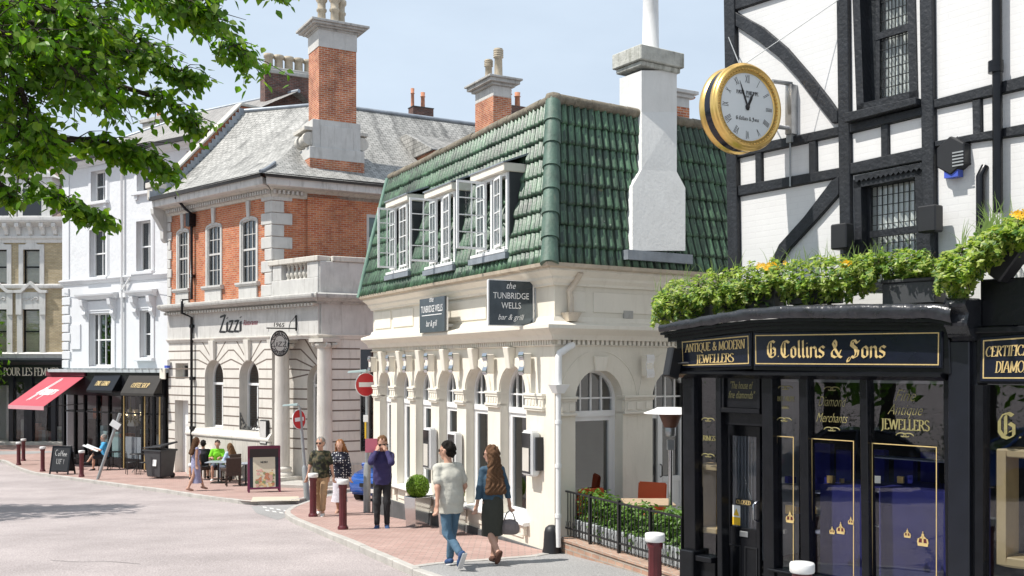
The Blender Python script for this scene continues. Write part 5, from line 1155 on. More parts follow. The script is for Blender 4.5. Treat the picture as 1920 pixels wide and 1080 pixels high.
uc=FY.u(58,.27);write('lettering',lambda x,y,l:FY.P(uc-x,.262+l,FY.z(58,704,.27)+y),'POUR LES FEMMES',ROMAN,.42,FY.u(15)-FY.u(118),M['cream_trim'],sh,nib=.13)
mb=MB();gl=MB()
ps=[(-20,20),(21,49),(56,119)]
for px in(-21,20.5,49,56,100,120,140):u=FY.u(px,.2);FY.box(mb,u-.12,u+.12,.0,.22,gsy-.3,szf)
FY.box(mb,-3.5,YW,-.02,.18,gsy-.4,szb);FY.box(mb,-3.5,YW,-.02,.05,szf-.3,szf-.01)
so_=mb.build('shop_frame',M['navy_paint'],yel);FY.plate(gl,rect(-3.4,YW,szb,szf-.3),.02,.025);gl.build('pane',M['glass_shop'],so_)
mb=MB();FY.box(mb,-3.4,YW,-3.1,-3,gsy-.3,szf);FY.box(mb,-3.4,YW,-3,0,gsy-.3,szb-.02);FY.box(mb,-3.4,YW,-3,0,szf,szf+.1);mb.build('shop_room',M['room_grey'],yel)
mb=MB();rnd=random.Random(9)
FY.box(mb,FY.u(19),FY.u(-20),-.5,-.45,szb,szf-.5,0)
for px,z,h,m in((62,.1,1.0,1),(73,.9,1.6,2),(88,.8,1.7,2),(66,.0,.7,3),(100,.1,.8,0),(108,.2,.5,4),(36,.3,1.0,0),(40,.2,2.8,4),(85,.0,.6,5),(97,.2,.5,2)):
 u=FY.u(px);mb.cut();FY.box(mb,u-rnd.uniform(.1,.3),u+rnd.uniform(.1,.35),-.9,-.6,szb+z,szb+z+h,m)
mb.build('shop_display',[M['cream'],M['terracotta'],M['navy_paint'],M['stone'],M['yellow_plastic'],M['awning_dark']],yel)
mb=MB();FY.box(mb,-3.5,YW,.18,1.0,gsy-.3,gsy+.14);mb.build('shop_step',M['kerb'],yel,.02)
# --- timber-framed jeweller's on the right
JS=Face((2.19,13.2),(.65,-.76));FU=Face((2.97,13.6),(.582,-.813))
jw=thing('jewellers_building','black and white timber framed building with black jewellers shop front at the right edge','building',(2.6,12.9,gz(12.9)))
JB=gz(12)-.5
w1=[FU.uz(*q)for q in((1608,212),(1722,186),(1716,-60),(1598,-60))];w2=[FU.uz(*q)for q in((1606,545),(1738,545),(1732,312),(1602,338))]
um0,um1=-.05,FU.u(1975)+2.4
ZJ=H+8.2
mb=MB();FU.wall(mb,rect(um0,um1,H-.2,ZJ),[w1,w2],0,.34);mb.build('wall',M['white_brick'],jw)
a=FU.P(um0,0,0);b=a+Vector((.75,.66,0))*7;mb=MB();mb.add([a+Vector((0,0,JB)),b+Vector((0,0,JB)),b+Vector((0,0,ZJ)),a+Vector((0,0,ZJ))],[(0,1,2,3)])
c=FU.P(um1+1,0,0);mb.add([b+Vector((0,0,JB)),c+Vector((6,3,JB)),c+Vector((6,3,ZJ)),b+Vector((0,0,ZJ))],[(0,1,2,3)]);mb.build('side_wall',M['white_brick'],jw);mb=MB();d7=Vector((.75,.66,0)).normalized();n7=Vector((-.66,.75,0));q7=a+d7*2.1+n7*.08;mb.tube([q7+Vector((0,0,JB)),q7+Vector((0,0,ZJ))],.05,8);mb.build('drainpipe',M['black_paint'],jw)
mb=MB();mb.add([a+Vector((-.3,-.3,ZJ)),FU.P(um1+4,.4,ZJ),c+Vector((3,2,ZJ+3)),b+Vector((-2,-2,ZJ+3))],[(0,1,2,3)]);mb.build('roof',M['slate_brown'],jw)
TH=.05
tm=MB()
def beam(pts,th=TH,m=0):tm.cut();tm.prism(FU.px(pts),FU.N*th,m)
beam([(1362,-60),(1382,-60),(1390,520),(1371,520)],.07)
beam([(1573,-60),(1594,-60),(1601,520),(1581,520)],.062)
beam([(1729,-60),(1753,-60),(1759,520),(1737,520)],.066)
beam([(1382,0),(1382,20),(1573,-42),(1573,-62)])
beam([(1386,278),(1387,296),(1577,254.5),(1576.5,238)]);beam([(1388,349),(1388.5,368),(1579,333),(1578.5,315)])
beam([(1597,233),(1597.4,250),(1734,217),(1733,201)]);beam([(1598,307),(1598.5,328),(1735,302),(1734.5,277)])
beam([(1755,188),(1755.6,204),(2260,93),(2260,54)]);beam([(1757,266),(1757.5,276),(2260,207),(2260,168)])
beam([(1985,-60),(2010,-60),(2014,520),(1990,520)],.066);beam([(1419.5,288),(1431,285.6),(1432,360),(1420.5,362)],.045);beam([(1520,267.5),(1533,264.5),(1534,341),(1521,343.5)],.045)
beam([(1655,236),(1668,233),(1669,314.5),(1656,317)],.045);beam([(1826.5,190),(1842,186.5),(1843,264),(1828,266)],.045)
up_o=[(1383.5,24),(1433,51),(1479,90),(1525,143),(1558,185),(1575,209)];up_i=[(1575,231),(1565,232),(1539,199),(1502,150),(1465,109),(1423,76),(1384,50)]
beam(up_o+up_i,.055);beam([(1563,340),(1577.5,331),(1577,366),(1540,408),(1484,468),(1462,500),(1438,520),(1446,500),(1465,459),(1512,407)],.055)
beam([(1598,215),(1598.5,233),(1732,199),(1731.5,186)],.15)
beam([(1586,250),(1606,250),(1600,-60),(1582,-60)],.03)if 0 else None
tm.build('timber_frame',M['timber'],jw,.008)
def sash(q,zm_px,pxl,pxr,yt,yb,yo):
 f=MB();d=-.15
 for i in range(4):
  p0,p1=Vector(q[i]),Vector(q[(i+1)%4]);e=(p1-p0).normalized();n=Vector((-e.y,e.x))*.10
  f.hexa([FU.P(*v)for v in((p0.x,d,p0.y),(p1.x,d,p1.y),((p1+n).x,d,(p1+n).y),((p0+n).x,d,(p0+n).y))]+[FU.P(*v)for v in((p0.x,.02,p0.y),(p1.x,.02,p1.y),((p1+n).x,.02,(p1+n).y),((p0+n).x,.02,(p0+n).y))])
 us=[p[0]for p in q];z0,z1=q[0][1],max(p[1]for p in q)
 ua,ub=FU.u(pxl,d),FU.u(pxr,d);zm=FU.z(1690,zm_px,d)
 FU.box(f,ua,ub,d+.01,d+.06,zm-.04,zm+.04)
 za=FU.z(1690,yb,d);zb=FU.z(1690,yt,d)
 FU.box(f,ua,ua+.05,d,d+.05,za,zb);FU.box(f,ub-.05,ub,d,d+.05,za,zb)
 fo=f.build('window',M['timber'],jw)
 lb=MB();nx=9;nz=int((zb-za)/.105)
 for k in range(nx+1):x=ua+.05+(ub-ua-.1)*k/nx;FU.box(lb,x-.004,x+.004,d+.012,d+.026,za,zb)
 for k in range(nz+1):z=za+(zb-za)*k/nz;FU.box(lb,ua+.05,ub-.05,d+.013,d+.025,z-.004,z+.004)
 lb.build('leaded_lights',M['black_iron'],fo)
 g=MB();FU.plate(g,rect(min(us),max(us),min(z0,q[1][1])-.1,z1+.1),d+.004,d+.006);g.build('pane',M['glass'],fo)
 g=MB();w0=d-.07
 n=60
 pts=[FU.P(ua-.1+(ub-ua+.2)*i/n,w0+.025*math.sin(i*1.3)+.015*math.sin(i*.47),0)for i in range(n+1)]
 g.add([p+Vector((0,0,za-.2))for p in pts]+[p+Vector((0,0,zb+.1))for p in pts],[(i,i+1,n+2+i,n+1+i)for i in range(n)],0,True);g.build('curtain',M['curtain'],fo)
 g=MB();FU.box(g,min(us)-.1,ua+.02,d-.02,d+.005,za-.3,zb+.2);g.build('dark_panel',M['timber'],fo)
 return fo
s1=sash(w1,58,1647,1722,-60,195,0);s2=sash(w2,434,1630,1735,325,545,0)
mb=MB();n=14;z=FU.z(1668,320,.02)
pa,pb_=FU.uz(1602,330,.05),FU.uz(1733,304,.05)
for k in range(n):t0,t1=k/n,(k+1)/n;mb.prism([FU.P(pa[0]+(pb_[0]-pa[0])*t,.0,pa[1]+(pb_[1]-pa[1])*t-dz)for t,dz in((t0,0),(t1,0),(t1,.05),((t0+t1)/2,.08),(t0,.05))],FU.N*.05)
mb.build('scalloped_board',M['timber'],s2)
# ---- shop front
def sp(px,py,w=0):return JS.uz(px,py,w)
zt,zb=JS.z(1590,600),JS.z(1590,703)
uA,uB,uC=JS.u(1271),JS.u(1409),JS.u(1781)
black=M['black_paint']
def slab(name,q,w0,w1,mt,parent,bev=0):mb=MB();mb.prism([JS.P(a,w0,b)for a,b in q],JS.N*(w1-w0));return mb.build(name,mt,parent,bev)
f1=slab('fascia',[sp(1269,699,.1),sp(1410,693,.1),sp(1410,600,.1),sp(1267,614,.1)],-.15,.10,black,jw,.01)
f2=slab('fascia',[sp(1412,695,.12),sp(1782,702,.12),sp(1778,596,.12),sp(1411,602,.12)],-.15,.12,black,jw,.01)
def signboard(F,corners,w,txts,parent,font,mt_b=None):
 """a navy board with a thin gold line and lettering, laid between four picture points"""
 q=[F.uz(*c,w)for c in corners];b=MB();b.prism([F.P(a,w-.02,z)for a,z in q],F.N*.025);bo=b.build('sign_board',M['navy_sign'],parent,.004)
 P=lambda s,t:(Vector(q[0]).lerp(Vector(q[1]),s)).lerp(Vector(q[3]).lerp(Vector(q[2]),s),t)
 W_=abs(q[1][0]-q[0][0]);H_=abs(q[3][1]-q[0][1]);g=MB();tx,ty=.012/W_,.012/H_;ex,ey=.025/W_,.028/H_
 for s0,s1,t0,t1 in((ex,1-ex,ey,ey+ty),(ex,1-ex,1-ey-ty,1-ey),(ex,ex+tx,ey+ty,1-ey-ty),(1-ex-tx,1-ex,ey+ty,1-ey-ty)):
  pts=[P(s0,t0),P(s1,t0),P(s1,t1),P(s0,t1)];g.add([F.P(p.x,w+.0065,p.y)for p in pts],[(0,1,2,3)])
 g.build('gold_line',M['gold_paint'],bo)
 for txt,s,t,hh,ww,fnt,nib,ang,thin,sl in txts:
  fn=lambda x,y,l:(lambda p:F.P(p.x,w+.0075+l,p.y))(P(s+x/W_,t+y/H_))
  write('lettering',fn,txt,fnt,hh*H_,ww*W_,M['gold_paint'],bo,nib,ang,thin,sl)
 return bo
signboard(JS,[(1278,690),(1408,687),(1407,624),(1276,637)],.125,[('ANTIQUE & MODERN',.5,.55,.27,.86,ROMAN,.17,8,.06,.06),('JEWELLERS',.5,.15,.27,.54,ROMAN,.17,8,.06,.06)],f1,ROMAN)
signboard(JS,[(1414,687),(1765,690),(1766,618),(1413,624)],.145,[('G.Collins & Sons',.41,.27,.48,.66,FRAKTUR,.16,42,.045,0)],f2,FRAKTUR)
mb=MB();JS.mould(mb,uA-.02,uB,[(.0,zb-.05),(.06,zb-.05),(.13,zb-.02),(.17,zb+.0),(.17,zb+.025),(.1,zb+.04),(0,zb+.04)]);JS.mould(mb,uB+.01,uC,[(.0,zb-.055),(.06,zb-.055),(.15,zb-.025),(.20,zb-.01),(.20,zb+.02),(.12,zb+.035),(0,zb+.035)]);mb.build('fascia_moulding',black,jw)
mb=MB();rnd=random.Random(4)
def lead(px0,px1,ya0,ya1,yb0,yb1,wf):
 n,m=10,6;a0=JS.u(px0,wf);a1=JS.u(px1,wf);z0a,z1a=JS.z(px0,ya1,wf),JS.z(px0,ya0,wf);z0b,z1b=JS.z(px1,yb1,wf),JS.z(px1,yb0,wf);vs=[]
 for i in range(n+1):
  t=i/n;u=a0+(a1-a0)*t;zl_,zh=z0a+(z0b-z0a)*t,z1a+(z1b-z1a)*t
  for j in range(m+1):
   s=j/m;jig=.012*mnoise.noise(Vector((u*7,s*5,px0)))
   if s<.5:w_=wf+.02*math.sin(s*6.28);z=zl_+(zh-zl_)*s*2
   else:w_=wf-(s-.5)*2*1.1;z=zh+(s-.5)*.10
   vs.append(JS.P(u,w_+jig,z+jig))
 k=m+1;mb.add(vs,[(i*k+j,i*k+j+1,(i+1)*k+j+1,(i+1)*k+j)for i in range(n)for j in range(m)],0,True)
edges=[1236,1285,1345,1406,1480,1590,1745,1782]
yt_=lambda x:np.interp(x,[1230,1290,1345,1410,1480,1590,1740,1785],[610,598,588,577,573,571,569,574]);yb_=lambda x:np.interp(x,[1230,1290,1345,1410,1480,1590,1740,1785],[622,613,605,597,594,595,594,603])
for a,b in zip(edges,edges[1:]):mb.cut();lead(a,b+1,yt_(a),yb_(a)+2,yt_(b),yb_(b)+2,.36)
mb.build('lead_ledge',M['lead_black'],jw)
mb=MB()
for a,b in zip(edges,edges[1:]):
 qa,qb=sp(a,yb_(a)+2,.34),sp(b,yb_(b)+2,.34)
 for w0,w1_,d0,d1 in((-.2,.32,.002,.035),(-.2,.24,.035,.07),(-.2,.17,.07,.12)):
  mb.hexa([JS.P(qa[0],w0,qa[1]-d1),JS.P(qb[0],w0,qb[1]-d1),JS.P(qb[0],w1_,qb[1]-d1),JS.P(qa[0],w1_,qa[1]-d1),JS.P(qa[0],w0,qa[1]-d0),JS.P(qb[0],w0,qb[1]-d0),JS.P(qb[0],w1_,qb[1]-d0),JS.P(qa[0],w1_,qa[1]-d0)])
mb.build('shop_cornice',black,jw)
zH=JS.z(1450,708);gj=gz(11.5)
mb=MB()
def post(px0,px1,w0,w1_,z0=JB,z1=zH,dx=6):mb.cut();a,b=JS.u(px0,w1_),JS.u(px1,w1_);mb.hexa([JS.P(x,w_,z0)for x,w_ in((a+.04,w0),(b+.04,w0),(b+.04,w1_),(a+.04,w1_))]+[JS.P(x,w_,z1)for x,w_ in((a,w0),(b,w0),(b,w1_),(a,w1_))])
post(1279,1300,-.12,.06);post(1341,1350,-.12,.04);post(1427,1447,-.12,.07);post(1497,1513,-.1,.05);post(1611,1625,-.1,.05);post(1768,1779,-.12,.06)
mb.build('shop_post',black,jw,.008)
mb=MB();a,b=JS.u(1273,.14),JS.u(1294,.14);z=JS.z(1283,1031,.14);JS.box(mb,a,b+.04,-.12,.14,JB,z);mb.build('plinth_block',black,jw,.015)
mb=MB();JS.box(mb,JS.u(1777,.1),JS.u(1817,.1),-.2,.10,JB,JS.z(1795,640,.1));JS.box(mb,JS.u(1818,.02),JS.u(1834,.02),-.2,.02,JB,JS.z(1825,640,.02));mb.build('pilaster',M['navy_paint'],jw,.01)
mb=MB();a=JS.u(1783,.2);k=[(-.05,560),(.30,562),(.34,575),(.26,590),(.30,610),(.22,630),(.10,640),(-.05,642)]
mb.prism([JS.P(a,w_,JS.z(1795,y,.1))for w_,y in k],JS.U*.20);mb.build('console_bracket',M['lead_black'],jw,.02)
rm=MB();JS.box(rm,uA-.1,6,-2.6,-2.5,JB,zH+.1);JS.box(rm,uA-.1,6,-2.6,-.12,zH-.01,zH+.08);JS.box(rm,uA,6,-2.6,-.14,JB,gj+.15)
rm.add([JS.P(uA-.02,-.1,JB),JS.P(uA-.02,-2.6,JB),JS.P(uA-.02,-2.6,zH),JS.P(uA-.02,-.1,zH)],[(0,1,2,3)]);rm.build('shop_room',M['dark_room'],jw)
gl=MB();fs=MB()
def bay(px0,px1,py0,w=-.03,name='shop_window',line=None):
 a,b=JS.u(px0,w),JS.u(px1,w);g=MB();JS.plate(g,rect(a,b,gj+.45,zH),w-.004,w);o=g.build(name,M['glass_shop'],jw)
 if line:
  t=.010;z=JS.z((px0+px1)/2,line,w);l=MB();e=.07
  for q in((a+e,b-e,z-t,z),(a+e,a+e+t,gj+.5,z-t),(b-e-t,b-e,gj+.5,z-t)):JS.plate(l,rect(*q),w+.002,w+.003)
  l.build('gold_line',M['gold_paint'],o)
 return o,(a+b)/2,b-a,w
B1=bay(1300,1342,708);B2=bay(1447,1498,708,line=818);B3=bay(1512,1612,708,line=824);B4=bay(1624,1769,708,line=834)
mb=MB();JS.box(mb,JS.u(1300),JS.u(1342),-.1,.1,gj+.38,gj+.45);JS.box(mb,JS.u(1300),JS.u(1342),-.1,.02,JB,gj+.38);JS.box(mb,JS.u(1447),JS.u(1769),-.1,.03,JB,gj+.42);JS.box(mb,JS.u(1447),JS.u(1769),-.1,.10,gj+.42,gj+.45)
mb.build('stallriser',black,jw,.008)
def glyphs(Bx,items):
 o,uc,wd,w=Bx
 for txt,px,py,h,ww,kind in items:
  u,z=JS.uz(px,py,w);fn=lambda x,y,l:JS.P(u+x,w+.003+l,z+y)
  if kind=='r':write('lettering',fn,txt,ROMAN,h,ww,M['gold_dim'],o,.17,8,.07)
  elif kind=='f':write('lettering',fn,txt,FRAKTUR,h,ww,M['gold_dim'],o,.18,42,.05)
  elif kind=='s':script('lettering',fn,txt,h*1.3,ww,M['gold_dim'],o,.5,'c',-.012)
  else:
   m=MB()
   for s in(-1,1):m.tube([JS.P(u+s*(.02+.05*(1-i/12))*math.cos(i*.5)+s*.03,w+.004,z+.035*(1-i/14)*math.sin(i*.5))for i in range(12)],.006,4)
   m.build('flourish',M['gold_dim'],o)
glyphs(B1,[('',1328,788,0,0,'x'),('RINGS',1330,826,.06,.20,'r'),('',1328,855,0,0,'x')])
glyphs(B2,[('',1473,728,0,0,'x'),('PATEK PHILIPPE',1474,752,.055,.24,'r'),('GENEVE',1473,766,.03,.1,'r'),('',1471,788,0,0,'x')])
glyphs(B3,[('',1560,730,0,0,'x'),('Diamond',1561,762,.13,.36,'s'),('Merchants',1560,792,.12,.40,'s'),('',1560,806,0,0,'x')])
glyphs(B4,[('Fine',1698,752,.14,.24,'s'),('Antique',1697,778,.13,.40,'s'),('JEWELLERS',1697,806,.11,.55,'r'),('',1697,817,0,0,'x')])
mb=MB()
for px0,px1,y0,w0,w1_ in((1515,1608,905,-1.1,-.25),(1626,1768,912,-1.1,-.25)):JS.box(mb,JS.u(px0),JS.u(px1),w0,w1_,gj+.3,JS.z((px0+px1)/2,y0,-.5))
mb.build('display_shelf',M['blue_light'],jw)
mb=MB()
for px0,px1,y0,y1 in((1530,1560,835,930),(1572,1600,845,930),(1640,1662,840,930),(1680,1716,850,930),(1730,1756,838,930)):JS.box(mb,JS.u(px0,-1.3),JS.u(px1,-1.3),-1.35,-1.25,JS.z(1600,y1,-1.3),JS.z(1600,y0,-1.3))
mb.build('blue_panel',M['blue_felt'],jw)
mb=MB();u0,u1_,zz0,zz1=JS.u(1317,-.1),JS.u(1343,-.1),JS.z(1330,1000,-.1),JS.z(1330,872,-.1)
for q in((u0-.12,u0,zz0,zz1),(u0,u1_,zz1-.07,zz1),(u0,u1_,zz0,zz0+.07)):JS.box(mb,q[0],q[1],-.42,-.1,q[2],q[3])
mb.build('gilt_frame',M['gilt_wood'],jw,.01)
def crown(px,py,s,Bx):
 o,uc,wd,w=Bx;u,z=JS.uz(px,py,w);m=MB()
 def P(x,y):return JS.P(u+x*s,w+.003,z+y*s)
 for pl,k in(([(-.42,0),(.42,0),(.46,.26),(-.46,.26)],0),([(.44*math.cos(R(t_)),.3+.42*math.sin(R(t_)))for t_ in range(0,181,20)],1),([(-.07,.28),(.07,.28),(.06,.8),(-.06,.8)],0),([(-.5,.26),(-.36,.26),(-.3,.62),(-.42,.6)],0),([(.36,.26),(.5,.26),(.42,.6),(.3,.62)],0),([(-.3,.62),(.3,.62),(.1,.82),(-.1,.82)],0),([(-.1,.82),(.1,.82),(.1,1.0),(-.1,1.0)],0),([(-.03,1.0),(.03,1.0),(.03,1.2),(-.03,1.2)],0)):
  m.prism([P(*q)for q in pl],JS.N*(.008 if k==0 else .004),k)
 m.build('gilt_crown',[M['gold_paint'],M['maroon']],o)
crown(1482,980,.12,B2);crown(1577,1001,.11,B3);crown(1561,1001,.07,B3);crown(1731,1024,.13,B4);crown(1702,1008,.08,B4);crown(1596,983,.07,B3)
jb=MB();rnd=random.Random(6)
for k in range(34):
 px=rnd.choice((rnd.uniform(1520,1606),rnd.uniform(1630,1764),rnd.uniform(1452,1494)));w_=rnd.uniform(-.9,-.3);u=JS.u(px,w_);q=rnd.uniform(.02,.05);z=JS.z(px,rnd.choice((905,930,962,1000)),w_);jb.cut();jb.box(JS.P(u,w_,z+q),(q*2,q*1.4,q*2.2),rnd.uniform(0,3),rnd.randrange(3))
jb.build('jewel_case',[M['cream'],M['gold'],M['blue_felt']],jw)
jb=MB()
for px0,px1,y0,w_ in((1514,1610,932,-.5),(1626,1768,866,-.6),(1626,1768,934,-.4),(1626,1768,1002,-.35),(1514,1610,1010,-.35)):jb.cut();JS.box(jb,JS.u(px0,w_),JS.u(px1,w_),w_-.25,w_,JS.z(px1,y0,w_)-.012,JS.z(px1,y0,w_))
jb.build('glass_shelf',mat('pale_edge',(.35,.36,.42),.3,.1),jw)
dz1=JS.z(1390,800);mb=MB();W0=-.22
uD0,uD1=JS.u(1358,W0),JS.u(1425,W0);zg0=JS.z(1394,990,W0);zg1=JS.z(1394,818,W0);gi0,gi1=JS.u(1369,W0),JS.u(1418,W0)
JS.box(mb,uD0,gi0,W0-.05,W0,JB,dz1);JS.box(mb,gi1,uD1,W0-.05,W0,JB,dz1);JS.box(mb,gi0,gi1,W0-.05,W0,zg1,dz1);JS.box(mb,gi0,gi1,W0-.05,W0,JB,zg0)
dr=mb.build('door',M['black_paint'],jw,.006)
mb=MB();um=(gi0+gi1)/2
for a,b in((gi0-.02,um-.03),(um+.03,gi1+.02)):
 for q in((a,b,zg0-.24,zg0-.225),(a,a+.015,zg0-1.0,zg0-.24),(b-.015,b,zg0-1.0,zg0-.24)):JS.box(mb,q[0],q[1],W0,W0+.012,q[2],q[3])
mb.build('door_panel',M['black_plastic'],dr)
mb=MB();JS.plate(mb,rect(gi0,gi1,zg0,zg1),W0-.03,W0-.026);pn=mb.build('pane',M['glass_shop'],dr)
mb=MB()
for k in range(8):x=gi0+(gi1-gi0)*(k+.5)/8;mb.tube([JS.P(x,W0-.08,zg0),JS.P(x,W0-.08,zg1)],.007,5)
mb.build('security_bar',M['dull_steel'],dr)
mb=MB();x=(gi1+uD1)/2;mb.tube([JS.P(x,W0,zg0+.1),JS.P(x-.02,W0+.07,zg0+.14),JS.P(x-.02,W0+.07,zg0+.32),JS.P(x,W0,zg0+.36)],.012,8);mb.build('handle',M['steel'],dr)
mb=MB();JS.box(mb,um-.05,um+.08,W0,W0+.012,zg0-.11,zg0-.04);mb.build('letter_slot',M['dull_steel'],dr,.004)
mb=MB();JS.box(mb,um-.13,um+.13,W0-.02,W0-.015,zg0+.28,zg0+.36);cs=mb.build('closed_sign',M['black_plastic'],dr);write('lettering',lambda x,y,l:JS.P(um+x,W0-.012+l,zg0+.295+y),'CLOSED',ROMAN,.05,.22,M['gold_paint'],cs,.2,8,.08)
mb=MB();mb.tube([JS.P(um-.12,W0-.016,zg0+.36),JS.P(um,W0-.016,zg0+.62),JS.P(um+.12,W0-.016,zg0+.36)],.003,4);mb.build('chain',M['steel'],cs)
mb=MB();JS.plate(mb,rect(gi0+.02,gi0+.14,zg0+.02,zg0+.27),W0-.024,W0-.022,0);JS.plate(mb,rect(gi0+.02,gi0+.14,zg0+.02,zg0+.12),W0-.0215,W0-.021,1);mb.prism([JS.P(gi0+.08+x,W0-.0215,zg0+.14+z)for x,z in((-.045,0),(.045,0),(0,.09))],JS.N*.001,1);mb.build('warning_sticker',[M['sign_white'],M['yellow_plastic']],dr)
mb=MB();t0,t1=JS.z(1390,770),JS.z(1390,704);a,b=JS.u(1352),JS.u(1426)
JS.box(mb,a,b,-.2,-.05,dz1+.01,t0-.03);JS.box(mb,a,b,-.12,.03,t0-.03,t0+.03);JS.box(mb,a,a+.05,-.1,.02,t0+.03,t1);JS.box(mb,b-.05,b,-.1,.02,t0+.03,t1);JS.box(mb,a+.05,b-.05,-.1,-.03,t0+.03,t1);JS.box(mb,a+.05,b-.05,-.1,.02,t1-.03,t1+.02)
tl=mb.build('transom_panel',black,jw,.006)
for txt,y,ww in(('"The house of',729,.34),('fine diamonds"',747,.40)):
 u,z=JS.uz(1390,y,-.02);script('lettering',(lambda u,z:lambda x,y_,l:JS.P(u+x,-.027,z+y_))(u,z),txt,.13,ww,M['gold_dim'],tl,.4)
 # ---- second bay at the right edge
J2=Face((JS.P(JS.u(1834,.05),.05,0).x,JS.P(JS.u(1834,.05),.05,0).y),(.68,-.733))
e2=J2.u(1990)+2.2
mb=MB();J2.box(mb,-.02,e2,-.2,.0,J2.z(1880,720),J2.z(1880,620));J2.box(mb,-.05,e2,-.2,.08,J2.z(1880,624),J2.z(1880,612));J2.box(mb,-.02,e2,-.7,-.1,J2.z(1880,611),J2.z(1880,520));f3=mb.build('fascia',black,jw,.01)
signboard(J2,[(1838,715),(1984,716),(1984,622),(1839,633)],.03,[('CERTIFICATED',.47,.56,.22,.80,ROMAN,.17,8,.06,.12),('DIAMONDS',.5,.2,.24,.60,ROMAN,.17,8,.06,.12)],f3,ROMAN)
mb=MB();J2.box(mb,-.02,.06,-.12,.03,JB,J2.z(1850,722));mb.build('shop_post',black,jw)
g=MB();a,b=.06,e2;J2.plate(g,rect(a,b,gj+.3,J2.z(1880,722)),-.06,-.056);g2=g.build('shop_window',M['glass_shop'],jw)
u,z=J2.uz(1894,822,-.05);write('lettering',lambda x,y,l:J2.P(u+x,-.052+l,z+y),'G.',FRAKTUR,.25,.26,M['gold_dim'],g2,.16,42,.05)
mb=MB();u0,z0,z1=J2.u(1868,-.14),J2.z(1880,1060,-.14),J2.z(1880,842,-.14)
for q in((u0,u0+.10,z0,z1),(u0+.1,e2+.3,z1-.08,z1),(u0+.1,e2+.3,z0,z0+.09)):J2.box(mb,q[0],q[1],-.45,-.12,q[2],q[3])
mb.build('gilt_frame',M['gilt_wood'],jw,.012)
mb=MB();J2.box(mb,.06,e2+.3,-.9,-.8,gj,J2.z(1880,722));mb.build('shop_backing',M['dark_room'],jw)
mb=MB();ua,ub=FU.u(1866,.1),FU.u(1871,.1);za=FU.z(1868,400,.1)
mb.tube([FU.P(ua,.1,ZJ),FU.P(ub,.1,za)],.05,10)
for y in(120,131):mb.lathe([(.075,-.03),(.075,.03)],FU.P(FU.u(1867,.1),.1,FU.z(1867,y,.1)),12)
mb.build('drainpipe',M['black_paint'],jw)
mb=MB();u=FU.u(1838,.06);mb.tube([FU.P(u,.06,FU.z(1838,440,.06)),FU.P(u,.06,FU.z(1838,330,.06)),FU.P(u+.02,.0,FU.z(1838,312,.06))],.045,8);mb.build('vent_pipe',M['black_paint'],jw)
# --- street furniture
def ang(F):return math.atan2(F.U.y,F.U.x)
def bollard0():
 t=thing('bollard','','bollard',group='maroon bollards along the kerb');b=MB();n=40;vs=[];pr=[(.105,-.1),(.105,.05),(.09,.07),(.078,.10),(.075,.80),(.088,.83),(.092,.86),(.085,.885),(.085,.905)]
 for k,(r,z)in enumerate(pr):
  for j in range(n):q=r*(1-(.09 if 3<=k<=4 else 0)*(j%4 in(1,2)));vs.append((q*math.cos(2*math.pi*j/n),q*math.sin(2*math.pi*j/n),z))
 b.add(vs,[(i*n+j,i*n+(j+1)%n,(i+1)*n+(j+1)%n,(i+1)*n+j)for i in range(len(pr)-1)for j in range(n)],0,True);b.build('post',M['maroon'],t,local=True)
 b=MB();b.lathe([(.107,.895),(.114,.905),(.114,.972),(.107,.985),(.04,.992),(.0,.992)],(0,0,0),24);b.build('cap',M['cap_white'],t,local=True);return t
b0=bollard0()
for k,(px,py,lab)in enumerate(((35,872,'maroon bollard with white cap, front one of the pair at the far left kerb'),(44,864,'maroon bollard with white cap, rear one of the pair at the far left kerb'),(80,884,'maroon bollard with white cap just left of the chalk board'),(153,894,'maroon bollard with white cap between the chalk board and the leaning post'),(587,969,'maroon bollard with white cap in front of the man in camouflage'),(643,993,'maroon bollard with white cap in front of the woman in a white skirt'))):
 o=b0 if k==0 else copy_tree(b0);p=gp(px,py);o.location=p;o['label']=lab;o.scale=(1,1,1.0)
for x,y,lab in((rx(1228)*11.5,11.5,'maroon bollard with white cap before the iron railing'),(rx(1504)*9.4,9.4,'maroon bollard, only its white cap showing, before the jewellers window')):
 o=copy_tree(b0);o.location=(x,y,H+(CY-(1000 if x<2 else 1055))/FPX*y-.985);o['label']=lab
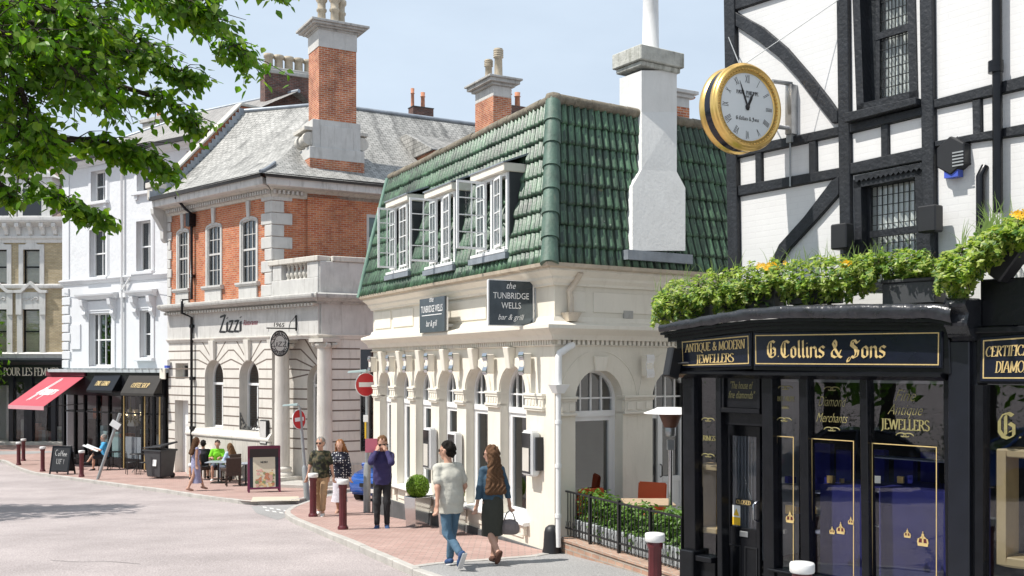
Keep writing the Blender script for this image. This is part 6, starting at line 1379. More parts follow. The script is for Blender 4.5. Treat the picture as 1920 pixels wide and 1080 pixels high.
def no_entry(label,px,pyb,topx,topy,disc,dd,yaw,lamp,extra):
 p=gp(px,pyb);d=p.y;ppm=FPX/d;t=thing('road_sign',label,'road sign',p,0,'no entry signs at the side street')
 top=Vector(((topx-px)/ppm,0,(pyb-topy)/ppm));f=.33;b=MB();b.tube([(0,0,-.1),top*f,top*(f+.03)],[.085,.085,.05],12);b.build('base_post',M['galv'],t,local=True)
 b=MB();b.tube([top*f,top],.045,10);b.build('pole',M['galv'],t,local=True)
 c=Vector(((disc[0]-px)/ppm,-.07,(pyb-disc[1])/ppm));Rm=Matrix.Rotation(R(yaw),3,'Z')@Matrix.Rotation(R(90),3,'X');r=.27
 tip=Matrix.Rotation(math.atan2(top.x,top.z),3,'Y')@Rm
 b=MB();b.lathe([(r*1.06,-.02),(r*1.06,.0)],c,32,0,False,tip);b.lathe([(r,.0),(r,.004)],c,32,1,False,tip)
 for s in(-1,1):pass
 b.add([c+tip@Vector(q)for q in((-r*.72,-.055,.006),(r*.72,-.055,.006),(r*.72,.055,.006),(-r*.72,.055,.006))],[(0,1,2,3)],0)
 b.build('disc',[M['sign_white'],M['sign_red']],t,local=True)
 b=MB();q=Vector(((lamp[0]-px)/ppm,-.25,(pyb-lamp[1])/ppm));b.tube([top,top+Vector((0,-.05,.06)),q+Vector((.1,0,0))],.02,6);b.hexa([q+Vector(v)for v in((-.24,-.06,-.02),(.2,-.05,0),(.2,.05,0),(-.24,.06,-.02),(-.22,-.04,.03),(.2,-.03,.07),(.2,.03,.07),(-.22,.04,.03))]);b.build('sign_lamp',M['sign_teal'],t,.01,local=True)
 for x0,x1,y0,y1,m in extra:
  b=MB();b.box(((((x0+x1)/2)-px)/ppm,-.06,(pyb-(y0+y1)/2)/ppm),((x1-x0)/ppm,.02,(y1-y0)/ppm));b.build('plate',M[m],t,.003,local=True)
 return t
no_entry('upright round red no entry sign on a tall grey post beside the phoning man',688,961,689,700,(687,721),0,38,(674,698),[(682,691,778,791,'sign_white'),(684.5,687.5,791,822,'yellow_plastic')])
no_entry('round red no entry sign turned aside on a leaning grey post by the columns',576,934,562,764,(562,786),0,62,(549,760),[])
p=gp(183,899);ppm=FPX/p.y;t=thing('leaning_post','bent grey sign post leaning over beside the seated man in blue','sign post',p);top=Vector((42/ppm,0,124/ppm));b=MB();b.tube([-top*.03,top],.055,10);b.build('pole',M['galv'],t,local=True)
b=MB();b.box(top*.83+Vector((0,-.08,0)),(.36,.02,.24),M=Matrix.Rotation(R(32),4,'Y'));b.build('plate',M['sign_white'],t,.004,local=True)
def aboard(label,px,py,wd,h,yaw,frame,panel,spread=.5):
 t=thing('pavement_board',label,'sandwich board',gp(px,py),yaw);
 for s,nm in((-1,'front_panel'),(1,'rear_panel')):
  b=MB();tilt=Matrix.Rotation(R(s*13),4,'X');o=Vector((0,s*.25,0))
  for q in((-wd/2+.03,.06,h/2,h),(wd/2-.03,.06,h/2,h),(0,wd-.12,h-.04,.08),(0,wd-.12,.14,.06)):b.box(o+tilt@Vector((q[0],0,q[2])),(q[1],.035,q[3]),M=tilt)
  b.box(o+tilt@Vector((0,0,h/2+.04)),(wd-.12,.02,h-.2),m=1,M=tilt);pn=b.build(nm,[frame,panel],t,.004,local=True)
  if s<0:fr=pn;fn=lambda x,y,l:o_+tl@Vector((x,-.0125-l,y));o_,tl=o.copy(),tilt.copy()
 return t,fr,fn
t,fr,fn=aboard('black chalk board reading Coffee on the far left pavement',117,889,.80,1.12,R(-8),M['black_paint'],M['black_plastic'])
write('chalk_lettering',lambda x,y,l:fn(x,y+.72,l),'Coffee',{'C':(.5,[_arc(.26,.5,.22,.42,60,300)]),'o':(.34,[_arc(.16,.22,.13,.2,0,360)]),'f':(.26,[[(.24,.8),(.12,.7),(.12,0)],[(.0,.45),(.24,.45)]]),'e':(.32,[[(.04,.2),(.28,.24)]+_arc(.16,.2,.13,.2,20,320)]),' ':(.2,[])},.26,.50,M['cap_white'],fr,.05,30,.05,local=True)
write('chalk_lettering',lambda x,y,l:fn(x,y+.42,l),'UF !',{**ROMAN,'!':(.2,[[(.1,1),(.1,.3)],[(.1,.1),(.1,.0)]])},.18,.34,M['cap_white'],fr,.06,30,.05,local=True)
ZG={'Z':(.8,[[(.06,.9),(.7,1.0),(.04,.02),(.74,.0)]]),'z':(.66,[[(.08,.6),(.54,.64),(.04,.02),(.58,.0)]]),'i':(.3,[[(.14,.58),(.12,0)],[(.14,.80),(.16,.84)]])}
t,fr,fn=aboard('Italian restaurant sandwich board with plum frame and pizza poster on the pavement',495,922,1.0,1.48,R(17),mat('plum',(.13,.012,.05),.4,.1),M['navy_paint'])
write('lettering',lambda x,y,l:fn(x,y+1.24,l),'Zizzi',ZG,.13,.36,M['letter_white'],fr,.16,20,.09,local=True)
rnd=random.Random(2);b=MB();b.add([fn(x,y,.002)for x,y in((-.34,.17),(.34,.17),(.34,1.12),(-.34,1.12))],[(0,1,2,3)],0)
for k in range(46):
 x,y,r=rnd.uniform(-.27,.27),rnd.uniform(.22,.72),rnd.uniform(.02,.075);b.add([fn(x+r*math.cos(a*.7),y+r*math.sin(a*.7)*.8,.003+k*.0002)for a in range(9)],[tuple(range(9))],rnd.randrange(1,5))
b.build('poster',[mat('poster_cream',(.62,.56,.42),.5,.1),M['terracotta'],M['gilt_wood'],mat('poster_green',(.22,.26,.12),.5,.2),mat('poster_pink',(.62,.36,.30),.5,.2)],fr,local=True)
write('lettering',lambda x,y,l:fn(x,y+.93,l+.004),'MENU',ROMAN,.06,.22,M['letter_dark'],fr,.2,8,.08,local=True)
p=gp(300,896);t=thing('wheeled_bin','dark grey wheeled bin with its lid ajar against the restaurant corner','bin',p,R(-30));b=MB();b.hexa([Vector(v)for v in((-.36,-.30,.06),(.36,-.30,.06),(.36,.30,.06),(-.36,.30,.06),(-.46,-.38,1.02),(.46,-.38,1.02),(.46,.38,1.02),(-.46,.38,1.02))]);b.box((0,0,1.03),(1.0,.84,.07));b.build('bin_body',M['bin_grey'],t,.025,local=True,seg=2)
b=MB();b.hexa([Vector(v)for v in((-.5,-.42,1.09),(.5,-.42,1.16),(.5,.42,1.30),(-.5,.42,1.12),(-.47,-.40,1.13),(.47,-.40,1.21),(.47,.40,1.36),(-.47,.40,1.17))]);b.build('lid',M['black_plastic'],t,.02,local=True)
for x in(-.32,.32):b=MB();b.lathe([(.0,-.03),(.1,-.03),(.1,.03),(.0,.03)],(x,.30,.1),14,M=Matrix.Rotation(R(90),3,'Y'));b.build('wheel',M['rubber'],t,local=True)
b=MB();b.box((.12,-.356,.62),(.2,.01,.3),M=Matrix.Rotation(R(-5),4,'X'));b.build('paper_label',M['sign_white'],t,local=True)
# ---- cafe furniture
def bistro_chair():
 t=thing('bistro_chair','','chair');b=MB()
 b.lathe([(.19,.44),(.20,.45),(.20,.465),(.0,.47)],(0,0,0),18);b.build('seat',M['black_iron'],t,local=True)
 for x,y in((-.15,.14),(.15,.14),(-.15,-.14),(.15,-.14)):b=MB();b.tube([(x,y,.45),(x*1.25,y*1.25,.0)],.014,6);b.build('leg',M['black_iron'],t,local=True)
 b=MB();b.tube([(-.17,-.15,.44),(-.18,-.19,.75)]+[(.18*math.cos(R(180-a)),-.20,.75+.14*math.sin(R(a)))for a in range(20,161,20)]+[(.18,-.19,.75),(.17,-.15,.44)],.013,6)
 b.tube([(-.07+.0,-.17,.46),(-.09,-.195,.7),(0,-.20,.82),(.09,-.195,.7),(.07,-.17,.46)],.010,6);b.build('backrest',M['black_iron'],t,local=True);return t
def bistro_table():
 t=thing('bistro_table','','table');b=MB();b.lathe([(.32,.70),(.33,.71),(.33,.725),(.0,.73)],(0,0,0),22);b.build('table_top',M['black_iron'],t,local=True)
 b=MB();b.tube([(0,0,.7),(0,0,.1)],.025,8)
 for k in range(3):a=k*2.094;b.tube([(0,0,.22),(.2*math.cos(a),.2*math.sin(a),.12),(.3*math.cos(a),.3*math.sin(a),.0)],.016,6)
 b.build('pedestal',M['black_iron'],t,local=True);return t
def put(proto,first,px,py,rz,lab,grp,dz=0):
 o=proto if first else copy_tree(proto);p=gp(px,py);o.location=p+Vector((0,0,dz));o.rotation_euler=(0,0,R(rz));o['label']=lab;o['group']=grp;return o
bc,bt=bistro_chair(),bistro_table();G1,G2='black bistro chairs outside the coffee shop','black bistro tables outside the coffee shop'
put(bc,1,196,881,95,'black bistro chair under the man in a blue shirt',G1);put(bc,0,246,889,-60,'black bistro chair left of the empty round table',G1);put(bc,0,271,889,120,'black bistro chair beside the wheeled bin',G1);put(bc,0,141,880,-70,'black bistro chair behind the chalk board',G1)
put(bt,1,212,880,0,'round black table behind the seated man in blue',G2);put(bt,0,259,885,0,'round black table between two empty bistro chairs',G2)
def wicker_chair():
 t=thing('wicker_chair','','chair');b=MB();b.box((0,0,.42),(.50,.50,.12));b.build('seat',M['wicker'],t,.015,local=True)
 b=MB();b.box((0,-.25,.72),(.50,.05,.52),M=Matrix.Rotation(R(8),4,'X'));b.build('backrest',M['wicker'],t,.015,local=True)
 for x,y in((-.22,-.22),(.22,-.22),(-.22,.22),(.22,.22)):b=MB();b.box((x,y,.18),(.045,.045,.36));b.build('leg',M['wicker'],t,local=True)
 return t
def cafe_table(top):
 t=thing('cafe_table','','table');b=MB();b.box((0,0,.735),(.75,.75,.03));b.build('table_top',top,t,.006,local=True);b=MB();b.tube([(0,0,.72),(0,0,.03)],.035,8);b.box((0,0,.02),(.45,.45,.03));b.build('pedestal',M['black_iron'],t,local=True);return t
wc=wicker_chair();G3='dark wicker chairs outside the restaurant'
W1=put(wc,1,437,911,20,'dark wicker chair, empty, nearest the sandwich board',G3)
W2=put(wc,0,432,902,55,'dark wicker chair under the woman in pale blue',G3);W3=put(wc,0,408,899,195,'dark wicker chair under the man in lime green',G3);W4=put(wc,0,381,899,-40,'dark wicker chair under the man in navy with his back turned',G3)
ct=cafe_table(M['table_grey']);ct['label']='small grey table between the diners outside the restaurant';ct['group']='grey tables outside the restaurant';ct.location=gp(408,906)+Vector((0,.1,0))
o=copy_tree(ct);o.location=gp(461,909);o.rotation_euler=(0,0,R(25));o['label']='small grey table behind the sandwich board with a flower glass'
def bucket_chair():
 t=thing('orange_chair','','chair');b=MB();b.box((0,0,.44),(.46,.46,.05));b.build('seat',M['chair_orange'],t,.02,local=True);b=MB();b.box((0,-.22,.70),(.50,.05,.46),M=Matrix.Rotation(R(7),4,'X'));b.build('backrest',M['chair_orange'],t,.02,local=True,seg=2)
 for x,y in((-.2,-.2),(.2,-.2),(-.2,.2),(.2,.2)):b=MB();b.tube([(x*.9,y*.9,.42),(x,y,0)],.016,6);b.build('leg',M['dull_steel'],t,local=True)
 return t
TZc=gz(16)+.14
oc=bucket_chair();oc.location=(rx(1213)*16.6,16.6,TZc);oc.rotation_euler=(0,0,R(150));oc['label']='orange cafe chair behind the wooden table on the terrace';oc['group']='orange terrace chairs'
o=copy_tree(oc);o.location=(rx(1118)*16.75,16.75,TZc-.12);o.rotation_euler=(0,0,R(200));o['label']='orange cafe chair half hidden by the hedge under the first window'
wt=cafe_table(M['table_wood']);wt.location=(rx(1215)*15.6,15.6,TZc+.02);wt['label']='wooden topped cafe table behind the railing hedge'
mb=MB();q=[Vector((.75,16.4,0)),Vector((2.35,13.5,0)),FR.P(4.4,-.05,0),FR.P(.25,-.05,0)]
mb.prism([Vector((p.x,p.y,gz(15)-.3))for p in q],Vector((0,0,.3+TZc-gz(15))));mb.build('terrace_floor',M['asphalt'])['kind']='structure'
RA,RB=Vector((.84,16.5,0)),Vector((2.33,13.45,0));FRL=Face((RA.x,RA.y),(RB.x-RA.x,RB.y-RA.y));RL=(RB-RA).length
t=thing('low_wall','low brick wall carrying the iron railing of the terrace','wall',(RA.x,RA.y,gz(16)));mb=MB();FRL.box(mb,-.1,RL,-.12,.12,gz(14)-.5,zc(-2.82));mb.build('brickwork',M['low_brick'],t,.01);mb=MB();FRL.box(mb,-.12,RL,-.14,.14,zc(-2.819),zc(-2.77));mb.build('coping',M['low_brick'],t,.008)
t=thing('railing','black iron railing round the terrace of the corner bar','railing',(RA.x,RA.y,zc(-2.77)));mb=MB()
for z in(-2.03,-2.62):FRL.box(mb,0,RL,-.018,.018,zc(z)-.012,zc(z)+.012)
mb.build('rail',M['black_iron'],t)
for k in range(5):u=.02+(RL-.06)*k/4;mb=MB();FRL.box(mb,u-.02,u+.02,-.022,.022,zc(-2.77),zc(-1.99));mb.build('post',M['black_iron'],t)
mb=MB()
for k in range(36):u=RL*(k+.5)/36;mb.tube([FRL.P(u,0,zc(-2.74)),FRL.P(u,0,zc(-2.03))],.008,5)
for k in range(26):u=RL*(k+.5)/26;mb.tube([FRL.P(u+.03*math.cos(a*.7),0,zc(-2.56)+.055*math.sin(a*.7))for a in range(10)],.005,4)
mb.build('bars',M['black_iron'],t)
def leafball(mb,pts,n,size,seed=0,m=0,sz_j=.5,up=.2,shell=None):
 """leaf-sized faces scattered by pts(rnd) -> (position, outward)"""
 rnd=random.Random(seed)
 for k in range(n):
  p,o=pts(rnd);s=size*rnd.uniform(1-sz_j,1+sz_j);a=Vector((rnd.gauss(0,1),rnd.gauss(0,1),rnd.gauss(0,1))).normalized();nrm=(o*.9+a*.75+Vector((0,0,up))).normalized();t=nrm.cross(Vector((rnd.gauss(0,1),rnd.gauss(0,1),rnd.gauss(0,1)))).normalized();b=nrm.cross(t)
  mb.add([p-t*s,p-b*s*.45+nrm*s*.12,p+t*s,p+b*s*.45+nrm*s*.12],[(0,1,2,3)],rnd.choice(m)if isinstance(m,tuple)else m)
 return mb
def hedge(label,c0,c1,w,h0,h1,n,seed,mt,name='hedge',cat='hedge'):
 t=thing(name,label,cat,c0,0);d=c1-c0;nn=Vector((-d.y,d.x,0)).normalized()
 def pts(r):
  a,b,z=r.random(),r.uniform(-1,1),r.random()**.7;bump=.75+.35*mnoise.noise(Vector((a*4,seed,0)))+.25*r.random();q=c0+d*a+nn*b*w*(1-.3*z)*bump+Vector((0,0,h0+(h1-h0)*z*bump));return q,(nn*b+Vector((0,0,z))).normalized()
 b=MB();leafball(b,pts,n,.042,seed);b.build('foliage',mt,t);b=MB();rnd=random.Random(seed)
 for k in range(14):a=rnd.random();p=c0+d*a;b.tube([p,p+nn*rnd.uniform(-.1,.1)+Vector((0,0,h0+(h1-h0)*.7))],.008,4)
 b.build('stems',M['bark'],t);return t
hb=lambda u,w_:FRL.P(u,w_,zc(-2.77))
hedge('green leafy hedge in pale troughs behind the iron railing',hb(.12,-.3),hb(RL-.1,-.3),.20,.08,.78,5200,3,M['hedge'])
t=thing('planter_trough','row of pale grey troughs holding the hedge behind the railing','trough',hb(0,-.3))
for k in range(4):mb=MB();FRL.box(mb,.1+k*(RL-.2)/4+.02,.1+(k+1)*(RL-.2)/4-.02,-.46,-.14,zc(-2.77),zc(-2.5));mb.build('trough_body',M['trough'],t,.01)
p=gp(1034,1036);t=thing('guard_stone','squat black rounded guard post at the foot of the corner bar','guard post',p+Vector((0,-.05,0)));b=MB();b.lathe([(.15,-.1),(.15,.03),(.135,.1),(.12,.34),(.10,.41),(.05,.45),(.0,.455)],(0,0,0),22);b.build('body',M['black_plastic'],t,local=True)
p=Vector((rx(1257)*15.1,15.1,TZc));t=thing('patio_heater','steel mushroom patio heater standing on the terrace by the shop corner','patio heater',p)
hz=lambda py:H+(CY-py)/FPX*15.1-p.z
b=MB();b.lathe([(.14,hz(984)),(.14,hz(972)),(.12,hz(965)),(.05,hz(958)),(.03,hz(956))],(0,0,0),22);b.lathe([(.24,0),(.24,.05),(.19,.12),(.16,hz(985))],(0,0,0),22);b.build('base',M['steel'],t,local=True)
b=MB();b.tube([(0,0,hz(960)),(0,0,hz(830))],.032,12);b.build('pole',M['steel'],t,local=True);b=MB();b.box((0,0,hz(834)),(.11,.11,.15));b.lathe([(.08,hz(818)),(.085,hz(800))],(0,0,0),18);b.build('burner',M['dull_steel'],t,.008,local=True)
b=MB();b.lathe([(.095,hz(801)),(.175,hz(776)),(.175,hz(772))],(0,0,0),24);b.build('emitter',mat('rust_brown',(.13,.055,.035),.5,.3,8),t,local=True);b=MB();b.lathe([(.40,hz(775)),(.39,hz(774)),(.22,hz(766)),(.2,hz(764)),(.0,hz(763))],(0,0,0),28);b.build('hood',M['cap_white'],t,local=True)
def planter(px,py,rz,lab,lab2,sc=1.0):
 p=gp(px,py);t=thing('planter',lab,'planter',p,R(rz),'mirror steel planters by the corner bar');b=MB();b.hexa([Vector(v)for v in((-.17,-.17,0),(.17,-.17,0),(.17,.17,0),(-.17,.17,0),(-.20,-.20,.62),(.20,-.20,.62),(.20,.20,.62),(-.20,.20,.62))]);b.build('box',M['steel'],t,.006,local=True);b=MB();b.box((0,0,.615),(.36,.36,.02));b.build('soil',M['bark'],t,local=True)
 s=thing('box_ball',lab2,'topiary',p+Vector((0,0,.62)),0,'clipped box balls in the planters');c=p+Vector((0,0,.82))
 def pts(r):v=Vector((r.gauss(0,1),r.gauss(0,1),r.gauss(0,1))).normalized();return c+v*.235*r.uniform(.86,1.04),v
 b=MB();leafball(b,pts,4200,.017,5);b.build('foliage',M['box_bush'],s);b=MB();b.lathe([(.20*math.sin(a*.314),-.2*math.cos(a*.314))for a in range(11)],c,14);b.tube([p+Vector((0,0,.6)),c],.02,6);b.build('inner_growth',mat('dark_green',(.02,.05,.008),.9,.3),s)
planter(783,988,40,'mirror steel planter between the phoning man and the man in a pale shirt','clipped round box bush left of the man in a pale shirt');planter(848,1003,40,'mirror steel planter hidden behind the man in a pale shirt','clipped box bush hidden behind the man in a pale shirt')
# ---- things fixed to the corner bar
def sign_box(name,lab,c,rz,sz,parts):t=thing(name,lab,'sign',c,rz);b=MB();b.box((0,0,0),sz);o=b.build('board',M['sign_slate'],t,.004,local=True);return t,o
u=(FL.u(787,.34)+FL.u(834,.34))/2;wd=abs(FL.u(787,.34)-FL.u(834,.34));zt,zb=FL.z(810,558,.34),FL.z(810,623,.34)
t=thing('wall_sign','smaller slate grey bar sign fixed flat on the sunny wall','sign',FL.P(u,.02,(zt+zb)/2));b=MB();FL.box(b,u-wd/2,u+wd/2,.30,.345,zb,zt);bo=b.build('board',M['sign_slate'],t,.004);b=MB();FL.box(b,u-wd/2+.02,u+wd/2-.02,.26,.299,zb+.02,zt-.02);FL.box(b,u-.3,u-.25,.0,.26,zb+.1,zb+.16);FL.box(b,u+.25,u+.3,.0,.26,zb+.1,zb+.16);b.build('backing',M['gloss_white'],t)
wt_=lambda s,y,h,w_,sh=0,bld=0:script('lettering',lambda x,y_,l:FL.P(u-x,.349,zb+y+y_),s,h,w_,M['letter_white'],bo,sh,'c',bld)
wt_('the',.60,.15,.2,.3);wt_('TUNBRIDGE WELLS',.40,.19,1.08,0,.004);wt_('bar & grill',.12,.17,.55,.3);b=MB();FL.plate(b,rect(u-.5,u+.5,zb+.335,zb+.35),.346,.349);b.build('rule',M['letter_white'],bo)
Sg=Face((FL.P(FL.u(1005,0),0,0).x,FL.P(FL.u(1005,0),0,0).y),FL.N)
s0,s1=Sg.u(999),Sg.u(917);z1,z0=Sg.z(917,525),Sg.z(917,609)
t=thing('projecting_sign','square mirrored bar sign projecting from the corner on a bracket','sign',Sg.P(0,0,(z0+z1)/2));b=MB();Sg.box(b,min(s0,s1),max(s0,s1),-.03,.0,z0,z1);M['sign_mirror']=mat('sign_mirror',(.09,.11,.13),.12,.3,3,.05,2,metal=.85);bo2=b.build('board',M['sign_mirror'],t,.004)
b=MB();
for q in((min(s0,s1)-.01,max(s0,s1)+.01,z0-.015,z0),(min(s0,s1)-.01,max(s0,s1)+.01,z1,z1+.015),(max(s0,s1),max(s0,s1)+.02,z0,z1),(min(s0,s1)-.02,min(s0,s1),z0,z1)):Sg.box(b,q[0],q[1],-.04,.005,q[2],q[3])
b.build('frame',M['sign_white'],t)
b=MB();b.tube([Sg.P(.0,-.02,z0-.02),Sg.P(.0,-.02,z1+.03)],.02,8)
for z in(z0+.25,z1-.22):b.tube([Sg.P(0,-.02,z),Sg.P(min(s0,s1)+.02,-.02,z)],.014,6)
b.build('bracket',M['dull_steel'],t);sm=(s0+s1)/2
w2_=lambda s,y,h,w_,sh=0:script('lettering',lambda x,y_,l:Sg.P(sm-x,.003,z0+y+y_),s,h,w_,M['letter_white'],bo2,sh)
w2_('the',.60,.15,.17,.35);w2_('TUNBRIDGE',.435,.145,.66);w2_('WELLS',.275,.145,.36);w2_('bar & grill',.09,.13,.48,.35)
def wall_light(F,u,z,lab):
 t=thing('wall_light',lab,'wall light',F.P(u,.05,z),0,'boxy steel wall lights between the arches');b=MB();F.box(b,u-.07,u+.07,.05,.20,z-.18,z+.17);b.build('casing',M['cream_trim'],t,.012)
 b=MB();n=12;pr=[(.205+.02*math.sin(k/n*9.4),z-.20+.39*k/n)for k in range(n+1)];vs=[F.P(x,a,b_)for x in(u-.085,u+.085)for a,b_ in pr];b.add(vs,[(i,i+1,n+2+i,n+1+i)for i in range(n)],0,True);b.build('wavy_plate',M['steel'],t)
labs=['leftmost boxy steel wall light, nearest the no entry sign','second boxy steel wall light from the left on the sunny wall','third boxy steel wall light from the left on the sunny wall','fourth boxy steel wall light, left of the small slate sign','fifth boxy steel wall light, below the small slate sign','sixth boxy steel wall light, below left of the mirrored sign','boxy steel wall light nearest the corner on the sunny wall']
for k,(px,py)in enumerate(((699,683),(733,682),(765,681),(806,680),(853,679),(917,682),(986,681))):wall_light(FL,FL.u(px,.12),FL.z(px,py,.12),labs[k])
wall_light(FR,FR.u(1213,.12),FR.z(1213,686,.12),'lone boxy steel wall light on the shaded wall over the terrace')
for px,y0,y1,lab in((807,803,881,'leftmost slim menu case on the sunny wall'),(854,811,891,'middle slim menu case on the sunny wall'),(996,808,893,'large rounded menu case nearest the corner on the sunny wall')):
 u=FL.u(px,.1);z1,z0=FL.z(px,y0,.15),FL.z(px,y1,.15);t=thing('menu_case',lab,'menu case',FL.P(u,.02,(z0+z1)/2),0,'menu cases on the sunny wall');b=MB();FL.box(b,u-.17,u+.17,.02,.2,z0,z1);b.build('casing',M['gloss_white'],t,.03,seg=2);b=MB();FL.box(b,u-.14,u+.14,.19,.206,z0+.04,z1-.04);s=b.build('display',M['car_glass'],t,.004);b=MB();FL.plate(b,rect(u-.11,u+.11,z0+.08,z0+(z1-z0)*.62),.207,.209);b.build('menu_sheet',M['stone'],t)
 if px>900:b=MB();FL.box(b,u-.24,u-.18,.0,.12,z0+.1,z1-.1);b.build('bracket',M['black_plastic'],t)
 # ---- restaurant lettering and hanging sign
zq=(fz0+cornz)/2;ZX=lambda px:ZL.u(px,.06)
write('lettering',lambda x,y,l:ZL.P(ZX(432)-x,.05+l,zq-.30+y),'Zizzi',ZG,.62,abs(ZX(411)-ZX(453)),M['letter_dark'],bank,.27,15,.13)
script('lettering',lambda x,y,l:ZL.P(ZX(469)-x,.05,zq-.08+y),'Ristorante',.26,abs(ZX(455)-ZX(483)),M['letter_red'],bank,.5,'c',.02)
HG=(lambda q:Face((q.x,q.y),ZL.N))(ZL.P(ZL.u(556,.05),.05,0));cu=HG.u(523);cz=HG.z(523,644);r=(HG.z(523,620)-HG.z(523,668))/2
t=thing('hanging_sign','oval stone grey restaurant sign hanging from an iron bracket over the columns','sign',HG.P(0,0,cz+r));b=MB();el=lambda k,n=40:[HG.P(cu+r*.86*k*math.cos(2*math.pi*i/n),0,cz+r*k*math.sin(2*math.pi*i/n))for i in range(n)]
b.prism(el(1),HG.N*.05);bo=b.build('disc',mat('sign_putty',(.60,.58,.54),.7,.1),t);b=MB()
for k in(1.0,.94,.62):b.tube(el(k)+el(k)[:1],.012 if k>.9 else .009,5,caps=False)
for v in b.v:pass
b.v=[tuple(Vector(v)+HG.N*.055)for v in b.v];b.build('rim',M['letter_dark'],bo)
write('lettering',lambda x,y,l:HG.P(cu-x,.054+l,cz-.10+y),'Zizzi',ZG,.24,.74,M['letter_dark'],bo,.16,15,.09)
for txt,sg in(('RISTORANTE',1),('TUNBRIDGE',-1)):
 n=len(txt)
 for i,ch in enumerate(txt):
  a=R(90-sg*(i-(n-1)/2)*13)if sg>0 else R(270+(i-(n-1)/2)*14);rr=r*.77;tn=Vector((math.sin(a),-math.cos(a)))*sg;nm=Vector((math.cos(a),math.sin(a)))*sg
  if i==0:acc=MB()
  q,wd_=pen(ch,ROMAN,.2,8,.1);sc_=.11
  for k_,poly in enumerate(q):acc.add([HG.P(cu-(rr*.88*math.cos(a)*-1+((p.x-wd_/2)*tn.x+(p.y-.5)*nm.x)*sc_),.054+.0002*k_,cz+rr*math.sin(a)+((p.x-wd_/2)*tn.y+(p.y-.5)*nm.y)*sc_)for p in poly],[(0,1,2,3)])
 acc.build('lettering',M['letter_dark'],bo)
b=MB();zz=HG.z(530,615);b.tube([HG.P(0,0,zz),HG.P(HG.u(500),0,zz-.02)],.022,6);b.tube([HG.P(0.02,0,zz-.08),HG.P(0.02,0,zz+.45)],.03,6);b.tube([HG.P(.03,0,zz+.42),HG.P(.25,0,zz+.2),HG.P(.3,0,zz+.02)],.016,6)
b.tube([HG.P(cu-.4,0,zz),HG.P(cu-.4,0,cz+r*.9)],.008,4);b.tube([HG.P(cu+.4,0,zz),HG.P(cu+.4,0,cz+r*.9)],.008,4);script('x',lambda x,y,l:HG.P(cu-x,.01,zz+.03+y),'1965',.2,.42,None,None,.1,'c',.02,b,0);b.build('bracket',M['black_iron'],t)
u=ZL.u(491,.1);t=thing('menu_board','slim pale menu board on the restaurant wall between window and column','menu board',ZL.P(u,.05,ZL.z(490,808)));b=MB();ZL.box(b,u-.32,u+.12,.0,.12,ZL.z(490,832),ZL.z(490,787));b.build('frame',M['black_plastic'],t,.01);b=MB();ZL.box(b,u-.28,u+.08,.12,.13,ZL.z(490,830),ZL.z(490,789));b.build('sheet',M['stone_pale'],t)
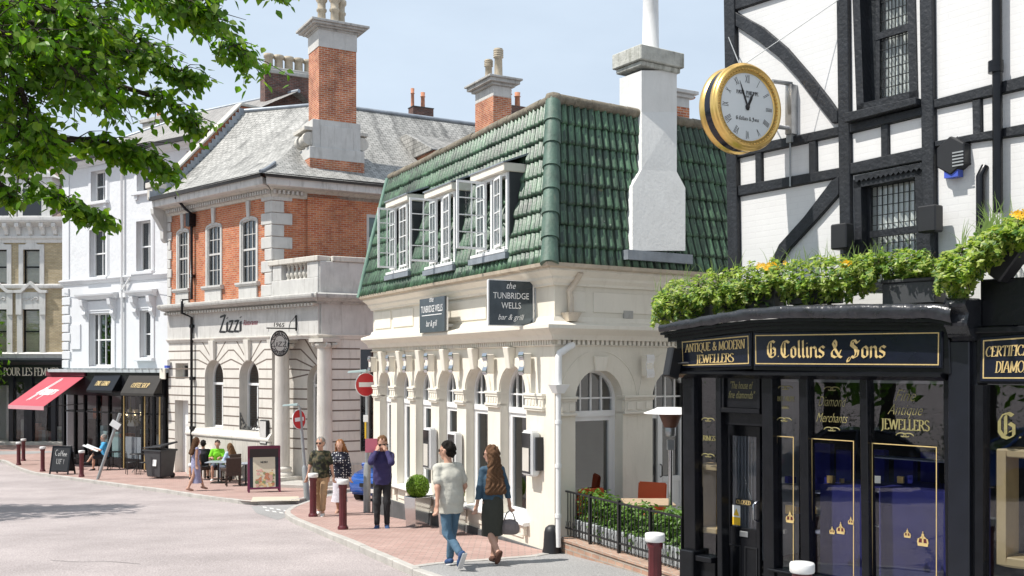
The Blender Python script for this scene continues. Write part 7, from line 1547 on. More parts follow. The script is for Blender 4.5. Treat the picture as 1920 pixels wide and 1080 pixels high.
# ---- clock on its bracket
cc=Vector((2.80,12.42,H+(CY-205)/FPX*12.42));rot=Matrix.Rotation(math.atan2(-.885,.465),3,'Z')@Matrix.Rotation(R(90),3,'Y')
rot=rot@Matrix.Rotation(R(90),3,'Z')
t=thing('street_clock','round gold rimmed double faced clock on a bracket by the timber wall','clock',cc);r=.53
b=MB();b.lathe([(r*.97,-.13),(r*.97,.13)],cc,56,M=rot,caps=False);b.build('drum',M['navy_sign'],t)
for s,nm in((1,'face'),(-1,'rear_face')):
 b=MB();pr=[(q_,z_-.028)for q_,z_ in((r*.955,.07),(r*1.0,.10),(r*1.01,.145),(r*.99,.16),(r*.96,.165),(r*.965,.185),(r*.93,.20),(r*.905,.195),(r*.80,.165),(r*.785,.17),(r*.775,.155))];b.lathe([(a,s*z)for a,z in pr],cc,64,M=rot,caps=False)
 for k in range(60):
  a=2*math.pi*k/60;b.lathe([(0,-.012),(.019,0),(0,.014)],cc+rot@Vector((r*.86*math.cos(a),r*.86*math.sin(a),s*.150)),6,M=rot)
 rim=b.build('rim',M['gold'],t)
 b=MB();b.lathe([(r*.785,s*.125),(0,s*.1251)],cc,48,M=rot,caps=False,sm=False);fc=b.build(nm,M['clock_face'],t)
 fp=lambda x,y,l:cc+rot@Vector((s*x,y,s*(.127+l)))
 NUM=['XII','I','II','III','IIII','V','VI','VII','VIII','IX','X','XI'];b=MB();SER={'I':(.3,[[(.15,0),(.15,1)],_sf(.15,0,.1),_sf(.15,1,.1)]),'V':(.7,[[(.08,1),(.35,0)],[(.35,0),(.62,1)]]),'X':(.7,[[(.08,1),(.62,0)],[(.62,1),(.08,0)]])}
 for k,tx in enumerate(NUM):
  b.cut();a=R(90-30*k);q,wd_=pen(tx,SER,.11,5,.05);h_=.088;sx=h_*.6
  for j,poly in enumerate(q):
   pp=[((p.x-wd_/2)*sx,(p.y-.5)*h_)for p in poly];ca,sa=math.cos(a-math.pi/2),math.sin(a-math.pi/2);b.add([fp(r*.64*math.cos(a)+x*ca-y*sa,r*.64*math.sin(a)+x*sa+y*ca,.0004+.0002*j)for x,y in pp],[(0,1,2,3)])
 b.build('numerals',M['letter_dark'],fc)
 write('lettering',lambda x,y,l:fp(x,y+.15,l),'PATEK PHILIPPE',ROMAN,.042,.34,M['letter_dark'],fc,.2,8,.09);write('lettering',lambda x,y,l:fp(x,y+.115,l),'GENEVE',ROMAN,.022,.11,M['letter_dark'],fc,.2,8,.09);write('lettering',lambda x,y,l:fp(x,y-.165,l),'G.Collins & Sons',FRAKTUR,.045,.36,M['letter_dark'],fc,.16,42,.06)
 for nm2,a,L_,w_ in(('minute_hand',R(90+22),.33,.011),('hour_hand',R(90-27),.20,.017)):
  b=MB();ca,sa=math.cos(a),math.sin(a);b.prism([fp(x*ca-y*sa,x*sa+y*ca,.006)for x,y in((-.04,-w_),(L_*.6,-w_),(L_,0),(L_*.6,w_),(-.04,w_))],rot@Vector((0,0,s*.004)));b.build(nm2,M['letter_dark'],fc)
 b=MB();b.lathe([(.035,s*.132),(.03,s*.14),(0,s*.142)],cc,16,M=rot);b.build('hub',M['letter_dark'],fc)
b=MB();bu=FU.u(1485,.05);
for py in(160,243):q=FU.P(bu,.06,H+(CY-py)/FPX*12.8);e=cc+(q-cc)*.62;b.tube([Vector((e.x,e.y,q.z)),q],.028,8)
FU.box(b,bu-.05,bu+.05,0,.12,FU.z(1485,252,.06),FU.z(1485,160,.06));b.build('bracket',M['dull_steel'],t)
b=MB();FU.box(b,bu-.06,bu+.02,.0,.09,FU.z(1480,268,.05),FU.z(1480,253,.05));b.tube([FU.P(bu-.02,.06,FU.z(1480,268,.05)),FU.P(bu-.02,.06,FU.z(1480,350,.05))],.012,6);b.cut();b.tube([cc+Vector((0,0,.52)),FU.P(FU.u(1366,.1),.1,FU.z(1366,70,.1))],.008,4);b.cut();b.tube([cc+Vector((0,0,.52)),FU.P(FU.u(1572,.08),.08,FU.z(1572,0,.08))],.006,4);b.build('cable',M['galv'],t)
# ---- alarm box and floodlights on the jeweller's
u,z=FU.uz(1785,292,.1);t=thing('alarm_box','black hexagonal alarm box with a blue lens on the white timbered wall','alarm box',FU.P(u,.05,z));b=MB();hx=[(u+.19*math.cos(R(90+60*k))*.95,z+.21*math.sin(R(90+60*k)))for k in range(6)];FU.plate(b,hx,0,.14);b.build('casing',M['black_plastic'],t,.012);b=MB();FU.box(b,u-.08,u+.08,.02,.12,z-.235,z-.16);b.build('lens',M['alarm_blue'],t)
b=MB()
for k in range(5):FU.box(b,u+.03,u+.155,.141,.147,z-.13+.035*k,z-.115+.035*k)
b.build('louvre',M['galv'],t)
def flood(c,sz,rz,tilt,lab,arm):t=thing('floodlight',lab,'floodlight',c,rz,'black floodlights on the jewellers front');b=MB();b.box((0,0,0),sz,M=Matrix.Rotation(R(tilt),4,'X'));b.build('lamp_body',M['black_plastic'],t,.015,local=True);b=MB();b.tube([(0,0,0),arm],.018,6);b.build('arm',M['black_iron'],t,local=True)
fa=math.atan2(FU.U.y,FU.U.x)
flood(FU.P(FU.u(1579,.2),.2,FU.z(1579,444,.2)),(.22,.16,.30),fa,0,'black box floodlight left of the lower leaded window',(0,.2,0));flood(FU.P(FU.u(1744,.2),.2,FU.z(1744,411,.2)),(.22,.16,.29),fa,0,'black box floodlight right of the lower leaded window',(0,.2,0))
flood(at(1262,681,13.0),(.12,.2,.38),fa,-14,'tilted black floodlight at the left end of the jewellers front',(.2,.15,0));flood(at(1898,486,10.0),(.16,.22,.46),fa+.35,0,'large tilted black floodlight at the right edge of the picture',(0,.5,-.05));bpy.data.objects['floodlight.003'].rotation_euler=(0,R(38),fa)
# ---- window boxes over the shop front, overflowing with green
FB=Face((JS.P(0,-.35,0).x,JS.P(0,-.35,0).y),(.65,-.76))
BX=[(1232,1330,596,552,'far left'),(1352,1452,575,530,'second'),(1474,1560,566,525,'third'),(1654,1753,566,522,'last')]
for px0,px1,yb,yt,nm in BX:
 ua,ub=FB.u(px0,.3),FB.u(px1,.3);z1=FB.z((px0+px1)/2,yt,.3);z0=FB.z((px0+px1)/2,yb,.3)-.02
 t=thing('window_box',{'far left':'dark window box at the left end of the lead ledge, buried in trailing green','second':'dark window box below the large yellow flowers on the lead ledge','third':'dark window box left of the bright light green shrub on the lead ledge','last':'dark grey window box in clear view under the leaded window'}[nm],'window box',FB.P(ua,.2,z0),0,'window boxes on the shop front');b=MB();FB.box(b,ua,ub,.05,.3,z0,z1-.04);FB.box(b,ua-.015,ub+.015,.03,.32,z1-.039,z1);b.build('box',M['bin_grey'],t,.008)
def trailing(label,F,prof,n,seed,mt,size=.026,wmid=.2,wd=.2,fl=0,cat='plant',name='trailing_plant'):
 """foliage between an upper and a lower outline (photo columns): prof = [(px, top, bottom)]"""
 xs=[p[0]for p in prof];t=thing(name,label,cat,F.P(F.u(xs[0],wmid),wmid,F.z(xs[0],prof[0][2],wmid)),0,'plants along the shop front')
 def pts(r):
  x=r.uniform(xs[0],xs[-1]);a,b_=np.interp(x,xs,[p[1]for p in prof]),np.interp(x,xs,[p[2]for p in prof]);v=r.random();j=20*mnoise.noise(Vector((x*.05,seed,0)))+13*mnoise.noise(Vector((x*.14,seed,4)))+r.gauss(0,3)
  y=a+(b_-a)*v+j*(.6+.7*v);bulge=math.sin(math.pi*min(1,v*1.1));w_=wmid+wd*(bulge*1.1-.35)+r.uniform(-.12,.09)+.17*mnoise.noise(Vector((x*.05,y*.07,seed)))
  u=F.u(x,w_);return F.P(u,w_,F.z(x,y,w_)),(F.N*(.4+v)+Vector((0,0,1.1-v))).normalized()
 b=MB();leafball(b,pts,int(n*.55),size*1.3,seed,(0,0,0,1,1,2,2),up=.5);b.build('foliage',[mt,M['shrub_deep'],M['shrub_pale']],t)
 b=MB();rnd=random.Random(seed)
 for k in range(26):
  x=rnd.uniform(xs[0],xs[-1]);a=np.interp(x,xs,[p[1]for p in prof]);b_=np.interp(x,xs,[p[2]for p in prof]);b.tube([F.P(F.u(x,wmid-.1),wmid-.1,F.z(x,(a+b_)/2,wmid-.1)),F.P(F.u(x+rnd.uniform(-15,15),wmid+wd*.6),wmid+wd*.6,F.z(x,a+(b_-a)*rnd.random(),wmid))],.006,4)
 b.build('stems',M['bark'],t)
 if fl:
  b=MB();rnd=random.Random(seed+50)
  for fx,fy,k_,sp_ in fl:
   for k in range(k_):
    x,y=fx+rnd.gauss(0,sp_),fy+rnd.gauss(0,sp_*.35);w_=wmid+wd*.55;c=F.P(F.u(x,w_),w_,F.z(x,y,w_))
    for j in range(5):a=j*1.2566+k;b.add([c,c+(F.U*math.cos(a)+Vector((0,0,1))*math.sin(a))*.03+F.N*.012,c+(F.U*math.cos(a+.7)+Vector((0,0,1))*math.sin(a+.7))*.03+F.N*.012],[(0,1,2)])
  b.build('flowers',M['petal'],t)
 return t
sh2=mat('shrub_bright',(.16,.27,.022),.5,.4,9,trans=.3)
trailing('cascading green plant at the left end of the shop ledge',FB,[(1222,560,604),(1250,535,606),(1290,522,598),(1330,514,590),(1352,512,578)],4600,11,M['shrub'],wmid=.36,wd=.24)
trailing('green plant with large yellow flowers above the corner sign',FB,[(1348,508,582),(1380,500,590),(1410,497,578),(1446,494,560),(1470,492,548)],4200,12,M['shrub'],wmid=.34,wd=.24,fl=[(1445,499,30,11)])
trailing('trailing green plant with one small yellow bloom, left of the bright shrub',FB,[(1470,494,560),(1500,487,570),(1540,482,572),(1580,480,560),(1640,478,548)],5200,13,M['shrub'],wmid=.34,wd=.24,fl=[(1582,494,12,6)])
trailing('bright yellow-green shrub in the clear window box under the leaded window',FB,[(1638,486,528),(1660,472,530),(1700,468,528),(1735,470,524),(1756,482,522)],4200,14,sh2,.022,wmid=.2,wd=.2)
trailing('big trailing ivy mass at the right edge above the second shop bay',FB,[(1756,492,545),(1780,474,556),(1812,452,560),(1850,432,505),(1890,412,470),(1930,398,468),(1980,390,500)],8200,15,M['shrub'],.028,wmid=.55,wd=.3,fl=[(1915,402,14,8)])
t=thing('tufted_grass','long thin grass blades sprouting from the window boxes against the white wall','plant',FB.P(1,.2,H+1.0),0,'plants along the shop front');b=MB();rnd=random.Random(8)
for k in range(150):
 x=rnd.choice((rnd.uniform(1230,1400),rnd.uniform(1440,1650),rnd.uniform(1800,1900),rnd.uniform(1846,1866)));y=np.interp(x,[1230,1400,1650,1800,1900],[540,500,482,458,412]);w_=rnd.uniform(.1,.4);p=FB.P(FB.u(x,w_),w_,FB.z(x,y+8,w_));L_=rnd.uniform(.15,.34)*(1.25 if x>1840 else 1);dx=rnd.gauss(0,.6);q=[p+(FB.U*dx*t_*t_*.8+Vector((0,0,t_*(1-.35*abs(dx)*t_))))*L_ for t_ in(0,.35,.7,1)]
 nn=FB.N.cross(Vector((0,0,1)))*.007;b.add([v for i,c in enumerate(q)for v in(c-nn*(1-i/3.2),c+nn*(1-i/3.2))],[(0,1,3,2),(2,3,5,4),(4,5,7,6)])
b.build('blades',M['grass_blade'],t)
# --- people: each body one continuous surface grown from a posed skeleton
V3=lambda*a:np.array(a,float)
def field(prims,h,k,pad=.05,fn=None):
 """smooth union of round cones on a grid, meshed by surface nets"""
 lo=np.min([np.minimum(p[0]-p[2],p[1]-p[3])for p in prims],0)-pad;hi=np.max([np.maximum(p[0]+p[2],p[1]+p[3])for p in prims],0)+pad
 n=np.ceil((hi-lo)/h).astype(int)+1;S=np.zeros(n)
 for p in prims:
  a,b,ra,rb=p[:4];sq=p[4]if len(p)>4 else None;kk=p[5]if len(p)>5 else k
  m=max(ra,rb)*1.5+5*k;l=np.maximum(((np.minimum(a,b)-m-lo)/h).astype(int),0);u=np.minimum(((np.maximum(a,b)+m-lo)/h).astype(int)+1,n)
  g=np.stack(np.meshgrid(*[lo[i]+h*np.arange(l[i],u[i])for i in range(3)],indexing='ij'),-1);ab=b-a;t=np.clip(((g-a)@ab)/max(1e-9,ab@ab),0,1);q=g-a-t[...,None]*ab
  if sq is not None:ax,f=sq;q=q+(q@ax)[...,None]*ax*(f-1)
  d=np.sqrt((q*q).sum(-1))-(ra+(rb-ra)*t);S[l[0]:u[0],l[1]:u[1],l[2]:u[2]]+=np.exp(np.clip(-d/k,-40,40))
 D=-k*np.log(np.maximum(S,1e-17))
 if fn is not None:
  G=np.stack(np.meshgrid(*[lo[i]+h*np.arange(n[i])for i in range(3)],indexing='ij'),-1);D=fn(D,G)
 D=np.pad(D,1,constant_values=1.0);lo=lo-h;n=n+2
 ins=D<0;c=ins[:-1,:-1,:-1].astype(int)
 tot=sum(ins[i:n[0]-1+i,j:n[1]-1+j,l:n[2]-1+l].astype(int)for i in(0,1)for j in(0,1)for l in(0,1));act=(tot>0)&(tot<8)
 idx=-np.ones(act.shape,int);ci=np.argwhere(act);idx[act]=np.arange(len(ci));P=np.zeros((len(ci),3));W=np.zeros(len(ci))
 cor=[(i,j,l)for i in(0,1)for j in(0,1)for l in(0,1)]
 for x in cor:
  for ax in range(3):
   if x[ax]:continue
   y=tuple(x[i]+(i==ax)for i in range(3));A=D[ci[:,0]+x[0],ci[:,1]+x[1],ci[:,2]+x[2]];B=D[ci[:,0]+y[0],ci[:,1]+y[1],ci[:,2]+y[2]];s=(A<0)!=(B<0);t=np.where(s,A/np.where(s,A-B,1),0);q=np.array(x,float)[None]+0*P;q[:,ax]+=t;P[s]+=q[s];W[s]+=1
 P=lo+h*(ci+P/W[:,None]);F=[]
 for ax in range(3):
  o=[i for i in range(3)if i!=ax];sl0=[slice(1,-1)]*3;sl0[ax]=slice(0,n[ax]-1);sl1=[slice(1,-1)]*3;sl1[ax]=slice(1,n[ax]);A,B=ins[tuple(sl0)],ins[tuple(sl1)];e=np.argwhere(A!=B);fl=A[A!=B]
  e=e+np.array([0 if i==ax else 1 for i in range(3)]);q=[]
  for da,db in((0,0),(1,0),(1,1),(0,1)):c2=e.copy();c2[:,o[0]]-=da;c2[:,o[1]]-=db;q.append(idx[c2[:,0],c2[:,1],c2[:,2]])
  q=np.stack(q,1);fl=fl^(ax==1);q[~fl]=q[~fl][:,::-1];F.append(q)
 return P,np.concatenate(F)
def skinmesh(name,P,F,mats,mi,parent):
 me=bpy.data.meshes.new(name);me.from_pydata(P.tolist(),[],F.tolist())
 for m in mats:me.materials.append(m)
 if mi is not None:me.polygons.foreach_set('material_index',mi.astype(np.int32))
 me.polygons.foreach_set('use_smooth',np.ones(len(me.polygons),bool));o=bpy.data.objects.new(name,me);C.objects.link(o);o.parent=parent;return o
def ik(a,b,l1,l2,pole):
 d=b-a;L=np.linalg.norm(d)
 if L>(l1+l2)*.999:b=a+d/L*(l1+l2)*.999;d=b-a;L=np.linalg.norm(d)
 u=d/L;x=(l1*l1-l2*l2+L*L)/(2*L);hgt=math.sqrt(max(1e-6,l1*l1-x*x));p=pole-u*(pole@u);p/=np.linalg.norm(p);return a+u*x+p*hgt,b
def nrm(v):return v/np.linalg.norm(v)
mk('skin',(.50,.285,.20),.55,.08,12);mk('lips',(.36,.13,.11),.5,.1);mk('eye_dark',(.02,.018,.016),.2,.1)
def cloth(name,col,rough=.85,var=.12,sc=9):M[name]=mat(name,col,rough,var,sc,.9,12);return M[name]
def person(label,loc,face,ht,pose,wear,h=.012,group=None):
 """pose: joints in metres for a 1.75 m figure, x right, y ahead, z up"""
 s=ht/1.75;t=thing('person',label,'person',loc,R(face),group);t.scale=(s,s,s);g=pose.get
 pz=g('pelvis',(0,0,.95));pel=V3(*pz);ln=g('lean',(0,.02,.53));ch=pel+V3(*ln)*.62;nk=pel+V3(*ln);nb=nk+V3(0,0,.03);yaw=R(g('yaw',0));fw=V3(-math.sin(yaw),math.cos(yaw),g('nod',0));fw=nrm(fw);sd=nrm(np.cross(fw,V3(0,0,1)));up=np.cross(sd,fw);hd=nb+V3(0,.02,.145)+fw*.01
 fem=g('fem',0);sw=.150 if fem else .172;hw=.085;cv=wear;B=[];lim={}
 bt=g('build',1.0)
 fs=.93 if fem else 1;tor=[(pel+V3(0,0,.0),pel+V3(0,0,.08),.112*bt,.108*bt,(V3(1,0,0),.76)),(pel+V3(0,0,.12),ch,(.092 if fem else .104)*bt,.112*fs*bt,(V3(1,0,0),.80)),(ch,nk-V3(0,0,.07),.115*fs*bt,.085,(V3(1,0,0),.74)),(nk+V3(-sw+.03,0,-.07),nk+V3(sw-.03,0,-.07),.050,.050)]
 if fem:tor+=[(ch+V3(x,.09,.03),ch+V3(x,.10,.0),.062,.055)for x in(-.075,.075)]
 neck=[(nk-V3(0,0,.03),nb+V3(0,.015,.08),.058,.052)]
 head=[(hd+up*.045,hd+up*.02-fw*.02,.092,.096,(sd,1.12)),(hd-up*.02+fw*.03,hd-up*.085+fw*.045,.07,.042,(sd,1.0)),(hd+fw*.088-up*.005,hd+fw*.108-up*.035,.012,.017),(hd+fw*.078+up*.02-sd*.035,hd+fw*.078+up*.02+sd*.035,.016,.016)]+[(hd+sd*x+up*.015-fw*.0,hd+sd*x-up*.025+fw*.004,.017,.013)for x in(-.088,.088)]
 shirtP,sleeve=[],[];armF,hands,legs,shoes=[],[],[],[]
 for sg,key in((-1,'L'),(1,'R')):
  sh=nk+V3(sg*sw,0,-.06);wr=V3(*g('hand'+key,(sg*.25,.05,.88)));el,wr=ik(sh,wr,.29,.25,V3(*g('elbow'+key,(sg*.5,-1,-.2))));lim[key]=(sh,el,wr)
  ak=.8 if 'top' in wear and wear['top'][1]>1 else 1;armF+=[(sh,el,.046*ak,.038*ak,None),(el,wr,.037*ak,.026,None)]
  hdv=nrm(wr-el+V3(*g('hdir'+key,(0,.05,-.1))));sv=V3(*g('palm'+key,(0,1,0)));sv=nrm(sv-hdv*(sv@hdv));nv=np.cross(hdv,sv);pc=wr+hdv*.045;hands+=[(wr,pc+hdv*.035,.026,.030,(nv,1.7))]
  cu=g('curl'+key,.5)
  for f,(o,L)in enumerate(((-.027,.07),(-.009,.08),(.009,.075),(.026,.06))):
   b0=pc+hdv*.035+sv*o*-1;d1=nrm(hdv+nv*cu*.6*sg);d2=nrm(hdv*(1-cu)+nv*cu*1.6*sg);m1=b0+d1*L*.5;hands+=[(b0,m1,.0095,.009),(m1,m1+d2*L*.55,.009,.007)]
  th=wr+hdv*.02+sv*.022;m1=th+nrm(hdv+sv*1.1)*.035;hands+=[(th,m1,.012,.010),(m1,m1+nrm(hdv+nv*.5*sg)*.035,.010,.008)]
  an=V3(*g('foot'+key,(sg*.10,0,.085)));hp=pel+V3(sg*hw,0,-.02);kn,an=ik(hp,an,.43,.42,V3(*g('knee'+key,(sg*.08,1,0))));fd=nrm(V3(*g('toe'+key,(sg*.12,1,-.22))));sk=.78 if 'legs' in wear and wear['legs'][1]>1.5 else 1;legs+=[(hp,kn,.080*(1 if sk==1 else .85),.052*sk,None),(kn,an+(kn-an)*.55,.051*sk,.052*sk,None),(an+(kn-an)*.55,an,.052*sk,.034,None)]
  dn=nrm(V3(0,0,-1)-fd*(V3(0,0,-1)@fd));shoes+=[(an+dn*.045-fd*.045,an+dn*.05+fd*.10,.034,.038,(dn,1.15)),(an+dn*.05+fd*.10,an+dn*.055+fd*.155,.038,.028,(dn,1.35)),(an-V3(0,0,.0),an+dn*.03,.036,.040)];lim['F'+key]=(hp,kn,an,fd,dn)
 fine=lambda pr:[(p[0],p[1],p[2],p[3])+((p[4],)if len(p)>4 and p[4]is not None else())for p in pr]
 body=fine([(q[0],q[1],q[2]*(.86 if 'top' in wear else 1),q[3]*(.86 if 'top' in wear else 1))+q[4:]for q in tor]+neck+head+armF+hands+legs+shoes);P,F=field(body,h,.011);skinmesh('body',P,F,[M['skin']],None,t)
 wob=lambda D,G,a=.004:D+a*np.sin(G[...,0]*31+G[...,2]*17+2*np.sin(G[...,1]*23))*np.sin(G[...,2]*26+G[...,1]*19)
 def cutz(z,below=True):return lambda D,G:np.maximum(D,(z-G[...,2])if below else(G[...,2]-z))
 W=wear
 if 'top' in W:
  m,slv,hem,loose=W['top'];pr=fine([(p[0],p[1],p[2]+loose,p[3]+loose)+p[4:]for p in tor])
  z0=pel[2]+hem;pr.append((V3(pel[0],pel[1],z0-.05),ch,.108*bt+loose,.108*bt+loose,(V3(1,0,0),.76)));sl=lambda i:i
  for key in 'LR':
   sh,el,wr=lim[key];f=min(slv,1);pr.append((sh,sh+(el-sh)*f,.050+loose*.7,.046+loose*.8))
   if slv>1:pr.append((el,el+(wr-el)*(slv-1),.042+loose*.6,.034+loose*.5))
  nt=nk[2]+(.01 if W.get('collar')else-.02);zz=z0 if not g('sit')else pel[2]-.06
  P,F=field(pr,h,.009,fn=lambda D,G:wob(np.maximum(np.maximum(D,zz-G[...,2]),G[...,2]-nt-.03),G));skinmesh('shirt',P,F,[M[m]],None,t)
 if 'legs' in W:
  m,ln_,loose=W['legs'];pr=[(pel-V3(0,0,.03),pel+V3(0,0,.10),.116*bt+loose*.5,.112*bt+loose*.3,(V3(1,0,0),.76))]
  for key in 'LR':
   hp,kn,an,fd,dn=lim['F'+key];pr.append((hp,kn if ln_>1 else hp+(kn-hp)*ln_,.083+loose,.057+loose))
   if ln_>1:pr.append((kn,kn+(an-kn)*(ln_-1),.056+loose,.044+loose))
  P,F=field(pr,h,.012,fn=lambda D,G:wob(D,G,.003));skinmesh('trousers',P,F,[M[m]],None,t)
 if 'skirt' in W:
  m,z1,r1,wst=W['skirt'];kl,kr=lim['FL'][1],lim['FR'][1];mid=(kl+kr)/2;b=MB();n=32;vs=[];zs_=[pel[2]+.12,pel[2]-.0,pel[2]-.25,(pel[2]+z1)/2-.12,z1];rs=[wst,.160,.172,.16,r1]
  for z,r in zip(zs_,rs):
   f=min(1,max(0,(pel[2]-z)/.5));c=pel*(1-f)+mid*f
   for j in range(n):a=2*math.pi*j/n;rr=r*(1+.035*math.sin(a*5+z*4)*f);vs.append((c[0]+rr*math.cos(a)*1.02,c[1]+rr*math.sin(a)*.86,z))
  b.add(vs,[(i*n+j,i*n+(j+1)%n,(i+1)*n+(j+1)%n,(i+1)*n+j)for i in range(4)for j in range(n)],0,True);b.build('skirt',M[m],t,local=True)
 if 'shoes' in W:
  for sh_ in(shoes[:3],shoes[3:]):P,F=field(fine([(p[0],p[1],p[2]+.006,p[3]+.006)+p[4:]for p in sh_]),h*.8,.008);skinmesh('shoe',P,F,[M[W['shoes']]],None,t)
  if 'sole' in W:
   b=MB()
   for key in 'LR':
    b.cut();hp,kn,an,fd,dn=lim['F'+key];sdv=np.cross(fd,dn);b.hexa([Vector(an+dn*z+fd*y+sdv*x)for z in(.085,.107)for x,y in((-.038,-.085),(.038,-.085),(.044,.19),(-.044,.19))])
   b.build('sole',M[W['sole']],t,.008,local=True)
 if 'hair' in W:
  m,ln_=W['hair'];pr=[(hd+up*.055-fw*.018,hd+up*.03-fw*.03,.100,.102,(sd,1.08))]
  def hf(D,G):
   q=G-hd;f=q@fw;z=q@up;D=np.maximum(D,np.minimum(f-.035,.062-z+0*f))if ln_<.2 else np.maximum(D,np.minimum(f-.05,.055-z));return D+.006*np.sin(G[...,0]*80+5*np.sin(G[...,2]*19))+.003*np.sin(G[...,1]*110+G[...,2]*30)
  pr.append((hd-fw*.055+up*.02,hd-fw*.07-up*min(.06,ln_),.075,.06,(sd,.8)))
  if ln_>.1:
   for x in(-.055,-.02,.02,.055):pr.append((hd-fw*.05+sd*x,nk+V3(x*2.1,-.155,.1-ln_*.78),.062,.055))
   for x in(-.08,.08):pr.append((hd+sd*x+up*.02+fw*.0,hd+sd*x*1.05-fw*.03-up*min(.16,ln_),.035,.03))
  P,F=field(pr,h*.8,.012,fn=hf);skinmesh('hair',P,F,[M[m]],None,t)
 b=MB()
 for x in(-.033,.033):c=hd+sd*x+fw*.086+up*.008;b.lathe([(0,-.011),(.012,0),(0,.011)],c,8)
 b.build('eyes',M['eye_dark'],t,local=True)
 b=MB();c=hd+fw*.092-up*.062;b.hexa([Vector(c+sd*x+fw*y+up*z)for z in(-.007,.007)for x,y in((-.025,-.02),(.025,-.02),(.02,.006),(-.02,.006))]);b.build('mouth',M['lips'],t,.003,local=True)
 if 'glasses' in W:
  b=MB();o=W['glasses']
  for x in(-.034,.034):c=hd+sd*x+fw*(.103+o[0])+up*(.01+o[1]);b.hexa([Vector(c+sd*a*.029+up*z_+fw*y)for y in(-.004,.004)for a,z_ in((-1,-.022),(1,-.022),(1,.02),(-1,.02))])
  for x in(-.066,.066):b.tube([hd+sd*x+fw*(.10+o[0])+up*(.018+o[1]),hd+sd*x*1.36+fw*.0+up*(.018+o[1])],.004,4)
  b.build('glasses',M['eye_dark'],t,.002,local=True)
 return t,lim,(hd,fw,sd,up,pel,nk)
for nm,c in(('beige_tee',(.50,.485,.42)),('jeans',(.070,.135,.20)),('denim',(.038,.080,.122)),('olive_skirt',(.040,.042,.033)),('plum_knit',(.032,.026,.10)),('black_jeans',(.016,.016,.019)),('tan_cloth',(.42,.28,.16)),('white_skirt',(.62,.60,.66)),('lilac',(.29,.29,.43)),('blue_shirt',(.06,.33,.60)),('dark_cloth',(.014,.015,.02)),('lime',(.19,.60,.02)),('pale_blue',(.45,.55,.72)),('grey_shorts',(.10,.12,.16)),('white_cloth',(.68,.68,.68)),('navy_shoe',(.03,.07,.17)),('brown_shoe',(.085,.035,.02)),('white_shoe',(.62,.61,.60)),('sandal',(.45,.27,.20)),('bag_grey',(.22,.185,.18))):cloth(nm,c)
M['camo']=mat('camo',(.030,.032,.018),.9,.3,14,.9,12);tt=M['camo'].node_tree;nz_=tt.nodes.new('ShaderNodeTexNoise');nz_.inputs['Scale'].default_value=11;nz_.inputs['Detail'].default_value=2;tc_=tt.nodes.new('ShaderNodeTexCoord');tt.links.new(tc_.outputs['Object'],nz_.inputs['Vector']);cr_=tt.nodes.new('ShaderNodeValToRGB');cr_.color_ramp.interpolation='CONSTANT';cr_.color_ramp.elements[0].color=(.012,.012,.009,1);cr_.color_ramp.elements[1].position=.46;cr_.color_ramp.elements[1].color=(.035,.040,.018,1);e_=cr_.color_ramp.elements.new(.56);e_.color=(.105,.085,.05,1);tt.links.new(nz_.outputs['Fac'],cr_.inputs['Fac']);tt.links.new(cr_.outputs['Color'],tt.nodes['Principled BSDF'].inputs['Base Color'])
for nm,c in(('hair_black',(.009,.0065,.005)),('hair_brown',(.085,.042,.020)),('hair_long',(.12,.062,.032)),('hair_grey',(.25,.23,.21)),('hair_auburn',(.26,.115,.045)),('hair_sandy',(.16,.085,.04))):M[nm]=mat(nm,c,.75,.4,40,.8,90,spec=.2)
def dots():
 m=mat('polka',(.012,.014,.03),.85,.1);tt=m.node_tree;v=tt.nodes.new('ShaderNodeTexVoronoi');v.inputs['Scale'].default_value=17;v.inputs['Randomness'].default_value=.35;tc=tt.nodes.new('ShaderNodeTexCoord');tt.links.new(tc.outputs['Object'],v.inputs['Vector']);r=tt.nodes.new('ShaderNodeMath');r.operation='LESS_THAN';r.inputs[1].default_value=.30;tt.links.new(v.outputs['Distance'],r.inputs[0]);x=tt.nodes.new('ShaderNodeMix');x.data_type='RGBA';x.inputs[6].default_value=(.012,.014,.03,1);x.inputs[7].default_value=(.6,.6,.6,1);tt.links.new(r.outputs[0],x.inputs['Factor']);tt.links.new(x.outputs[2],tt.nodes['Principled BSDF'].inputs['Base Color']);return m
M['polka']=dots()
def at_ground(px,py):return gp(px,py)
p=gp(845,1063);person('man in a pale beige t-shirt and blue jeans walking away along the pavement',p,30,1.79,dict(lean=(-.01,.06,.53),footR=(.07,.17,.085),footL=(-.03,-.36,.25),toeL=(-.05,.5,-.87),handL=(-.27,-.12,.88),handR=(.26,.20,.95),elbowL=(-.25,-1,0),elbowR=(.25,-1,0),palmL=(0,1,.2),palmR=(0,1,.2),yaw=42,build=1.12),{'top':('beige_tee',.68,-.17,.026),'legs':('jeans',1.93,.012),'shoes':'navy_shoe','sole':'white_shoe','hair':('hair_black',.03),'glasses':(0,0)},.0095)
p=gp(924,1056);tw,lw,hw_=person('woman with very long brown hair in a denim jacket and dark skirt, walking away',p,22,1.72,dict(fem=1,footR=(.06,.14,.085),footL=(-.02,-.28,.21),toeL=(-.05,.6,-.8),handL=(-.24,.06,.86),handR=(.28,-.02,.86),elbowL=(-.3,-1,0),elbowR=(.3,-1,0),palmR=(0,1,0),curlR=.95,yaw=48,lean=(0,.03,.53)),{'top':('denim',1.93,.03,.012),'collar':1,'skirt':('olive_skirt',.42,.165,.135),'shoes':'brown_shoe','hair':('hair_long',.60),'glasses':(0,0)},.0095)
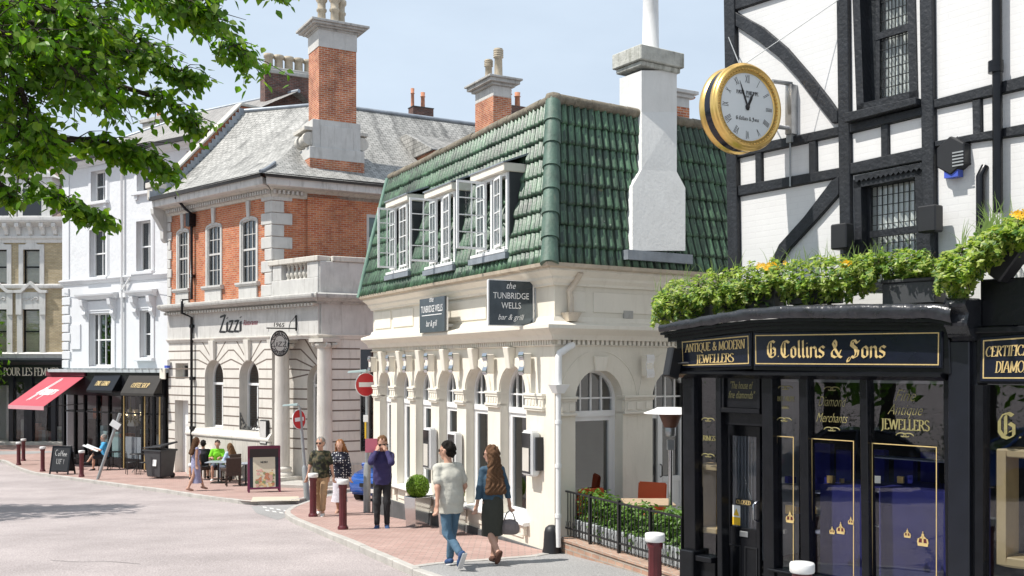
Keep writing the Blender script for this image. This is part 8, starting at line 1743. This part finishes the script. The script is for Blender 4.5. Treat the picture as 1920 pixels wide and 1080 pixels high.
q=Vector(lw['R'][2])*(1.72/1.75);w_=p+Matrix.Rotation(R(22),3,'Z')@q;t=thing('handbag','soft grey leather handbag carried in the hand of the woman in the dark skirt','handbag',w_+Vector((.0,0,-.12)));b=MB();b.lathe([(.10,-.34),(.135,-.32),(.15,-.25),(.125,-.16),(.07,-.12),(.0,-.11)],(0,0,0),20)
b.v=[(x,y*.5,z)for x,y,z in b.v];b.build('bag_body',M['bag_grey'],t,local=True);b=MB()
for y in(-.03,.03):b.tube([(-.09,y,-.15),(-.05,y*.6,-.03),(0,0,.015),(.05,y*.6,-.03),(.09,y,-.15)],.009,6)
b.build('strap',M['bag_grey'],t,local=True);b=MB();b.box((0,-.068,-.21),(.16,.014,.09));b.build('flap',M['bag_grey'],t,.006,local=True)
p=gp(717,990);tp,lp,hp_=person('man in a dark purple jumper and black jeans, phoning with his head bowed',p,184,1.80,dict(footL=(-.09,.02,.085),footR=(.10,.06,.085),lean=(0,.05,.53),nod=-.35,handR=(.115,.17,1.50),handL=(-.10,.19,1.50),elbowR=(.5,.35,-1),elbowL=(-.5,.35,-1),hdirR=(-.1,0,.25),hdirL=(.1,0,.25),curlR=.7,curlL=.7,palmR=(-.6,.2,.6),palmL=(.6,.2,.6)),{'top':('plum_knit',1.95,-.10,.022),'collar':1,'legs':('black_jeans',1.95,.010),'shoes':'navy_shoe','sole':'white_shoe','hair':('hair_sandy',.03),'glasses':(0,0)},.011)
Rm=Matrix.Rotation(R(184),3,'Z');t=thing('folder','pink paper folder held up beside the phoning man\'s face','folder',p+Rm@Vector((.21,.13,1.66)));b=MB();b.box((0,0,0),(.24,.02,.27),R(12));b.box((.005,.012,-.01),(.24,.004,.26),R(12));b.build('cover',mat('pink_card',(.62,.17,.23),.6,.06),t,local=True)
t=thing('mobile_phone','dark mobile phone at the ear of the man in the purple jumper','phone',p+Rm@Vector((-.115,.10,1.62)));b=MB();b.box((0,0,0),(.015,.07,.14));b.build('casing',M['black_plastic'],t,.004,local=True)
p=gp(602,967);person('man in a camouflage t-shirt and tan trousers wearing dark glasses, walking towards us',p,172,1.76,dict(build=1.08,footL=(-.09,.16,.085),footR=(.10,-.16,.10),handL=(-.30,.0,.86),handR=(.31,.06,.86),yaw=-6),{'top':('camo',.72,-.08,.026),'legs':('tan_cloth',1.8,.018),'shoes':'white_shoe','hair':('hair_grey',.02),'glasses':(0,0)},.013)
p=gp(638,963);person('woman with an auburn bob in a spotted navy jacket and long white skirt',p,176,1.70,dict(fem=1,footL=(-.07,.13,.085),footR=(.08,-.12,.10),handL=(-.26,.04,.88),handR=(.28,.02,.84),build=1.05),{'top':('polka',1.85,-.10,.028),'collar':1,'skirt':('white_skirt',.30,.20,.135),'shoes':'sandal','hair':('hair_auburn',.15)},.013)
p=gp(366,920);person('woman with long brown hair in a clinging lilac dress striding past the diners',p,-58,1.66,dict(fem=1,footL=(-.06,.30,.085),footR=(.06,-.24,.12),handL=(-.20,.14,.98),handR=(.22,-.02,.86),yaw=10),{'top':('lilac',.01,-.02,.008),'skirt':('lilac',.26,.20,.12),'shoes':'sandal','hair':('hair_brown',.40)},.014)
SIT=lambda**k:{**dict(sit=1,pelvis=(0,-.03,.56),footL=(-.12,.40,.085),footR=(.13,.38,.085),handL=(-.15,.30,.76),handR=(.16,.30,.76),lean=(0,.04,.53)),**k}
p=W3.location;person('man in a lime green t-shirt with dark glasses pushed up, seated facing us',p,188,1.78,SIT(build=1.12,handL=(-.12,.34,.82),handR=(.14,.34,.82)),{'top':('lime',.75,-.05,.03),'legs':('grey_shorts',.95,.02),'shoes':'white_shoe','hair':('hair_black',.02),'glasses':(-.02,.075)},.014)
p=W4.location;person('man in navy seated with his back to us beside the lilac dress',p,12,1.78,SIT(footL=(-.45,.10,.085),kneeL=(-1,.6,0),build=1.05),{'top':('dark_cloth',.75,-.05,.028),'legs':('white_cloth',1.05,.02),'shoes':'dark_cloth','hair':('hair_black',.02)},.014)
p=W2.location;person('fair haired woman in a pale blue shirt seated with her back to the sandwich board',p,52,1.68,SIT(fem=1),{'top':('pale_blue',1.7,-.05,.028),'collar':1,'legs':('grey_shorts',1.9,.01),'shoes':'dark_cloth','hair':('hair_sandy',.26)},.014)
p=gp(196,881);person('bald man in a blue shirt and black shorts seated reading outside the coffee shop',p,112,1.76,SIT(pelvis=(0,-.03,.58),footL=(-.10,.42,.085),footR=(.04,.62,.34),toeR=(.1,1,.1),handL=(-.14,.36,.86),handR=(.12,.38,.86),yaw=-10),{'top':('blue_shirt',.7,-.05,.03),'legs':('dark_cloth',.95,.02),'shoes':'dark_cloth','hair':('hair_grey',.0),'glasses':(0,0)},.014)
t=thing('newspaper','open white newspaper on the knees of the bald man','newspaper',p+Vector((-.42,-.1,.88)));b=MB();n=8
for sgn in(-1,1):b.add([(x*.3,sgn*y*.34,.05*math.sin(y*3)-.12*x)for y in(0,.5,1)for x in(-1,1)],[(0,1,3,2),(2,3,5,4)])
b.build('sheets',M['sign_white'],t,local=True)
# --- lime tree reaching in from the left
def leaf(b,p,d,n,s,m=0):
 d=d.normalized();t=d.cross(n).normalized();n=t.cross(d);w=s*.42
 b.add([p,p+d*s*.3+t*w*.85+n*s*.05,p+d*s*.62+t*w*.72+n*s*.03,p+d*s*1.05-n*s*.06,p+d*s*.62-t*w*.72+n*s*.03,p+d*s*.3-t*w*.85+n*s*.05,p+d*s*.35-n*s*.03,p+d*s*.65-n*s*.04],[(0,1,6),(1,2,7,6),(2,3,7),(0,6,5),(5,6,7,4),(4,7,3)],m)
TB=Vector((-6.6,6.8,gz(6.8)))
tree=thing('lime_tree','leafy lime tree whose branches hang into the top left corner','tree',TB)
b=MB();b.tube([TB+Vector((0,0,-.2)),TB+Vector((.03,0,.8)),TB+Vector((.1,.05,2.6)),TB+Vector((.0,.1,4.6)),TB+Vector((.2,0,7))],[.36,.28,.24,.19,.10],14);b.build('trunk',M['bark'],tree)
BR=[([(-300,120,6.6),(-120,90,6.7),(0,60,6.8),(90,90,6.9),(150,140,7.0)],640,.26),([(-300,60,6.9),(-60,0,7.0),(60,10,7.0),(180,40,7.1)],560,.26),([(-420,60,7.2),(-150,-40,7.3),(100,-25,7.5),(300,5,7.7),(405,35,7.8),(462,120,7.9)],620,.17),([(-420,0,7.0),(0,-160,7.2),(250,-90,7.4),(430,-45,7.6),(540,-18,7.7)],300,.12),([(-300,40,7.4),(0,50,7.5),(170,75,7.7),(280,110,7.8),(366,148,7.9)],600,.14),([(-300,60,7.6),(60,110,7.7),(190,150,7.9),(300,185,8.0),(362,228,8.1)],560,.13),([(-300,180,7.5),(40,262,7.6),(170,262,7.8),(260,284,7.9),(322,320,8.0)],560,.11),([(-300,200,7.8),(0,290,7.9),(60,345,8.0),(125,376,8.1),(190,408,8.2)],400,.09),([(-300,-40,7.1),(0,20,7.2),(100,60,7.3),(160,110,7.4),(190,180,7.5)],620,.20),([(-300,20,6.8),(-40,60,6.9),(30,140,7.0),(60,230,7.1),(40,290,7.2)],600,.19),([(-300,10,7.0),(60,-80,7.1),(230,-40,7.2),(330,-5,7.3),(385,22,7.4)],520,.18),([(-300,60,8.2),(20,30,8.3),(120,20,8.4),(220,55,8.5),(290,85,8.6)],480,.19),([(-200,130,7.0),(0,200,7.1),(50,250,7.2),(95,275,7.3)],380,.16),([(-380,200,7.4),(-120,240,7.5),(-20,320,7.6),(20,370,7.7)],200,.10)]
rnd=random.Random(21);crown=MB()
for bi,(pts,n,spr)in enumerate(BR):
 P=smooth_p=[at(*q)for q in pts];L=MB();start=TB+Vector((0,0,3.2+.3*(bi%4)));L.tube([start]+P,[.06]+[.028*(1-i/(len(P)))+.006 for i in range(len(P))],7)
 P=[start.lerp(P[0],.5)]+P
 def along(t):
  f=t*(len(P)-1);i=min(len(P)-2,int(f));return P[i].lerp(P[i+1],f-i),(P[i+1]-P[i]).normalized()
 nt_=n*26//144
 for k in range(nt_):
  t=.04+.96*rnd.random()**.7;p,d=along(t);sp_=spr*(1.45-.85*t);tip=p+Vector((rnd.gauss(0,1),rnd.gauss(0,1.2),rnd.gauss(-.25,.7)))*sp_+d*sp_*.8
  L.tube([p,p.lerp(tip,.5)+Vector((0,0,.03)),tip],[.006,.004,.002],4,caps=False)
  for j in range(9):
   q=p.lerp(tip,.25+.75*(j+rnd.random())/9)+Vector((rnd.gauss(0,.03),rnd.gauss(0,.04),rnd.gauss(-.01,.025)));dr=Vector((rnd.gauss(0,.6)+d.x*.3,rnd.gauss(0,.6),-.75+rnd.gauss(0,.4)));leaf(crown,q,dr,Vector((rnd.gauss(0,.5),rnd.gauss(0,.5)-.35,1)).normalized(),rnd.uniform(.05,.088),int(rnd.random()<.3))
 L.build('limb',M['bark'],tree)
crown.build('crown',[M['leaf'],M['leaf_light']],tree)
def far_tree(x,y,hgt,rad,lab,seed,n=3000):
 o=Vector((x,y,gz(y)));t=thing('roadside_tree',lab,'tree',o,0,'trees across the road');b=MB();b.tube([o-Vector((0,0,.2)),o+Vector((.1,0,hgt*.4)),o+Vector((0,.1,hgt*.8))],[.3,.22,.08],10);rnd=random.Random(seed)
 for k in range(9):a=rnd.uniform(0,6.3);b.tube([o+Vector((0,0,hgt*rnd.uniform(.3,.6))),o+Vector((rad*.7*math.cos(a),rad*.7*math.sin(a),hgt*rnd.uniform(.5,.85)))],[.09,.02],6)
 b.build('trunk',M['bark'],t);c=o+Vector((0,0,hgt*.58));cl=[(Vector((rnd.gauss(0,1),rnd.gauss(0,1),rnd.gauss(0,.8))).normalized()*rad*rnd.uniform(.35,.8),rad*rnd.uniform(.3,.5))for _ in range(26)];lf=MB()
 def pts(r):q,s=r.choice(cl);v=Vector((r.gauss(0,1),r.gauss(0,1),r.gauss(0,.8))).normalized();p=c+Vector((q.x,q.y,q.z*hgt*.42/rad))+v*s*r.uniform(.6,1.05);return p,v
 leafball(lf,pts,n,.16,seed);lf.build('crown',M['leaf'],t)
far_tree(-17.7,24.2,11.2,3.0,'roadside tree across the road shading the left of the carriageway',1,9000)
for k,(x,y)in enumerate(((-17,14.5),(-16.5,8.5),(-15.5,2.5),(-15,-4),(-22,20),(-21,6),(-30,38),(-31,45),(-30,53))):far_tree(x,y,8.5,3.4,['tall roadside tree opposite the corner bar','tall roadside tree opposite the jewellers','tall roadside tree opposite the second jewellers bay','tall roadside tree behind the viewer','tall tree in the rear row near the far kerb','tall tree in the rear row opposite the jewellers','unseen tree up the road, added to darken the white house glass','unseen tree up the road, added to darken the coffee shop glass','farthest unseen tree up the road, added to darken the shop glass'][k],40+k)  # unseen trees for the windows to reflect; last three added to darken the glass
hedge('unseen dark hedge across the road, added for the jewellers glass to reflect',Vector((-13.4,-6,gz(0)-.1)),Vector((-14.5,15,gz(15)-.1)),.8,0,1.9,5200,77,mat('dark_hedge',(.03,.06,.012),.6,.4,2,trans=.2),'reflection_hedge')  # unseen hedge, put in as a dark band for window reflections
# --- cars
def car(label,loc,yaw,paint,group='parked cars'):
 t=thing('car',label,'car',loc,R(yaw),group);pr=[(-2.0,.28),(-2.02,.62),(-1.9,.82),(-1.2,.92),(1.55,.95),(1.9,.88),(1.98,.6),(1.96,.28)];b=MB();n=len(pr)
 vs=[(x*(.985 if abs(x)>1.8 else 1),s*(.86-.05*(z>.85)-.06*(abs(x)>1.85)),z)for s in(-1,1)for x,z in pr];tri=tessellate_polygon([[Vector((x,z,0))for x,z in pr]]);b.add(vs,[(i,(i+1)%n,n+(i+1)%n,n+i)for i in range(n)]+[tuple(f)for f in tri]+[tuple(i+n for i in f)for f in tri]);body=b.build('body',paint,t,.07,local=True,seg=3)
 for p in body.data.polygons:p.use_smooth=True
 cb=[(-1.15,.9),(-.45,1.40),(.85,1.44),(1.65,.93)];b=MB();b.hexa([Vector(v)for v in((-1.15,-.79,.9),(1.68,-.79,.93),(1.68,.79,.93),(-1.15,.79,.9),(-.42,-.6,1.42),(.95,-.6,1.44),(.95,.6,1.44),(-.42,.6,1.42))]);b.build('cabin_glass',M['car_glass'],t,.05,local=True,seg=2);b=MB();b.box((.26,0,1.44),(1.45,1.26,.05));b.build('roof',paint,t,.02,local=True)
 b=MB()
 for y in(-.7,.7):
  for x0,z0,x1,z1 in((-1.12,.92,-.42,1.43),(.35,.94,.3,1.44),(1.66,.95,.95,1.45)):b.tube([(x0,y*1.12,z0),(x1,y*.87,z1)],.035,6)
 b.build('pillar',paint,t,local=True)
 for x in(-1.25,1.28):
  for s in(-1,1):b=MB();Mx=Matrix.Rotation(R(90),3,'X');b.lathe([(.18,-.1),(.30,-.1),(.315,-.07),(.315,.07),(.30,.1),(.18,.1)],(x,s*.78,.315),22,M=Mx);w=b.build('wheel',M['rubber'],t,local=True);b=MB();b.lathe([(.2,-.09),(.2,.09)],(x,s*.78,.315),14,M=Mx);b.build('rim',M['dull_steel'],w,local=True)
 for s in(-1,1):
  b=MB();b.lathe([(0,-.04),(.11,-.02),(.11,.01),(0,.02)],(-1.90,s*.56,.66),14,M=Matrix.Rotation(R(-80),3,'Y'));b.build('headlight',M['lamp_glass'],t,local=True);b=MB();b.box((1.93,s*.62,.74),(.08,.26,.16));b.build('tail_light',M['tail_red'],t,.03,local=True);b=MB();b.box((-.75,s*.93,.98),(.1,.16,.11));b.build('mirror',paint,t,.03,local=True)
 b=MB();b.box((-2.03,0,.40),(.03,.52,.11));b.build('number_plate',M['plate'],t,local=True);b=MB();b.box((-2.0,0,.55),(.05,.9,.1));b.build('grille',M['black_plastic'],t,local=True);return t
p=gp(716,948,-KERB);car('bright blue car parked nose first behind the phoning man',p+Vector((.42,1.9,0)),72,M['car_blue'],'parked cars')
car('dark blue car parked across the road opposite the jewellers',(-8.2,8.9,gz(8.9)-KERB),98,M['car_dark']);car('blue car parked across the road behind the dark one',(-8.0,3.6,gz(3.6)-KERB),96,M['car_blue'])
# --- chimneys of the houses behind
def rear(label,px,d,dirv,us,ws,zt,mt,cap,pots,name='rear_house'):
 F=Face((rx(px)*d,d),dirv);t=thing(name,label,'house',F.P(0,-3,gz(d)));b=MB();F.box(b,us[0]-2.5,us[1]+2.5,-6,-.2,gz(d)-.5,zt-2.4);b.build('wall',M['red_brick'],t);b=MB();k=zt-2.4;b.hexa([F.P(us[0]-2.6,.0,k),F.P(us[1]+2.6,.0,k),F.P(us[1]+2.6,-6.2,k),F.P(us[0]-2.6,-6.2,k),F.P(us[0]-2.6,-2.6,k+1.1),F.P(us[1]+2.6,-2.6,k+1.1),F.P(us[1]+2.6,-3.4,k+1.1),F.P(us[0]-2.6,-3.4,k+1.1)]);b.build('roof',M['slate'],t)
 b=MB();F.box(b,us[0],us[1],ws[0],ws[1],zt-2.8,zt);ck=b.build('chimney',mt,t);z=zt
 if cap:
  for e,h_,m in cap:b=MB();F.box(b,us[0]-e,us[1]+e,ws[0]-e,ws[1]+e,z,z+h_);b.build('chimney_cap',M[m],ck,.01);z+=h_+.001
 for u,w_,hh,r,m,fl in pots:
  b=MB();pr=[(r*1.15,0),(r,.06),(r*.9,hh*.7)]
  for k in range(4 if fl else 1):zz=hh*(.72+.07*k);pr+=[(r*1.2,zz),(r*1.2,zz+hh*.03),(r*.9,zz+hh*.04)]
  pr+=[(r*1.05,hh),(r*.5,hh*1.02)];b.lathe(pr,F.P(u,w_,z),14);b.build('chimney_pot',M[m],ck)
 return t
zz=lambda py,d:H+(CY-py)/FPX*d
rear('house behind whose red brick chimney has a grey stone cap and two tall pots',925,40,(.87,.494),(0,.82),(-1.55,0),zz(179,40),M['chimney_brick'],[(0,.42,'stone_pale'),(.12,.10,'stone_grey'),(.26,.14,'stone_grey'),(.34,.08,'stone_grey')],[(.42,-.35,1.25,.17,'pot_buff',1),(.30,-.95,.95,.15,'pot_buff',1)])
rear('house behind with a dark brick stack and two thin terracotta pots over the slate ridge',778,52,(.87,.494),(-.1,1.05),(-.6,0),zz(200,52),M['dark_brick'],[(.03,.05,'gutter')],[(-.0,-.3,.95,.09,'terracotta',0),(.58,-.3,.82,.11,'terracotta',0)])
rear('house behind with a dark stack and two capped terracotta pots beside the stone cap',956,44,(.87,.494),(.0,1.1),(-.6,0),zz(196,44),M['dark_brick'],[],[(.12,-.3,.72,.12,'terracotta',0),(.55,-.3,.66,.12,'terracotta',0)])
rear('house behind with a brick chimney and pale stone cap showing right of the white chimney',1262,30,(.87,.494),(0,.62),(-.6,0),zz(198,30),M['chimney_brick'],[(.0,.28,'stone_pale'),(.1,.1,'stone_pale'),(.2,.1,'stone_pale')],[(.86,-.3,-.1,.16,'terracotta',0)])
t=thing('cable','thin cable strung across the white house front between two fixings','cable',FW.P(0,.3,FW.z(210,538)));b=MB();n=24;b.tube([FW.P(WL*k/n,.3,FW.z(210,536)-.12*math.sin(math.pi*((k*3/n)%1))+.01*k)for k in range(n+1)],.012,4);b.build('wire',M['galv'],t)
